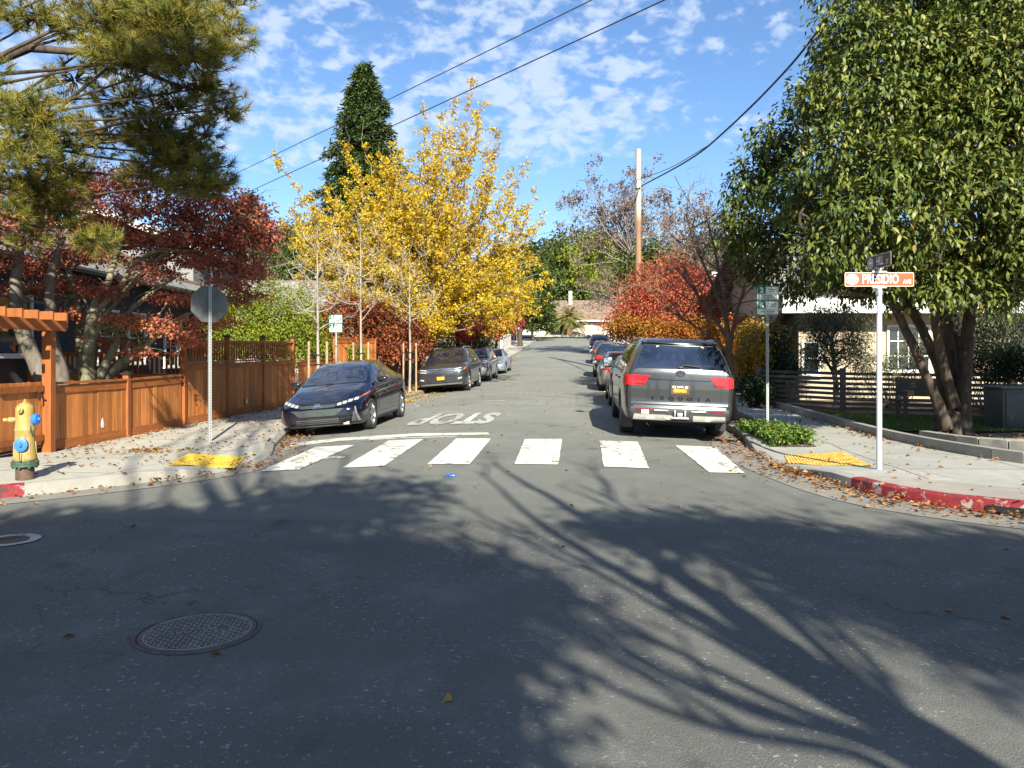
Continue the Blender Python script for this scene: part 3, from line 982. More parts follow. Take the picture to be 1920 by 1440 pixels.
M_BROWNLEAF = leafmat('dry_purple_leaf', [(0, (.09, .065, .07)), (.5, (.19, .13, .11)), (1, (.30, .21, .13))], .25, .6, .2)
M_FALL = leafmat('fallen_leaf', [(0, (.10, .045, .022)), (.35, (.22, .095, .035)), (.7, (.32, .15, .05)), (.92, (.44, .26, .09)), (1, (.30, .05, .03))], .10, .7, .15)
M_FALLGOLD = leafmat('fallen_gold_leaf', [(0, (.42, .22, .03)), (.5, (.56, .36, .06)), (1, (.64, .46, .12))], .10, .7, .15)
M_GRASS = leafmat('grass_blade', [(0, (.035, .065, .012)), (.6, (.075, .12, .022)), (1, (.14, .16, .04))], .25, .6, .2)
M_IVY = leafmat('groundcover_leaf', [(0, (.03, .07, .012)), (.5, (.08, .15, .02)), (1, (.18, .24, .04))], .2, .5, .3)
M_PALM = leafmat('palm_frond', [(0, (.10, .13, .03)), (.5, (.21, .22, .05)), (1, (.34, .31, .09))], .15, .5, .35)
M_HILL = leafmat('hillside_leaf', [(0, (.040, .055, .028)), (.5, (.085, .10, .05)), (.85, (.13, .13, .07)), (1, (.18, .14, .08))], .12, .7, .15)  # greens lightened to stand for haze over the hillside

BK_GREY = bark('bark_grey', (.15, .125, .10))
BK_DARK = bark('bark_dark', (.070, .053, .040), .5, 12, (1, 1, .3), .9)
BK_BROWN = bark('bark_brown', (.16, .105, .07))
BK_PALE = bark('bark_pale', (.42, .37, .30), .25)
BK_GINK = bark('bark_ginkgo', (.25, .185, .13), .4)
BK_WHITE = bark('bark_whitewashed', (.30, .265, .22), .35)
BK_OLIVE = bark('bark_lichen', (.23, .205, .13), .4)
BK_PURPLE = bark('bark_thin_twig', (.19, .155, .135), .3)
BLACKP = simple('black_plastic', (.018, .018, .019), .48, 0, .25, 10)
CHROME = simple('chrome_trim', (.62, .62, .63), .16, 1.0, .06, 6)
GALV = simple('galvanised_steel', (.42, .43, .43), .42, .75, .2, 10)
# ================================================================== houses, poles, wires
def stucco(name, col, rough=.85):
    return simple(name, col, rough, 0, .09, 2.5, .25, 70, .25)
def shingles(name, col, row=.16, w=.3, along=1):
    t = NT(name); g = t.coord('Object')
    s = t.n('ShaderNodeSeparateXYZ'); t.l(g, s.inputs[0])
    cb = t.n('ShaderNodeCombineXYZ')
    t.l(t.math('ADD', s.outputs['X'], s.outputs['Y']), cb.inputs[0])
    t.l(s.outputs['Z'], cb.inputs[1])
    br = t.n('ShaderNodeTexBrick'); t.l(cb.outputs[0], br.inputs['Vector'])
    br.inputs['Scale'].default_value = 1; br.inputs['Brick Width'].default_value = w; br.inputs['Row Height'].default_value = row*.55
    br.inputs['Mortar Size'].default_value = .012; br.inputs['Color1'].default_value = (.55, .55, .55, 1); br.inputs['Color2'].default_value = (1.2, 1.2, 1.2, 1); br.inputs['Mortar'].default_value = (.25, .25, .25, 1)
    n = t.noise(g, 6, 5, .65)
    c = t.mix(1.0, br.outputs['Color'], col, 'MULTIPLY'); c = t.mix(1.0, c, t.ramp(n, [(.3, .65), (.7, 1.3)]), 'MULTIPLY')
    t.pbr(c, .9, 0, t.bump(br.outputs['Color'], .6, .03), .15); return t.m
def bricks(name, c1, c2, mortar):
    t = NT(name); g = t.coord('Object'); s = t.n('ShaderNodeSeparateXYZ'); t.l(g, s.inputs[0]); cb = t.n('ShaderNodeCombineXYZ')
    t.l(t.math('ADD', s.outputs['X'], s.outputs['Y']), cb.inputs[0]); t.l(s.outputs['Z'], cb.inputs[1])
    br = t.n('ShaderNodeTexBrick'); t.l(cb.outputs[0], br.inputs['Vector']); br.inputs['Scale'].default_value = 1
    br.inputs['Brick Width'].default_value = .24; br.inputs['Row Height'].default_value = .085; br.inputs['Mortar Size'].default_value = .012
    br.inputs['Color1'].default_value = c1 + (1,); br.inputs['Color2'].default_value = c2 + (1,); br.inputs['Mortar'].default_value = mortar + (1,)
    t.pbr(br.outputs['Color'], .85, 0, t.bump(br.outputs['Fac'], -.4, .01), .2); return t.m
WIN = NT('window_glass'); WIN.pbr((.02, .025, .028), .04, 0, None, .7); WIN = WIN.m
FRAMEW = simple('window_frame_white', (.72, .72, .70), .5, 0, .05)

def window(root, face_pt, right, up, nrm, w, h, grid=(2, 2), frame=None, glass=None, fw=.07, name='window'):
    """window with frame and bars; face_pt = centre on the wall (local to root)"""
    c = Vector(face_pt); r = Vector(right); n = Vector(nrm); u = Vector(up)
    M = Matrix((r, n, u)).transposed()
    mb = MB()
    for sx in (-1, 1): mb.box(c + r*sx*(w/2) + n*.02, (fw, .08, h + fw), M)
    for sz in (-1, 1): mb.box(c + u*sz*(h/2) + n*.021, (w - fw, .078, fw), M)
    for i in range(1, grid[0]): mb.box(c + r*(w*(i/grid[0]-.5)) + n*.012, (.028, .03, h - fw), M)
    for j in range(1, grid[1]): mb.box(c + u*(h*(j/grid[1]-.5)) + n*.013, (w - fw, .03, .028), M)
    f = mb.build(name, frame or FRAMEW, root)
    mb = MB(); mb.box(c + n*.003, (w-.02, .01, h-.02), M); mb.build('pane', glass or WIN, f)
    mb = MB(); mb.box(c - u*(h/2 + fw*.75) + n*.05, (w + .16, .12, .05), M, 0, .006); mb.build('sill', frame or FRAMEW, f)
    return f

def roof_prism(name, root, pts_low, ridge, mat, th=.14):
    """gable roof: pts_low = four eave corners (a, b on one side; c, d on the other), ridge = two points"""
    a, b, c, d = [Vector(p) for p in pts_low]; r0, r1 = [Vector(p) for p in ridge]
    mb = MB()
    mb.prism([a, b, r1, r0], (0, 0, th)); mb.prism([c, d, r0, r1], (0, 0, th))
    return fix_normals(mb.build(name, mat, root))

# ---- charcoal house on the left
def charcoal_house():
    root = empty('house', (-11.2, 8, lotz(-11, 14))); tag(root, 'charcoal house with brown shingle roof behind the pine and dark red maple', 'house')
    b = Vector(root.location); W_ = stucco('charcoal_stucco', (.050, .052, .058)); RF = shingles('brown_shingles', (.24, .15, .095)); TR = simple('fascia_grey_white', (.50, .49, .46), .6)
    z0 = b.z - .4
    def L3(x, y, z): return Vector((x, y, z)) - b
    mb = MB(); mb.box(L3(-15.6, 19.7, (z0+4.0)/2), (8.8, 22.9, 4.0 - z0)); mb.build('wall', W_, root)
    # main roof, eaves towards the street
    roof_prism('roof', root, [L3(-10.55, 7.6, 3.95), L3(-10.55, 29.2, 3.95), L3(-20.6, 29.2, 3.95), L3(-20.6, 7.6, 3.95)], [L3(-15.6, 7.6, 6.0), L3(-15.6, 29.2, 6.0)], RF)
    mb = MB(); mb.bar(L3(-10.50, 7.6, 3.93), L3(-10.50, 29.2, 3.93), .10, .20); mb.bar(L3(-10.70, 7.6, 3.80), L3(-10.70, 29.2, 3.80), .45, .03); mb.build('fascia', TR, root)
    # taller rear part with a gable
    mb = MB(); mb.box(L3(-14.0, 28.6, 4.55), (6.2, 4.6, 1.5)); mb.build('upper_wall', stucco('pale_grey_siding', (.20, .20, .195)), root)
    roof_prism('upper_roof', root, [L3(-10.5, 25.9, 5.25), L3(-10.5, 31.3, 5.25), L3(-17.4, 31.3, 5.25), L3(-17.4, 25.9, 5.25)], [L3(-14.0, 25.9, 6.6), L3(-14.0, 31.3, 6.6)], RF)
    mb = MB(); mb.bar(L3(-10.48, 25.86, 5.28), L3(-14.0, 25.86, 6.64), .06, .24); mb.bar(L3(-17.42, 25.86, 5.28), L3(-14.0, 25.86, 6.64), .06, .24); mb.build('barge_board', TR, root)
    rt, up, n = (0, 1, 0), (0, 0, 1), (1, 0, 0)
    for (y, z, w, h, g) in ((17.2, 2.35, 1.35, 1.35, (1, 1)), (21.3, 2.2, 1.0, 1.45, (1, 2)), (22.9, 2.2, 1.0, 1.45, (1, 2)), (25.2, 2.0, .9, 1.3, (2, 2)), (13.2, 2.3, 1.3, 1.3, (2, 2))):
        window(root, L3(-11.2, y, z), rt, up, n, w, h, g)
    window(root, L3(-10.9, 28.2, 4.3), rt, up, n, .8, 1.2, (1, 2))
charcoal_house()

def simple_house(name, label, corners, h, ridge_h, wall, roof, over=.5, cat='house', axis=0, zbase=None, windows=(), door=None, trim=None):
    """rectangular house (x0, y0, x1, y1); ridge along X (axis 0) or Y (axis 1)"""
    x0, y0, x1, y1 = corners; zb = zbase if zbase is not None else lotz((x0+x1)/2, y0)
    root = empty(name, ((x0+x1)/2, (y0+y1)/2, zb)); tag(root, label, cat); b = Vector(root.location)
    P = lambda x, y, z: Vector((x, y, zb + z)) - b
    mb = MB()
    mb.box(P((x0+x1)/2, (y0+y1)/2, h/2 - .25), (x1-x0, y1-y0, h+.5))
    if axis == 0:
        for x in (x0, x1): mb.prism([P(x, y0, h), P(x, y1, h), P(x, (y0+y1)/2, ridge_h-.05)], (.02 if x == x0 else -.02, 0, 0))
    else:
        for y in (y0, y1): mb.prism([P(x0, y, h), P(x1, y, h), P((x0+x1)/2, y, ridge_h-.05)], (0, .02 if y == y0 else -.02, 0))
    fix_normals(mb.build('wall', wall, root))
    if axis == 0:
        roof_prism('roof', root, [P(x0-over, y0-over, h-.1), P(x1+over, y0-over, h-.1), P(x1+over, y1+over, h-.1), P(x0-over, y1+over, h-.1)], [P(x0-over, (y0+y1)/2, ridge_h), P(x1+over, (y0+y1)/2, ridge_h)], roof)
        mb = MB(); mb.bar(P(x0-over, y0-over-.03, h-.06), P(x1+over, y0-over-.03, h-.06), .05, .20); mb.build('fascia', trim or FRAMEW, root)
    else:
        roof_prism('roof', root, [P(x0-over, y0-over, h-.1), P(x0-over, y1+over, h-.1), P(x1+over, y1+over, h-.1), P(x1+over, y0-over, h-.1)], [P((x0+x1)/2, y0-over, ridge_h), P((x0+x1)/2, y1+over, ridge_h)], roof)
        mb = MB()
        for x, s in ((x0-over, 1), (x1+over, -1)): mb.bar(P(x, y0-over-.03, h-.02), P((x0+x1)/2, y0-over-.03, ridge_h+.08), .05, .20)
        mb.build('fascia', trim or FRAMEW, root)
    for (x, z, w, hh, g) in windows:
        window(root, P(x, y0, z), (1, 0, 0), (0, 0, 1), (0, -1, 0), w, hh, g)
    if door:
        x, w, hh, m = door
        mb = MB(); mb.box(P(x, y0-.02, hh/2), (w, .06, hh), None, 0, .01); d = mb.build('door', m, root)
        mb = MB(); mb.lathe(P(x + w*.36, y0-.08, hh*.48), [(.03, .02), (.035, 0), (.02, -.03), (.001, -.03)], 10, 'Y'); mb.build('handle', CHROME, d)
    return root, P

# ---- beige house behind the slat fence
BEIGE = stucco('beige_stucco', (.42, .335, .245)); GREYSH = shingles('grey_shingles', (.26, .245, .225), .2, .35)
root, P = simple_house('house', 'beige stucco house with grey shingle roof behind the magnolia and olive tree', (8.65, 23.2, 22, 32), 2.95, 5.4, BEIGE, GREYSH, .75,
             windows=((11.95, 1.55, 1.25, 1.35, (4, 3)), (15.6, 1.6, 1.3, 1.3, (2, 2))))
mb = MB(); mb.bar(P(7.85, 22.36, 2.72), P(22.7, 22.36, 2.72), .05, .30); mb.box(P(15.3, 22.82, 2.70), (14.8, .85, .04)); mb.build('eave_board', FRAMEW, root)
# porch gable on its left end
BRN = simple('porch_brown', (.12, .075, .05), .7)
mb = MB(); mb.prism([P(8.0, 24.0, 2.25), P(9.0, 24.0, 2.25), P(8.5, 24.0, 2.85)], (0, .1, 0)); fix_normals(mb.build('porch_gable', BEIGE, root))
roof_prism('porch_roof', root, [P(7.85, 23.4, 2.12), P(7.85, 25.5, 2.12), P(9.15, 25.5, 2.12), P(9.15, 23.4, 2.12)], [P(8.5, 23.4, 2.92), P(8.5, 25.5, 2.92)], GREYSH, .1)
mb = MB(); mb.bar(P(7.83, 23.36, 2.14), P(8.5, 23.36, 2.98), .06, .14); mb.bar(P(9.17, 23.36, 2.14), P(8.5, 23.36, 2.98), .06, .14); mb.bar(P(8.0, 23.42, 2.22), P(9.0, 23.42, 2.22), .06, .10); mb.build('porch_barge_board', BRN, root)
for x in (8.03, 8.97):
    mb = MB(); mb.box(P(x, 23.6, 1.15), (.14, .14, 2.3), None, 0, .01); mb.build('porch_post', BEIGE, root)
window(root, P(9.0, 23.18, 1.25), (1, 0, 0), (0, 0, 1), (0, -1, 0), .5, 1.0, (1, 2))
# ---- brick building
BRK = bricks('orange_brick', (.46, .20, .10), (.36, .14, .075), (.30, .24, .18))
root, P = simple_house('brick_building', 'two storey orange brick building behind the bare tree on the right', (9.6, 36, 17.5, 48), 5.0, 5.6, BRK, GREYSH, .35, 'building', windows=((12.6, 3.6, .9, 1.5, (2, 2)), (14.2, 3.6, .9, 1.5, (2, 2)), (12.6, 1.5, .9, 1.3, (2, 2))))
mb = MB(); mb.box(P(13.5, 35.95, 2.55), (8.2, .12, .22)); mb.build('band_course', FRAMEW, root)
# ---- grey roofed house behind the hedge on the left
simple_house('house', 'house with pale grey shingle roof above the lime green hedge', (-19, 46, -11.5, 56), 3.2, 5.9, stucco('cream_stucco', (.45, .42, .37)), GREYSH, .6, windows=((-14, 1.6, 1.2, 1.2, (2, 2)),))
# ---- house that closes the street
PINK = stucco('pale_pink_stucco', (.36, .30, .26)); TERRA = shingles('terracotta_tiles', (.27, .19, .145), .25, .35)
zb = float(zc(114)) - .12
root, P = simple_house('house', 'low pale house with terracotta roof closing the far end of the street', (3.2, 116, 17.5, 126), 2.7, 6.0, PINK, TERRA, .9, zbase=zb,
                    windows=((8.0, 1.3, 1.6, 1.7, (2, 1)), (5.0, 1.4, 1.1, 1.4, (2, 2))))
GAR = simple('garage_door', (.62, .52, .45), .6)
for x in (11.7, 15.0):
    mb = MB()
    for k in range(4): mb.box(P(x, 115.95, .27 + k*.52), (1.5 if x < 12 else 2.1, .08, .50), None, 0, .01)
    mb.build('garage_door', GAR, root)
    mb = MB(); mb.bar(P(x-1.15, 115.9, 2.25), P(x+1.15, 115.9, 2.25), .1, .2); mb.build('lintel', FRAMEW, root)
mb = MB(); mb.box(P(9.1, 120, 6.4), (.5, .5, 2.2)); mb.build('chimney', simple('flue_white', (.6, .6, .58), .5), root)
mb = MB(); mb.prism([P(1.2, 115.5, 2.2), P(6.0, 115.5, 2.2), P(3.6, 115.5, 3.6)], (0, 6, 0)); fix_normals(mb.build('wing_roof', TERRA, root))
mb = MB(); mb.box(P(3.6, 118.6, 1.05), (4.0, 5.8, 2.3)); mb.build('wing_wall', stucco('white_stucco', (.58, .54, .48)), root)
# kerb across the far end of the street
mb = MB(); mb.box((8, 111.2, zb + .25), (40, .3, .3)); tag(mb.build('kerb', KERBM), kind='structure')
mb = MB(); mb.box((8, 120, zb - .0), (60, 17, .5)); tag(mb.build('far_garden_ground', SOIL), kind='structure')
# white garden wall far up on the left
wroot = empty('garden_wall', (-1.1, 76.5, lotz(-1.1, 76))); tag(wroot, 'short white garden wall far up the left pavement', 'wall')
mb = MB(); mb.bar((0, 0, .62), (.9, 8, 1.15), .2, 1.3); mb.box((0, 0, 1.0), (.34, .34, 2.3), None, 0, .01); mb.build('wall_body', stucco('white_stucco', (.58, .54, .48)), wroot)
mb = MB(); mb.bar((0, 0.2, 1.30), (.9, 8, 1.83), .28, .07); mb.build('coping', stucco('white_stucco', (.58, .54, .48)), wroot)
# terracotta planter
x, y = at(907, 0, 52).x, 52.0; z = lotz(x, y)
root = empty('planter', (x, y, z)); tag(root, 'square terracotta planter box by the pavement beyond the parked silver cars', 'planter')
TC = simple('terracotta', (.38, .17, .09), .8, 0, .2, 6)
mb = MB(); mb.box((0, 0, .8), (.62, .62, 1.6), None, 0, .02); mb.build('pedestal', TC, root); mb = MB(); mb.box((0, 0, 1.63), (.74, .74, .08), None, 0, .015); mb.build('rim', TC, root)

# ---- utility pole and wires
UPW = NT('pole_wood'); g = UPW.coord('Object', (1, 1, .06)); n = UPW.noise(g, 16, 5, .65)
s = UPW.n('ShaderNodeSeparateXYZ'); UPW.l(UPW.coord('Object'), s.inputs[0])
c = UPW.ramp(n, [(.3, (.17, .10, .06)), (.7, (.30, .19, .12))])
c2_ = UPW.ramp(n, [(.3, (.34, .29, .23)), (.7, (.50, .45, .38))])
mr = UPW.n('ShaderNodeMapRange'); mr.inputs['From Min'].default_value = 8.6; mr.inputs['From Max'].default_value = 9.4; UPW.l(s.outputs['Z'], mr.inputs['Value'])
UPW.pbr(UPW.mix(mr.outputs[0], c, c2_), .85, 0, UPW.bump(n, .4, .01), .2); UPW = UPW.m
px_, py_ = 7.23, 44.0; zb = lotz(px_, py_); H = 13.56 - zb
root = empty('utility_pole', (px_, py_, zb)); tag(root, 'tall bare wooden utility pole behind the scarlet maple', 'utility pole')
mb = MB(); mb.lathe((0, 0, 0), [(.001, -.2), (.19, -.2), (.17, H*.6), (.165, H*.6), (.145, H), (.001, H)], 16); mb.build('shaft', UPW, root, 40)
mb = MB(); mb.box((-.17, -.02, H-3.6), (.07, .06, 2.6), None, 0, .01); mb.build('conduit', BLACKP, root)
mb = MB(); mb.box((0, -.2, H-2.2), (.22, .12, .14), None, 0, .01); mb.lathe((0, 0, H-2.2), [(.175, -.04), (.185, -.03), (.185, .03), (.175, .04)], 16); mb.build('wire_clamp', GALV, root)
WIRE = simple('wire_black', (.012, .012, .013), .6)
def wire(label, a, b, sag, r=.016, group=None, n=40):
    a = Vector(a); b = Vector(b); mb = MB()
    pts = [a.lerp(b, t) - Vector((0, 0, sag*4*t*(1-t))) for t in np.linspace(0, 1, n)]
    mb.tube(pts, r, 6); return tag(mb.build('overhead_wire', WIRE, None, 60), label, 'wire', group)
def on_height(px, py, h):
    Y = (h-EYE)*FPX/(HORIZON-py); return Vector(((px-960)/FPX*Y, Y, h))
a = on_height(440, 315, 9.2); b = on_height(1080, 0, 9.2); d = b - a; wire('upper of the two black wires crossing the sky over the yellow ginkgo', a - d*2.5, b + d*.9, .25, .011)
a = on_height(440, 360, 8.2); b = on_height(1210, 0, 8.2); d = b - a; wire('lower of the two black wires crossing the sky over the yellow ginkgo', a - d*2.5, b + d*.9, .25, .012)
A = Vector((7.23, 43.8, at(0, 352, 43.8).z)); B = at(1335, 268, 30.0); C = at(1480, 125, 22.9); D = at(1700, -190, 16.5)
mb = MB(); q = np.linspace(0, 3, 50); Pn = np.stack([pchip([0, 1, 2, 3], [p[k] for p in (A, B, C, D)], q) for k in range(3)], 1)
mb.tube(Pn, .034, 6); tag(mb.build('overhead_cable', WIRE, None, 60), 'thick black cable bundle rising from the utility pole to the magnolia', 'cable')
mb = MB(); A2 = A + Vector((-.1, .1, .45)); Pn2 = np.stack([pchip([0, 1, 2], [p[k] for p in (A2, at(1262, 312, 36.5), at(1336, 268, 29.95))], np.linspace(0, 2, 30)) for k in range(3)], 1)
mb.tube(Pn2, .018, 5); tag(mb.build('overhead_cable', WIRE, None, 60), 'thin cable just above the thick bundle near the pole', 'cable')
wire('thin wire dropping from the cable bundle towards the brick building', at(1265, 330, 36.2), at(1350, 445, 37.5), .35, .014)
wire('faint thin wire slanting behind the bare right hand trees to the yellow ginkgo', at(1196, 385, 44), at(900, 460, 60), .3, .012)
# ================================================================== fences, arbor, signs, hydrant
def wood(name, col, along=(1, 1, .12), var=.3, rough=.55, plank=None):
    if name in _mc: return _mc[name]
    t = NT(name); v = t.coord('Object', along); isl = t.n('ShaderNodeNewGeometry').outputs['Random Per Island']
    n = t.noise(v, 14, 5, .6, .6); n2 = t.noise(t.coord('Object'), 1.8, 3)
    c = t.ramp(n, [(.3, tuple(x*(1-var) for x in col)), (.7, tuple(min(1, x*(1+var)) for x in col))])
    c = t.mix(t.math('MULTIPLY', n2, .4), c, tuple(x*.7 for x in col))
    c = t.mix(1.0, c, t.ramp(isl, [(0, .66), (1, 1.22)]), 'MULTIPLY')
    n4 = t.noise(t.coord('World', (1, 1, .5)), 1.6, 5, .65)
    c = t.mix(t.ramp(n4, [(.5, 0), (.66, .45)]), c, tuple(x*.45 for x in col))
    t.pbr(c, rough, 0, t.bump(n, .25, .01), .35)
    _mc[name] = t.m; return t.m
CEDAR = wood('cedar_stained', (.29, .09, .022))  # tone lowered to stand for partial shade on the arbor
CEDAR_B = wood('cedar_board', (.47, .165, .042), (1, 1, .10), .34)
CEDAR_H = wood('cedar_rail', (.33, .105, .026), (.15, .15, 1), .3)  # darkened colour includes the shade on the arbor beams
OLDWOOD = wood('weathered_wood', (.155, .125, .10), (1, 1, .12), .45, .85)
SLATW = wood('dark_slat', (.105, .085, .068), (.12, .12, 1), .35, .75)
CAPM = simple('post_cap_dark', (.035, .026, .022), .45, .4)
BENCHW = wood('bench_wood', (.085, .068, .055), (.12, 1, 1), .3, .7)

def fence_run(name, label, pts, height, bay, style, group=None, post_h=.16, capped=True, parent_z=None, first_post=True, last_post=True, thick=.09):
    """board fence along pts (x, y): posts, rails, one board panel per bay"""
    root = empty(name, (pts[0][0], pts[0][1], lotz(*pts[0]))); tag(root, label, 'fence', group)
    b = Vector(root.location)
    P = []
    for (x0, y0), (x1, y1) in zip(pts[:-1], pts[1:]):
        n = max(1, round(math.hypot(x1-x0, y1-y0)/bay))
        for i in range(n): P.append((x0 + (x1-x0)*i/n, y0 + (y1-y0)*i/n))
    P.append(pts[-1])
    Q = [Vector((x, y, lotz(x, y))) - b for x, y in P]
    for i, q in enumerate(Q):
        if (i == 0 and not first_post) or (i == len(Q)-1 and not last_post): continue
        mb = MB(); mb.box(q + Vector((0, 0, (height+post_h)/2 - .05)), (thick+.02, thick+.02, height+post_h+.1), None, 0, .006)
        po = mb.build('post', CEDAR, root)
        if capped:
            z = height + post_h
            mb = MB(); mb.box(q + Vector((0, 0, z+.012)), (.17, .17, .03), None, 0, .004)
            mb.add([q + Vector((sx*.07, sy*.07, z+.027)) for sx, sy in ((-1, -1), (1, -1), (1, 1), (-1, 1))] + [q + Vector((0, 0, z+.075))],
                   [(0, 1, 4), (1, 2, 4), (2, 3, 4), (3, 0, 4)])
            o = mb.build('post_cap', CAPM, po)
    for a, c in zip(Q[:-1], Q[1:]):
        d = (c-a).normalized(); n = Vector((d.y, -d.x, 0)).normalized()
        A = a + d*.055; C = c - d*.055; L = (C-A).length
        mb = MB(); up = Vector((0, 0, 1))
        top = height - (.50 if style == 'lattice' else 0)
        mb.bar(A + up*.09, C + up*.09, .05, .15); mb.build('kick_board', CEDAR_H, root); mb = MB()
        mb.bar(A + up*(top-.10), C + up*(top-.10), .055, .13)            # upper rail
        mb.build('rail', CEDAR_H, root); mb = MB(); mb.bar(A + up*(top), C + up*(top), .10, .04)
        if style == 'lattice':
            mb.build('rail', CEDAR_H, root); mb = MB(); mb.bar(A + up*(height-.02), C + up*(height-.02), .10, .045)
            mb.bar(A + up*(height-.075), C + up*(height-.075), .04, .06)
        mb.build('rail', CEDAR_H, root)
        mb = MB(); nb = max(2, int(L/.142)); w = L/nb
        for k in range(nb):
            p = A + d*(w*(k+.5)); j = rng.normal(0, .0015)
            M = Matrix((d, n, up)).transposed()
            mb.box(p + up*((top-.165+.165)/2) + n*j, (w-.006, .02, top-.33), M, 0, .003)
        mb.build('board_panel', CEDAR_B, root)
        if style == 'lattice':
            mb = MB(); nb = max(4, int(L/.115))
            for k in range(nb):
                p = A + d*(L*(k+.5)/nb)
                M = Matrix((d, n, up)).transposed()
                mb.box(p + up*(height-.28), (.045, .028, .37), M)
            mb.build('slats', CEDAR, root)
    return root
fence_run('wooden_fence', 'low stained cedar fence running from the arbor to the tall fence', [(-7.48, 12.50), (-7.20, 16.80)], 1.10, 2.1, 'plain', post_h=.10, first_post=False, last_post=False)
fence_run('wooden_fence', 'tall stained cedar fence with open slats along its top', [(-7.2, 16.85), (-6.45, 22.6)], 1.86, 1.95, 'lattice', post_h=.10)
fence_run('wooden_fence', 'plain cedar fence bay between the slatted fence and the cedar gate', [(-6.38, 22.9), (-6.1, 26.2)], 1.30, 1.7, 'plain', capped=False, first_post=False, post_h=0.02)
fence_run('wooden_gate_fence', 'tall plain cedar gate panels behind the second bare sapling', [(-6.1, 26.5), (-5.15, 28.9)], 2.0, 1.3, 'plain', capped=False, post_h=.02)
fence_run('wooden_fence', 'dark inner cedar fence with open slats behind the low fence', [(-11.0, 17.6), (-7.32, 17.0)], 1.60, 1.9, 'lattice', capped=False, last_post=False)

def old_fence(name, label, pts, h, mat, gap=.012, wob=.03):
    root = empty(name, (pts[0][0], pts[0][1], lotz(*pts[0]))); tag(root, label, 'fence')
    b = Vector(root.location); mb = MB()
    for (x0, y0), (x1, y1) in zip(pts[:-1], pts[1:]):
        L = math.hypot(x1-x0, y1-y0); n = int(L/.16)
        d = Vector((x1-x0, y1-y0, 0)).normalized(); nn = Vector((d.y, -d.x, 0))
        M = Matrix((d, nn, Vector((0, 0, 1)))).transposed()
        for k in range(n):
            x = x0 + (x1-x0)*(k+.5)/n; y = y0 + (y1-y0)*(k+.5)/n
            hh = h + rng.normal(0, wob); z = lotz(x, y)
            mb.box(Vector((x, y, z + hh/2)) - b, (L/n-gap, .022, hh), M @ Euler((0, rng.normal(0, .008), 0)).to_matrix())
        for zz in (.35, h-.3):
            rb = MB(); rb.bar(Vector((x0, y0, lotz(x0, y0)+zz)) - b + nn*-.04, Vector((x1, y1, lotz(x1, y1)+zz)) - b + nn*-.04, .045, .09); rb.build('rail', mat, root)
    mb.build('boards', mat, root)
    return root
old_fence('picket_fence', 'weathered grey board fence between the cedar gate and the ginkgo', [(-5.05, 29.1), (-4.7, 32.6), (-4.3, 36)], 1.35, OLDWOOD)
old_fence('picket_fence', 'pale weathered board fence beyond the terracotta pot up the street', [(-2.2, 64), (-1.15, 75)], 1.5, wood('pale_board', (.42, .34, .25), (1, 1, .12), .3, .85))
old_fence('picket_fence', 'grey board fence under the scarlet maple on the right', [(8.3, 25), (8.9, 31), (9.6, 39)], 1.35, OLDWOOD)

# ---- arbor over the gate
def arbor():
    x0, y0, x1, y1 = -7.55, 11.05, -7.42, 12.32
    root = empty('garden_arbor', (x0, y0, lotz(x0, y0))); tag(root, 'stained cedar arbor with notched rafters over the garden gate', 'arbor')
    b = Vector(root.location)
    for (x, y) in ((x0, y0), (x1, y1), (x0-.95, y0), (x1-.95, y1)):
        mb = MB(); mb.box(Vector((x, y, lotz(x, y) + 1.02)) - b, (.145, .145, 2.12), None, 0, .008); mb.build('post', CEDAR, root)
    for off in (.085, -.085, -.865, -1.035):
        mb = MB(); z = lotz(x0, y0)+1.98
        A = Vector((x0+off+.0, y0-1.6, z)) - b; C = Vector((x1+off+.03, y1+.30, z)) - b
        mb.prism([A + Vector((-.02, .10, -.085)), A + Vector((-.02, 0, -.01)), A + Vector((-.02, 0, .085)), C + Vector((-.02, 0, .085)), C + Vector((-.02, 0, -.02)), C + Vector((-.02, -.06, -.085))], (.04, 0, 0))
        fix_normals(mb.build('beam', CEDAR_H, root))
    for k in range(8):
        y = y0 - 1.3 + k*.37; x = x0 + .1*k*.03
        mb = MB(); z = lotz(x0, y0) + 2.12
        mb.box(Vector((x-.48, y, z)) - b, (1.75, .045, .13), None, 0, .006); mb.build('rafter', CEDAR, root)
    g = empty('gate', Vector(((x0+x1)/2, (y0+y1)/2, lotz(x0, y0))) - b); g.parent = root
    mb = MB()
    gy0, gy1 = -.53, .53
    n = 7
    for k in range(n):
        y = gy0 + (gy1-gy0)*(k+.5)/n; mb.box((0, y, .58), (.025, (gy1-gy0)/n-.008, 1.0), None, 0, .003)
    mb.build('board_panel', CEDAR_B, g)
    for z in (.2, .98):
        mb = MB(); mb.box((.03, 0, z), (.04, gy1-gy0, .10)); mb.build('gate_rail', CEDAR, g)
    mb = MB(); mb.box((.06, .40, .86), (.02, .04, .14), None, 0, .004); mb.box((.085, .40, .88), (.05, .02, .02)); mb.build('latch', CAPM, g)
arbor()
fence_run('wooden_fence', 'low cedar fence on the near side of the arbor, left edge of the photo', [(-8.6, 8.7), (-7.62, 10.9)], 1.10, 2.2, 'plain', capped=False, post_h=.03, last_post=False)

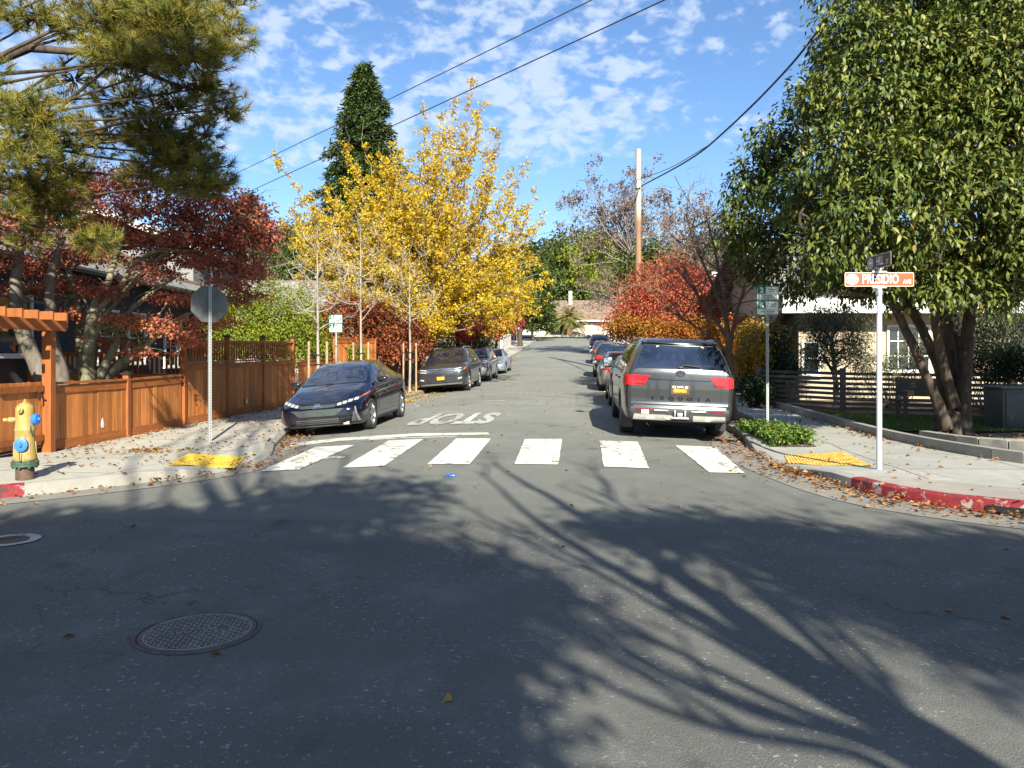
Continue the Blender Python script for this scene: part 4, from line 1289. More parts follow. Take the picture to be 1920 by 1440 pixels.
# white paper drops stuck on the fences
DROPM = simple('white_sticker', (.80, .80, .82), .5)
def drop(x, y, z, s, label):
    mb = MB(); pts = []
    for k in range(22):
        t = 2*math.pi*k/22; r = 1.0 if math.sin(t) < .2 else 1.0 - .0*t
        u = math.cos(t)*.30*(1 if math.sin(t) < 0 else (1-math.sin(t))**.75); w = math.sin(t)*.5 if math.sin(t) > 0 else math.sin(t)*.30
        pts.append(Vector((x, y + u*s*.75, z + w*s)))
    mb.prism(pts, (.006, .0006, 0))
    tag(fix_normals(mb.build('paper_sticker', DROPM)), label, 'sticker', 'white stickers on the cedar fences')
p = at(208, 795, 13.9); drop(-7.375, 13.85, p.z, .22, 'white drop shaped sticker on the low cedar fence')
p = at(457, 752, 19.9); drop(-6.80, 19.7, p.z, .22, 'white drop shaped sticker on the tall slatted cedar fence')

# ---- horizontal slat fence on the right
def slat_fence():
    A = Vector((6.45, 20.4, 0)); B = Vector((7.3, 17.7, 0)); C = Vector((9.6, 16.9, 0)); D = Vector((14.5, 16.2, 0))
    A = Vector((6.6, 20.6, 0)); B = Vector((8.0, 18.6, 0)); C = Vector((10.4, 18.0, 0)); D = Vector((13.2, 17.4, 0))
    root = empty('slat_fence', (A.x, A.y, lotz(A.x, A.y))); tag(root, 'dark horizontal slat fence behind the shaded lawn, before the beige house', 'fence')
    b = Vector(root.location); P = [A, B, C, D]
    for p in P:
        mb = MB(); mb.box(Vector((p.x, p.y, lotz(p.x, p.y)+.52)) - b, (.11, .11, 1.14), None, 0, .005); mb.build('post', SLATW, root)
    for p, q in zip(P[:-1], P[1:]):
        mb = MB()
        for k in range(8):
            z = .10 + k*.122
            a = Vector((p.x, p.y, lotz(p.x, p.y)+z)) - b; c = Vector((q.x, q.y, lotz(q.x, q.y)+z)) - b
            d = (c-a).normalized()
            mb.bar(a + d*.06 + Vector((0, 0, rng.normal(0, .008))), c - d*.06 + Vector((0, 0, rng.normal(0, .008))), .022, .076)
        mb.build('slat_panel', SLATW, root)
slat_fence()

def bench():
    x, y = 9.15, 16.6; z = lotz(x, y)
    root = empty('garden_bench', (x, y, z), R(-8)); tag(root, 'dark wooden bench in the shade beside the magnolia trunks', 'bench')
    mb = MB()
    for k in range(3): mb.box((0, -.03 + k*.15, .44), (1.35, .135, .035), None, 0, .005)
    mb.build('seat', BENCHW, root)
    mb = MB()
    for k in range(3): mb.box((0, .42 + k*.02, .60 + k*.13), (1.35, .03, .115), None, 0, .005)
    mb.build('backrest', BENCHW, root)
    for sx in (-.64, .64):
        for sy, h in ((-.06, .62), (.40, .95)):
            mb = MB(); mb.box((sx, sy, h/2), (.07, .07, h), None, 0, .005); mb.build('leg', BENCHW, root)
        mb = MB(); mb.box((sx, .16, .64), (.08, .56, .04), None, 0, .006); mb.build('armrest', BENCHW, root)
bench()

def utility_box():
    x, y = 9.5, 14.95; z = lotz(x, y)
    root = empty('utility_cabinet', (x, y, z), R(-6)); tag(root, 'dark grey metal utility cabinet in the shade right of the magnolia', 'cabinet')
    m = simple('cabinet_paint', (.06, .065, .065), .5, .2, .2, 3, .1); m2 = simple('cabinet_lid', (.10, .105, .105), .45, .2)
    mb = MB(); mb.box((.75, .3, .40), (1.5, .75, .8), None, 0, .015); mb.build('body', m, root, 40)
    mb = MB(); mb.box((.75, .3, .825), (1.6, .84, .05), None, 0, .012); mb.build('lid', m2, root, 40)
    for k in (0, 1):
        mb = MB(); mb.box((.38 + k*.74, -.088, .40), (.66, .02, .66), None, 0, .006); d = mb.build('door', m, root, 40)
        mb = MB(); mb.box((.62 + k*.26, -.105, .45), (.03, .02, .12), None, 0, .004); mb.build('handle', m2, d, 40)
    mb = MB(); mb.box((.75, .3, -.02), (1.7, .95, .10), None, 0, .01); mb.build('plinth', KERBM, root, 40)
utility_box()

# low concrete edgings along the right garden
def edging(name, label, pts, w, h, mat, seg=None):
    mb = MB(); P = dens_line([(x, y, 0) for x, y in pts], seg or .5)
    for a, c in zip(P[:-1], P[1:]):
        za = lotz(a[0], a[1]); zb = lotz(c[0], c[1])
        A = Vector((a[0], a[1], za + h/2 - .04)); B = Vector((c[0], c[1], zb + h/2 - .04)); d = (B-A).normalized()
        g = .006 if seg else 0
        mb.bar(A + d*g, B - d*g, w, h + .08)
    tag(mb.build(name, mat), label, 'garden edging')
edging('concrete_edging', 'long low concrete edging along the right pavement and lawn', [(6.98, 20.3), (6.80, 17.0), (6.66, 13.9), (6.68, 12.0), (6.82, 10.6), (7.45, 9.75), (9.3, 9.3), (14, 8.8)], .13, .15, KERBM)
edging('block_edging', 'row of grey concrete blocks edging the bed below the magnolia', [(6.95, 13.0), (7.15, 11.9), (7.75, 10.9), (9.0, 10.2), (12, 9.7)], .16, .20, simple('edging_block', (.27, .255, .22), .85, 0, .3, 5, .3, 50), .42)
edging('block_edging', 'second block row crossing the bed in front of the magnolia trunks', [(7.3, 12.2), (8.4, 11.7), (12, 11.6)], .16, .17, simple('edging_block', (.27, .255, .22), .85), .42)

# ---- fire hydrant
def hydrant():
    x, y = -5.80, 9.16; z = zL(x, y)
    root = empty('fire_hydrant', (x, y, z), R(6)); root.scale = (.86, .86, 1.02); tag(root, 'faded yellow fire hydrant with blue outlet caps at the left corner', 'fire hydrant')
    Y_ = NT('hydrant_yellow'); v = Y_.coord('Object'); n = Y_.noise(v, 5, 6, .7); n2 = Y_.noise(Y_.coord('Object', (1, 1, .25)), 18, 4)
    c = Y_.ramp(n, [(.3, (.27, .17, .035)), (.7, (.38, .26, .07))])
    c = Y_.mix(Y_.ramp(n2, [(.50, 0), (.66, .85)]), c, (.36, .29, .17)); c = Y_.mix(Y_.ramp(Y_.noise(v, 11, 5, .7), [(.60, 0), (.66, .9)]), c, (.10, .06, .035))
    Y_.pbr(c, .6, 0, Y_.bump(n2, .2, .005)); YH = Y_.m
    BL = simple('hydrant_blue', (.03, .15, .50), .45, 0, .2, 12); GR = simple('hydrant_green', (.035, .075, .05), .6, 0, .3, 20); RU = simple('rusty_iron', (.10, .06, .04), .8, .3, .4, 14, .3)
    mb = MB(); mb.lathe((0, 0, 0), [(.001, 0), (.115, 0), (.115, .13), (.105, .15), (.105, .17)], 24); mb.build('base_pipe', RU, root, 40)
    mb = MB(); mb.lathe((0, 0, 0), [(.10, .155), (.17, .155), (.17, .178), (.165, .182), (.17, .186), (.17, .208), (.12, .212)], 32)
    for k in range(8):
        t = 2*math.pi*k/8; mb.lathe((.148*math.cos(t), .148*math.sin(t), 0), [(.001, .135), (.019, .135), (.019, .23), (.001, .23)], 6)
    mb.build('flange', GR, root, 30)
    mb = MB()
    mb.lathe((0, 0, 0), [(.118, .205), (.142, .225), (.148, .25), (.138, .30), (.128, .38), (.122, .46), (.122, .56), (.128, .57), (.128, .59), (.120, .60), (.116, .66), (.116, .80),
                         (.110, .84), (.092, .865), (.074, .872), (.070, .885), (.045, .89), (.001, .89)], 32)
    # ribs of the barrel foot
    for k in range(6):
        t = 2*math.pi*k/6 + .3; mb.bar((.13*math.cos(t), .13*math.sin(t), .235), (.118*math.cos(t), .118*math.sin(t), .44), .03, .03)
    mb.build('barrel', YH, root, 40)
    mb = MB(); mb.lathe((0, 0, .885), [(.030, 0), (.030, .02), (.016, .022), (.016, .05), (.001, .05)], 5); mb.build('top_nut', YH, root, 30)
    def outlet(dirv, zz, r, ln, mat, nm, nut=True):
        d = Vector(dirv).normalized(); q = d.to_track_quat('Z', 'Y').to_matrix()
        mb = MB(); prof = [(r*.85, .09), (r*.85, .125), (r*1.05, .13), (r*1.05, .13+ln*.55), (r*.9, .13+ln*.62), (r*.55, .13+ln*.66), (r*.3, .13+ln*.68)]
        if nut: prof += [(.022, .13+ln*.68), (.020, .13+ln*1.05), (.001, .13+ln*1.05)]
        else: prof += [(.001, .13+ln*.68)]
        mb.lathe((0, 0, zz), prof, 20, M=q); mb.build(nm, mat, root, 40)
    outlet((.15, -1, 0), .415, .078, .07, BL, 'outlet_cap')
    outlet((1, -.12, .0), .70, .062, .085, BL, 'outlet_cap')
    outlet((-1, -.1, 0), .695, .030, .13, YH, 'side_bolt')
    outlet((.05, -1, .25), .775, .036, .06, YH, 'front_nut')
    mb = MB(); pts = [Vector((.19, -.03, .66)) + Vector((-.10*t, -.09*math.sin(t*math.pi), -.11*math.sin(t*math.pi))) for t in np.linspace(0, 1, 14)]
    for a, c in zip(pts[:-1], pts[1:]): mb.tube([a, c], .0065, 5)
    mb.build('cap_chain', simple('chain_iron', (.10, .07, .05), .7, .5), root); mb = MB()
    pts = [Vector((.03, -.205, .345)) + Vector((.0, .0, -.10*t)) for t in np.linspace(0, 1, 6)]
    for i, (a, c) in enumerate(zip(pts[:-1], pts[1:])): mb.tube([a + Vector((.004*(i % 2), 0, 0)), c], .006, 5)
    mb.build('cap_chain', simple('chain_iron', (.10, .07, .05), .7, .5), root)
hydrant()

# ---- signs
GALV = simple('galvanised_steel', (.42, .43, .43), .42, .75, .2, 10)
GALV_P = simple('galvanised_post', (.50, .52, .52), .5, .35, .2, 8)
ALUB = simple('sign_back_aluminium', (.095, .10, .10), .5, .2, .3, 5)  # colour kept dark to stand for tree shade on the sign back
SIGNW = simple('sign_white', (.78, .79, .77), .45, 0, .04, 3)
SIGNG = simple('sign_green', (.01, .20, .14), .45, 0, .1, 6)
def perforated(name, h):
    t = NT(name); g = t.coord('Object'); s = t.n('ShaderNodeSeparateXYZ'); t.l(g, s.inputs[0])
    zz = t.math('SUBTRACT', t.math('FRACT', t.math('MULTIPLY', s.outputs['Z'], 1/.0508)), .5)
    d = t.math('ADD', t.math('POWER', t.math('MULTIPLY', zz, 1.6), 2.0), t.math('POWER', t.math('MULTIPLY', s.outputs['X'], 1/.0155), 2.0))
    c = t.mix(t.ramp(d, [(.20, 1.0), (.26, 0.0)]), (.30, .315, .315), (.05, .05, .05))
    t.pbr(c, .55, .1); return t.m
PERF = perforated('perforated_steel', 1)
def rounded_panel(mb, w, h, r, th, mi=0, n=5, off=(0, 0, 0)):
    pts = []
    for cx, cz, a0 in ((w/2-r, h/2-r, 0), (-w/2+r, h/2-r, 90), (-w/2+r, -h/2+r, 180), (w/2-r, -h/2+r, 270)):
        for k in range(n+1):
            a = R(a0 + 90*k/n); pts.append(Vector((cx + r*math.cos(a) + off[0], off[1], cz + r*math.sin(a) + off[2])))
    mb.prism(pts, (0, th, 0), mi)

def stop_sign():
    x, y = -5.50, 14.0; z = zL(x, y)
    root = empty('stop_sign', (x, y, z), R(43)); tag(root, 'bare metal back of an octagonal stop sign on a perforated post', 'road sign')
    mb = MB(); mb.box((0, 0, 1.42), (.048, .048, 2.84)); mb.build('post', PERF, root)
    mb = MB(); r = .33/math.cos(math.pi/8)
    mb.prism([Vector((r*math.cos(math.pi/8 + k*math.pi/4), 0, r*math.sin(math.pi/8 + k*math.pi/4) + 2.50)) for k in range(8)], (0, .004, 0))
    o = mb.build('sign_panel', ALUB, root); o.location = (0, .028, 0); fix_normals(o)
    mb = MB(); mb.prism([Vector((r*.99*math.cos(math.pi/8 + k*math.pi/4), .0345, r*.99*math.sin(math.pi/8 + k*math.pi/4) + 2.50)) for k in range(8)], (0, .002, 0))
    fix_normals(mb.build('sign_face', simple('sign_red', (.45, .02, .025), .4), root))
    mb = MB()
    for zz in (2.32, 2.68): mb.lathe((0, -.026, zz), [(.012, 0), (.012, -.010), (.001, -.010)], 6, 'Y')
    mb.build('bolt', GALV, root)
stop_sign()

def parking_sign(x, y, top, w, h, label, rz=0, zf=None, shade=False, post='perf', face='green'):
    z = (zf or zlot)(x, y); z = float(z)
    root = empty('parking_sign', (x, y, z), rz); tag(root, label, 'road sign', None)
    H = top - z
    mb = MB()
    if post == 'perf': mb.box((0, 0, H/2), (.045, .045, H))
    else: mb.tube([(0, 0, 0), (0, 0, H)], .03, 10)
    mb.build('post', PERF if post == 'perf' else GALV, root)
    if face == 'white':
        mb = MB(); rounded_panel(mb, w, h, .03, .004, off=(0, -.03, H - h/2)); fix_normals(mb.build('sign_panel', SIGNW, root)); return
    for k in (0, 1):
        zz = H - h*(.25 + .5*k)
        mb = MB(); rounded_panel(mb, w, h*.485, .025, .004, off=(0, -.03, zz)); pn = fix_normals(mb.build('sign_panel', SIGNG, root))
        mb = MB(); rounded_panel(mb, w-.03, h*.485-.03, .018, .002, off=(0, -.0325, zz)); fix_normals(mb.build('sign_face', SIGNW, pn))
        mb = MB(); rounded_panel(mb, w*.36, h*.24, .004, .002, off=(-w*.27, -.035, zz + h*.095)); fix_normals(mb.build('sign_square', SIGNG, pn))
        me = text_mesh('2' if k == 0 else 'R', h*.24, .006, 1.0); o = link('lettering', me, pn, SIGNW); o.rotation_euler = (R(90), 0, 0); o.location = (-w*.27, -.0362, zz + h*.095)
        mb = MB()
        for j, (cx, cz, bw) in enumerate(((.18, .13, .40), (.18, .06, .34), (-.0, -.07, .62), (0, -.13, .70), (0, -.18, .5))):
            rounded_panel(mb, w*bw*(.9 if k else .8), h*.022, .001, .001, off=(w*cx, -.0358, zz + h*cz))
        fix_normals(mb.build('small_print', SIGNG, pn))
x, y = 4.83, 14.55; parking_sign(x, y, at(0, 536, y).z, .42, .56, 'parking sign with green squares on a perforated post in the right verge', R(-2), zR)
x, y = at(630, 0, 21.6).x, 21.6; parking_sign(x, y, at(0, 590, y).z, .37, .50, 'white parking sign with green squares behind the dark blue hatchback', R(2), post='pipe')
x, y = at(869, 0, 43).x, 43.0; parking_sign(x, y, at(0, 614, y).z, .36, .50, 'small green and white parking sign above the silver car up the street', 0, post='pipe')
x, y = at(969, 0, 75).x, 75.0; parking_sign(x, y, at(0, 606, y).z, .46, .52, 'small plain white sign on a white post far up the left pavement', 0, post='pipe', face='white')

def street_name_sign():
    x, y = 4.765, 9.98; z = zR(x, y)
    root = empty('street_name_sign', (x, y, z)); tag(root, 'white pole with orange and brown street name blades at the right corner', 'street sign')
    PW = NT('pole_white_paint'); v = PW.coord('Object'); n = PW.noise(v, 9, 6, .7)
    c = PW.mix(PW.ramp(n, [(.60, 0), (.66, .9)]), (.47, .48, .47), (.20, .17, .14)); PW.pbr(c, .5, .1); PW = PW.m
    H = at(0, 545, y).z - z
    mb = MB(); mb.lathe((0, 0, 0), [(.001, 0), (.034, 0), (.034, H-.04), (.030, H-.035)], 20); mb.build('pole', PW, root, 40)
    mb = MB(); mb.lathe((0, 0, H), [(.030, -.06), (.046, -.058), (.046, .0), (.036, .015), (.036, .03), (.02, .03)], 16); mb.box((0, 0, .045 + H), (.19, .035, .035), None, 0, .004)
    for sx in (-.075, .075): mb.lathe((sx, -.018, H+.048), [(.009, 0), (.009, -.006), (.001, -.006)], 6, 'Y')
    mb.build('lower_bracket', GALV, root, 40)
    OR = simple('sign_orange_brown', (.235, .055, .008), .55, 0, .10, 4); BR = simple('sign_dark_brown', (.085, .040, .024), .42, 0, .10, 4); WH = SIGNW; EDGE = simple('sign_white_edge', (.72, .70, .66), .5)
    bz = H + .145; W_ = .90; h_ = .185
    def blade(nm, colr, rz, bz, W_, h_, word, suf, ws, ss):
        b = empty(nm, (0, 0, bz), rz); b.parent = root
        mb = MB(); rounded_panel(mb, W_, h_, .02, .008, off=(0, -.004, 0)); fix_normals(mb.build('blade_panel', colr, b))
        mb = MB()
        for s in (-1, 1):
            rr = rounded_panel(mb, W_-.006, h_-.006, .018, .0012, off=(0, -.0052 if s < 0 else .004, 0))
        fix_normals(mb.build('blade_border', EDGE, b))
        mb = MB()
        for s in (-1, 1): rounded_panel(mb, W_-.018, h_-.018, .016, .0012, off=(0, -.0064 if s < 0 else .0052, 0))
        fix_normals(mb.build('blade_face', colr, b))
        for s in (1, -1):
            f = -.0072 if s > 0 else .0072
            for txt, size, cx, cz, wd, bd in ((word, ws, .015 if word != 'HILL' else .03, .0, .70 if word != 'HILL' else .62, .0022), (suf, ss, .36 if word != 'HILL' else .235, -.032, .80, .001)):
                me = text_mesh(txt, size, bd, wd); o = link('lettering', me, b, WH); o.rotation_euler = (R(90), 0, 0 if s > 0 else math.pi); o.location = (cx*s, f, cz)
            # round emblem: a ring of rays over a little building
            mb = MB(); ex = (-W_/2 + .095)*s; q = .072
            def fl(pts): mb.prism([Vector((ex + p[0], f, p[1])) for p in pts], (0, -.0012*s, 0))
            nseg = 26
            for k in range(nseg):
                a0, a1 = 2*math.pi*k/nseg, 2*math.pi*(k+1)/nseg
                fl([(q*math.cos(a0)*1.15, q*math.sin(a0)*.95), (q*math.cos(a1)*1.15, q*math.sin(a1)*.95), (q*.88*math.cos(a1)*1.15, q*.88*math.sin(a1)*.95), (q*.88*math.cos(a0)*1.15, q*.88*math.sin(a0)*.95)])
            for k in range(9):
                a = math.pi*(k+.5)/9; c_, s_ = math.cos(a), math.sin(a)
                fl([(c_*q*.45 - s_*.003, s_*q*.45 + c_*.003), (c_*q*.45 + s_*.003, s_*q*.45 - c_*.003), (c_*q*.85*1.1 + s_*.005, s_*q*.8 - c_*.005), (c_*q*.85*1.1 - s_*.005, s_*q*.8 + c_*.005)])
            fl([(-.052, -.012), (.052, -.012), (.052, .012), (.030, .012), (.018, .030), (.0, .012), (-.018, .030), (-.030, .012), (-.052, .012)])
            for k in range(4): fl([(-.055 + .03*k, -.038), (-.038 + .03*k, -.038), (-.038 + .03*k, -.018), (-.055 + .03*k, -.018)])
            fl([(-.062, -.050), (.062, -.050), (.050, -.058), (-.050, -.058)])
            fix_normals(mb.build('emblem', WH, b))
    blade('name_blade', OR, R(0), bz, W_, h_, 'PRESIDIO', 'AVE', .165, .075)
    mb = MB(); mb.box((0, 0, bz+.095), (.19, .04, .03), None, 0, .004); mb.box((0, 0, bz+.125), (.06, .05, .05), None, 0, .008); mb.box((.0, 0, bz+.15), (.11, .035, .02), None, 0, .003)
    for sx in (-.075, .075): mb.lathe((sx, -.02, bz+.095), [(.009, 0), (.009, -.006), (.001, -.006)], 6, 'Y')
    mb.build('upper_bracket', GALV, root, 40)
    blade('name_blade', BR, R(-91), bz + .235, .66, .185, 'HILL', 'ST', .16, .08)
street_name_sign()
# ================================================================== cars
def car_paint(name, col, metal=.35, rough=.32):
    if name in _mc: return _mc[name]
    t = NT(name); v = t.coord('Object')
    n = t.noise(v, 3, 4, .6); d = t.noise(v, 40, 3, .6)
    g = t.n('ShaderNodeSeparateXYZ'); t.l(v, g.inputs[0])
    dust = t.math('MULTIPLY', t.ramp(g.outputs['Z'], [(.2, .16), (.55, 0.0)]), n)
    c = t.mix(dust, col, (.20, .17, .13))
    r = t.math('ADD', t.math('MULTIPLY', d, .10), t.math('ADD', rough-.05, t.math('MULTIPLY', dust, .5)), True)
    t.pbr(c, r, metal, None, .5, .8)
    _mc[name] = t.m; return t.m
GLASS = NT('car_glass'); _n = GLASS.noise(GLASS.coord('Object'), 2.5, 3)
GLASS.pbr(GLASS.ramp(_n, [(.35, (.004, .007, .016)), (.65, (.010, .015, .032))]), .02, 0, None, 1.0, 1.0); GLASS = GLASS.m
TYRE = simple('tyre_rubber', (.022, .022, .022), .85, 0, .3, 20, .2, 60)
RIM = simple('alloy_rim', (.42, .43, .44), .30, .85, .12, 8)
RIMD = simple('dark_rim_gap', (.018, .018, .018), .6)
BLACKP = simple('black_plastic', (.018, .018, .019), .48, 0, .25, 10)
WELL = simple('wheel_well', (.008, .008, .008), .9)
CHROME = simple('chrome_trim', (.62, .62, .63), .16, 1.0, .06, 6)
SILVERP = simple('silver_plastic', (.27, .26, .24), .45, .3, .10, 8)
LAMPW = simple('headlamp_lens', (.55, .57, .60), .12, .3, .25, 24)
LAMPD = simple('lamp_housing', (.05, .052, .056), .2, .3)
AMBER = simple('amber_lens', (.42, .10, .02), .2, 0, .2, 10)
REDL = simple('red_tail_lens', (.48, .012, .018), .16, 0, .12, 5, 0, 40, .6)
REDD = simple('dark_red_lens', (.16, .006, .008), .2)
PLATE_D = simple('plate_dark', (.075, .04, .02), .5)
PLATE_Y = simple('plate_yellow', (.60, .36, .02), .5)
SEAM = simple('panel_gap', (.004, .004, .004), .9)

class Car:
    def __init__(s, name, label, L, top, belt, w, wr, bottom, frake, rrake, wheels, wr_r, paint, ff=.7, fr=.9, crown=.05, mid=.55, group=None, category='car', dense=1.0):
        s.L = L; s.Rw = wr_r; s.paint = paint; s.wheels = wheels
        s.root = empty(name); tag(s.root, label, category, group)
        f = lambda T: np.array(T, float)
        top, belt, w, wr, bottom, frake, rrake = map(f, (top, belt, w, wr, bottom, frake, rrake))
        S = np.unique(np.concatenate([np.linspace(0, .35, 14), np.linspace(.35, L-.35, int(96*dense)), np.linspace(L-.35, L, 14)]))
        I = lambda T, q: pchip(T[:, 0], T[:, 1], q)
        q = np.linspace(0, 10, 61)
        G = np.zeros((len(S), len(q), 3))
        for i, sv in enumerate(S):
            zb, zl, zt, hw, ht = (float(I(T, sv)) for T in (bottom, belt, top, w, wr))
            zt = max(zt, zl + .012); ht = min(ht, hw-.03); zE = zt - crown*min(1, (zt-zl)/.25 + .25)
            zE = max(zE, zl + .004)
            cx = [0, hw-.20, hw-.07, hw-.025, hw, hw-.012, hw-.05, ht + (hw-.05-ht)*.16, ht-.07, ht*.5, 0]
            cz = [zb, zb, zb+.025, zb+.16, zb + (zl-zb)*mid, zl-.10*min(1, (zl-zb)/.5), zl, zE - (zE-zl)*.13, zE + (zt-zE)*.35, zt - (zt-zE)*.25, zt]
            xs_ = pchip(np.arange(11), cx, q); zs_ = pchip(np.arange(11), cz, q)
            fa = max(0, 1 - sv/ff)**1.3; ra = max(0, 1 - (L-sv)/fr)**1.3
            G[i, :, 0] = xs_; G[i, :, 2] = zs_
            G[i, :, 1] = L/2 - (sv + I(frake, zs_)*fa - I(rrake, zs_)*ra)
        bm = bmesh.new(); m = len(q)
        vr = [[bm.verts.new(G[i, j]) for j in range(m)] for i in range(len(S))]
        vl = [[bm.verts.new((-G[i, j, 0], G[i, j, 1], G[i, j, 2])) for j in range(m)] for i in range(len(S))]
        for i in range(len(S)-1):
            for j in range(m-1):
                for v, fl in ((vr, 0), (vl, 1)):
                    a = [v[i][j], v[i+1][j], v[i+1][j+1], v[i][j+1]]
                    try: bm.faces.new(a if fl else a[::-1])
                    except ValueError: pass
        nc = 22
        for i, sg in ((0, 1), (len(S)-1, -1)):
            rows = []
            for j in range(m):
                r = []
                for k in range(nc+1):
                    t = -1 + 2*k/nc; x = G[i, j, 0]*t
                    b = .045*(1 - t*t)*sg*min(1, G[i, j, 0]/.4)
                    r.append(bm.verts.new((x, G[i, j, 1] + b, G[i, j, 2])) if 0 < k < nc else (vl[i][j] if k == 0 else vr[i][j]))
                rows.append(r)
            for j in range(m-1):
                for k in range(nc):
                    a = [rows[j][k], rows[j][k+1], rows[j+1][k+1], rows[j+1][k]]
                    a2 = []
                    for v in a:
                        if v not in a2: a2.append(v)
                    if len(a2) < 3: continue
                    try: bm.faces.new(a2 if sg < 0 else a2[::-1])
                    except ValueError: pass
        bmesh.ops.remove_doubles(bm, verts=bm.verts, dist=.0012)
        bmesh.ops.dissolve_degenerate(bm, edges=bm.edges, dist=.0005)
        bmesh.ops.recalc_face_normals(bm, faces=bm.faces)
        c = sum((fc.normal.z*fc.calc_area()*fc.calc_center_median().z for fc in bm.faces), 0.0)
        if c < 0: bmesh.ops.reverse_faces(bm, faces=bm.faces)
        bm.normal_update()
        s.bm = bm; s.hw = float(w[:, 1].max())
        me = bpy.data.meshes.new('body'); bm.to_mesh(me)
        me.materials.append(paint); me.materials.append(WELL)
        tmp = bpy.data.objects.new('body', me); COL.objects.link(tmp)
        cuts = []
        for sv in wheels:
            for sx in (-1, 1):
                mb = MB(); mb.lathe((sx*(s.hw-.13), L/2 - sv, wr_r + .01), [(.001, -.17), (wr_r+.055, -.17), (wr_r+.055, .3), (.001, .3)] if sx > 0 else [(.001, -.3), (wr_r+.055, -.3), (wr_r+.055, .17), (.001, .17)], 40, 'X')
                cm = mb.mesh('cutter'); cm.materials.append(WELL); cm.materials.append(WELL)
                b2 = bmesh.new(); b2.from_mesh(cm); bmesh.ops.remove_doubles(b2, verts=b2.verts, dist=.002); bmesh.ops.recalc_face_normals(b2, faces=b2.faces)
                for fc in b2.faces: fc.material_index = 1
                b2.to_mesh(cm); b2.free()
                co = bpy.data.objects.new('cutter', cm); COL.objects.link(co); cuts.append(co)
                md = tmp.modifiers.new('arch', 'BOOLEAN'); md.operation = 'DIFFERENCE'; md.object = co; md.solver = 'EXACT'
                try: md.material_mode = 'INDEX'
                except Exception: pass
        dg = bpy.context.evaluated_depsgraph_get(); dg.update()
        me2 = bpy.data.meshes.new_from_object(tmp.evaluated_get(dg))
        for co in cuts: bpy.data.objects.remove(co)
        bpy.data.objects.remove(tmp)
        me2.polygons.foreach_set('use_smooth', [True]*len(me2.polygons))
        try: me2.set_sharp_from_angle(angle=R(38))
        except Exception: pass
        me2.name = 'body'
        s.body = bpy.data.objects.new('body', me2); COL.objects.link(s.body); s.body.parent = s.root
    def patch(s, name, poly, proj, mat, off=.004, parent=None, smin=None, smax=None, sign=1, thr=.25, rim=True):
        """piece of the body surface inside a convex outline, lifted a little; proj front/rear: (x, z), side: (s, z), top: (x, s)"""
        L = s.L
        poly = [Vector(p) for p in poly]
        A = sum(poly[i].x*poly[(i+1) % len(poly)].y - poly[(i+1) % len(poly)].x*poly[i].y for i in range(len(poly)))
        if A < 0: poly.reverse()
        if proj == 'front': pr = lambda c: (c.x, c.z); d = Vector((0, 1, 0)); to3 = lambda p: Vector((p.x, 0, p.y)); fix = (0, 2)
        elif proj == 'rear': pr = lambda c: (c.x, c.z); d = Vector((0, -1, 0)); to3 = lambda p: Vector((p.x, 0, p.y))
        elif proj == 'side': pr = lambda c: (L/2 - c.y, c.z); d = Vector((sign, 0, 0)); to3 = lambda p: Vector((0, L/2 - p.x, p.y))
        else: pr = lambda c: (c.x, L/2 - c.y); d = Vector((0, 0, 1)); to3 = lambda p: Vector((p.x, L/2 - p.y, 0))
        x0 = min(p.x for p in poly)-.12; x1 = max(p.x for p in poly)+.12; y0 = min(p.y for p in poly)-.12; y1 = max(p.y for p in poly)+.12
        bm = s.bm.copy(); bm.normal_update()
        kill = []
        for f in bm.faces:
            c = f.calc_center_median(); u, v = pr(c); sv = L/2 - c.y
            if f.normal.dot(d) < thr or not (x0 < u < x1 and y0 < v < y1) or (smin is not None and sv < smin) or (smax is not None and sv > smax): kill.append(f)
        bmesh.ops.delete(bm, geom=kill, context='FACES')
        cen = to3(sum(poly, Vector((0, 0)))/len(poly))
        for i in range(len(poly)):
            a, b = to3(poly[i]), to3(poly[(i+1) % len(poly)])
            no = (b-a).cross(d).normalized()
            if no.dot(cen - a) > 0: no = -no
            bmesh.ops.bisect_plane(bm, geom=list(bm.verts) + list(bm.edges) + list(bm.faces), plane_co=a, plane_no=no, clear_outer=True, dist=1e-5)
        if not bm.faces: bm.free(); return None
        bm.normal_update()
        nrm = {v: v.normal.copy() for v in bm.verts}
        for v in bm.verts: v.co += nrm[v]*off
        if rim:
            be = [e for e in bm.edges if len(e.link_faces) == 1]
            r = bmesh.ops.extrude_edge_only(bm, edges=be)
            for g in r['geom']:
                if isinstance(g, bmesh.types.BMVert):
                    # the rim drops back to the body
                    n = min(nrm, key=lambda q: (q.co - g.co).length_squared) if False else None
                    g.co -= (g.normal if g.normal.length > .1 else d)*off if False else d*off
        me = bpy.data.meshes.new(name); bm.to_mesh(me); bm.free()
        me.polygons.foreach_set('use_smooth', [True]*len(me.polygons))
        try: me.set_sharp_from_angle(angle=R(40))
        except Exception: pass
        return link(name, me, parent or s.root, mat)
    def panel(s, name, poly, proj, gap=.008, **kw):
        """door, bonnet or tailgate: painted panel with a dark gap round it"""
        c = sum((Vector(p) for p in poly), Vector((0, 0)))/len(poly)
        big = [tuple(Vector(p) + (Vector(p)-c).normalized()*gap*1.5) for p in poly]
        o = s.patch(name, poly, proj, s.paint, .0035, **kw)
        if o is not None: s.patch('panel_gap', big, proj, SEAM, .0012, parent=o, **kw)
        return o
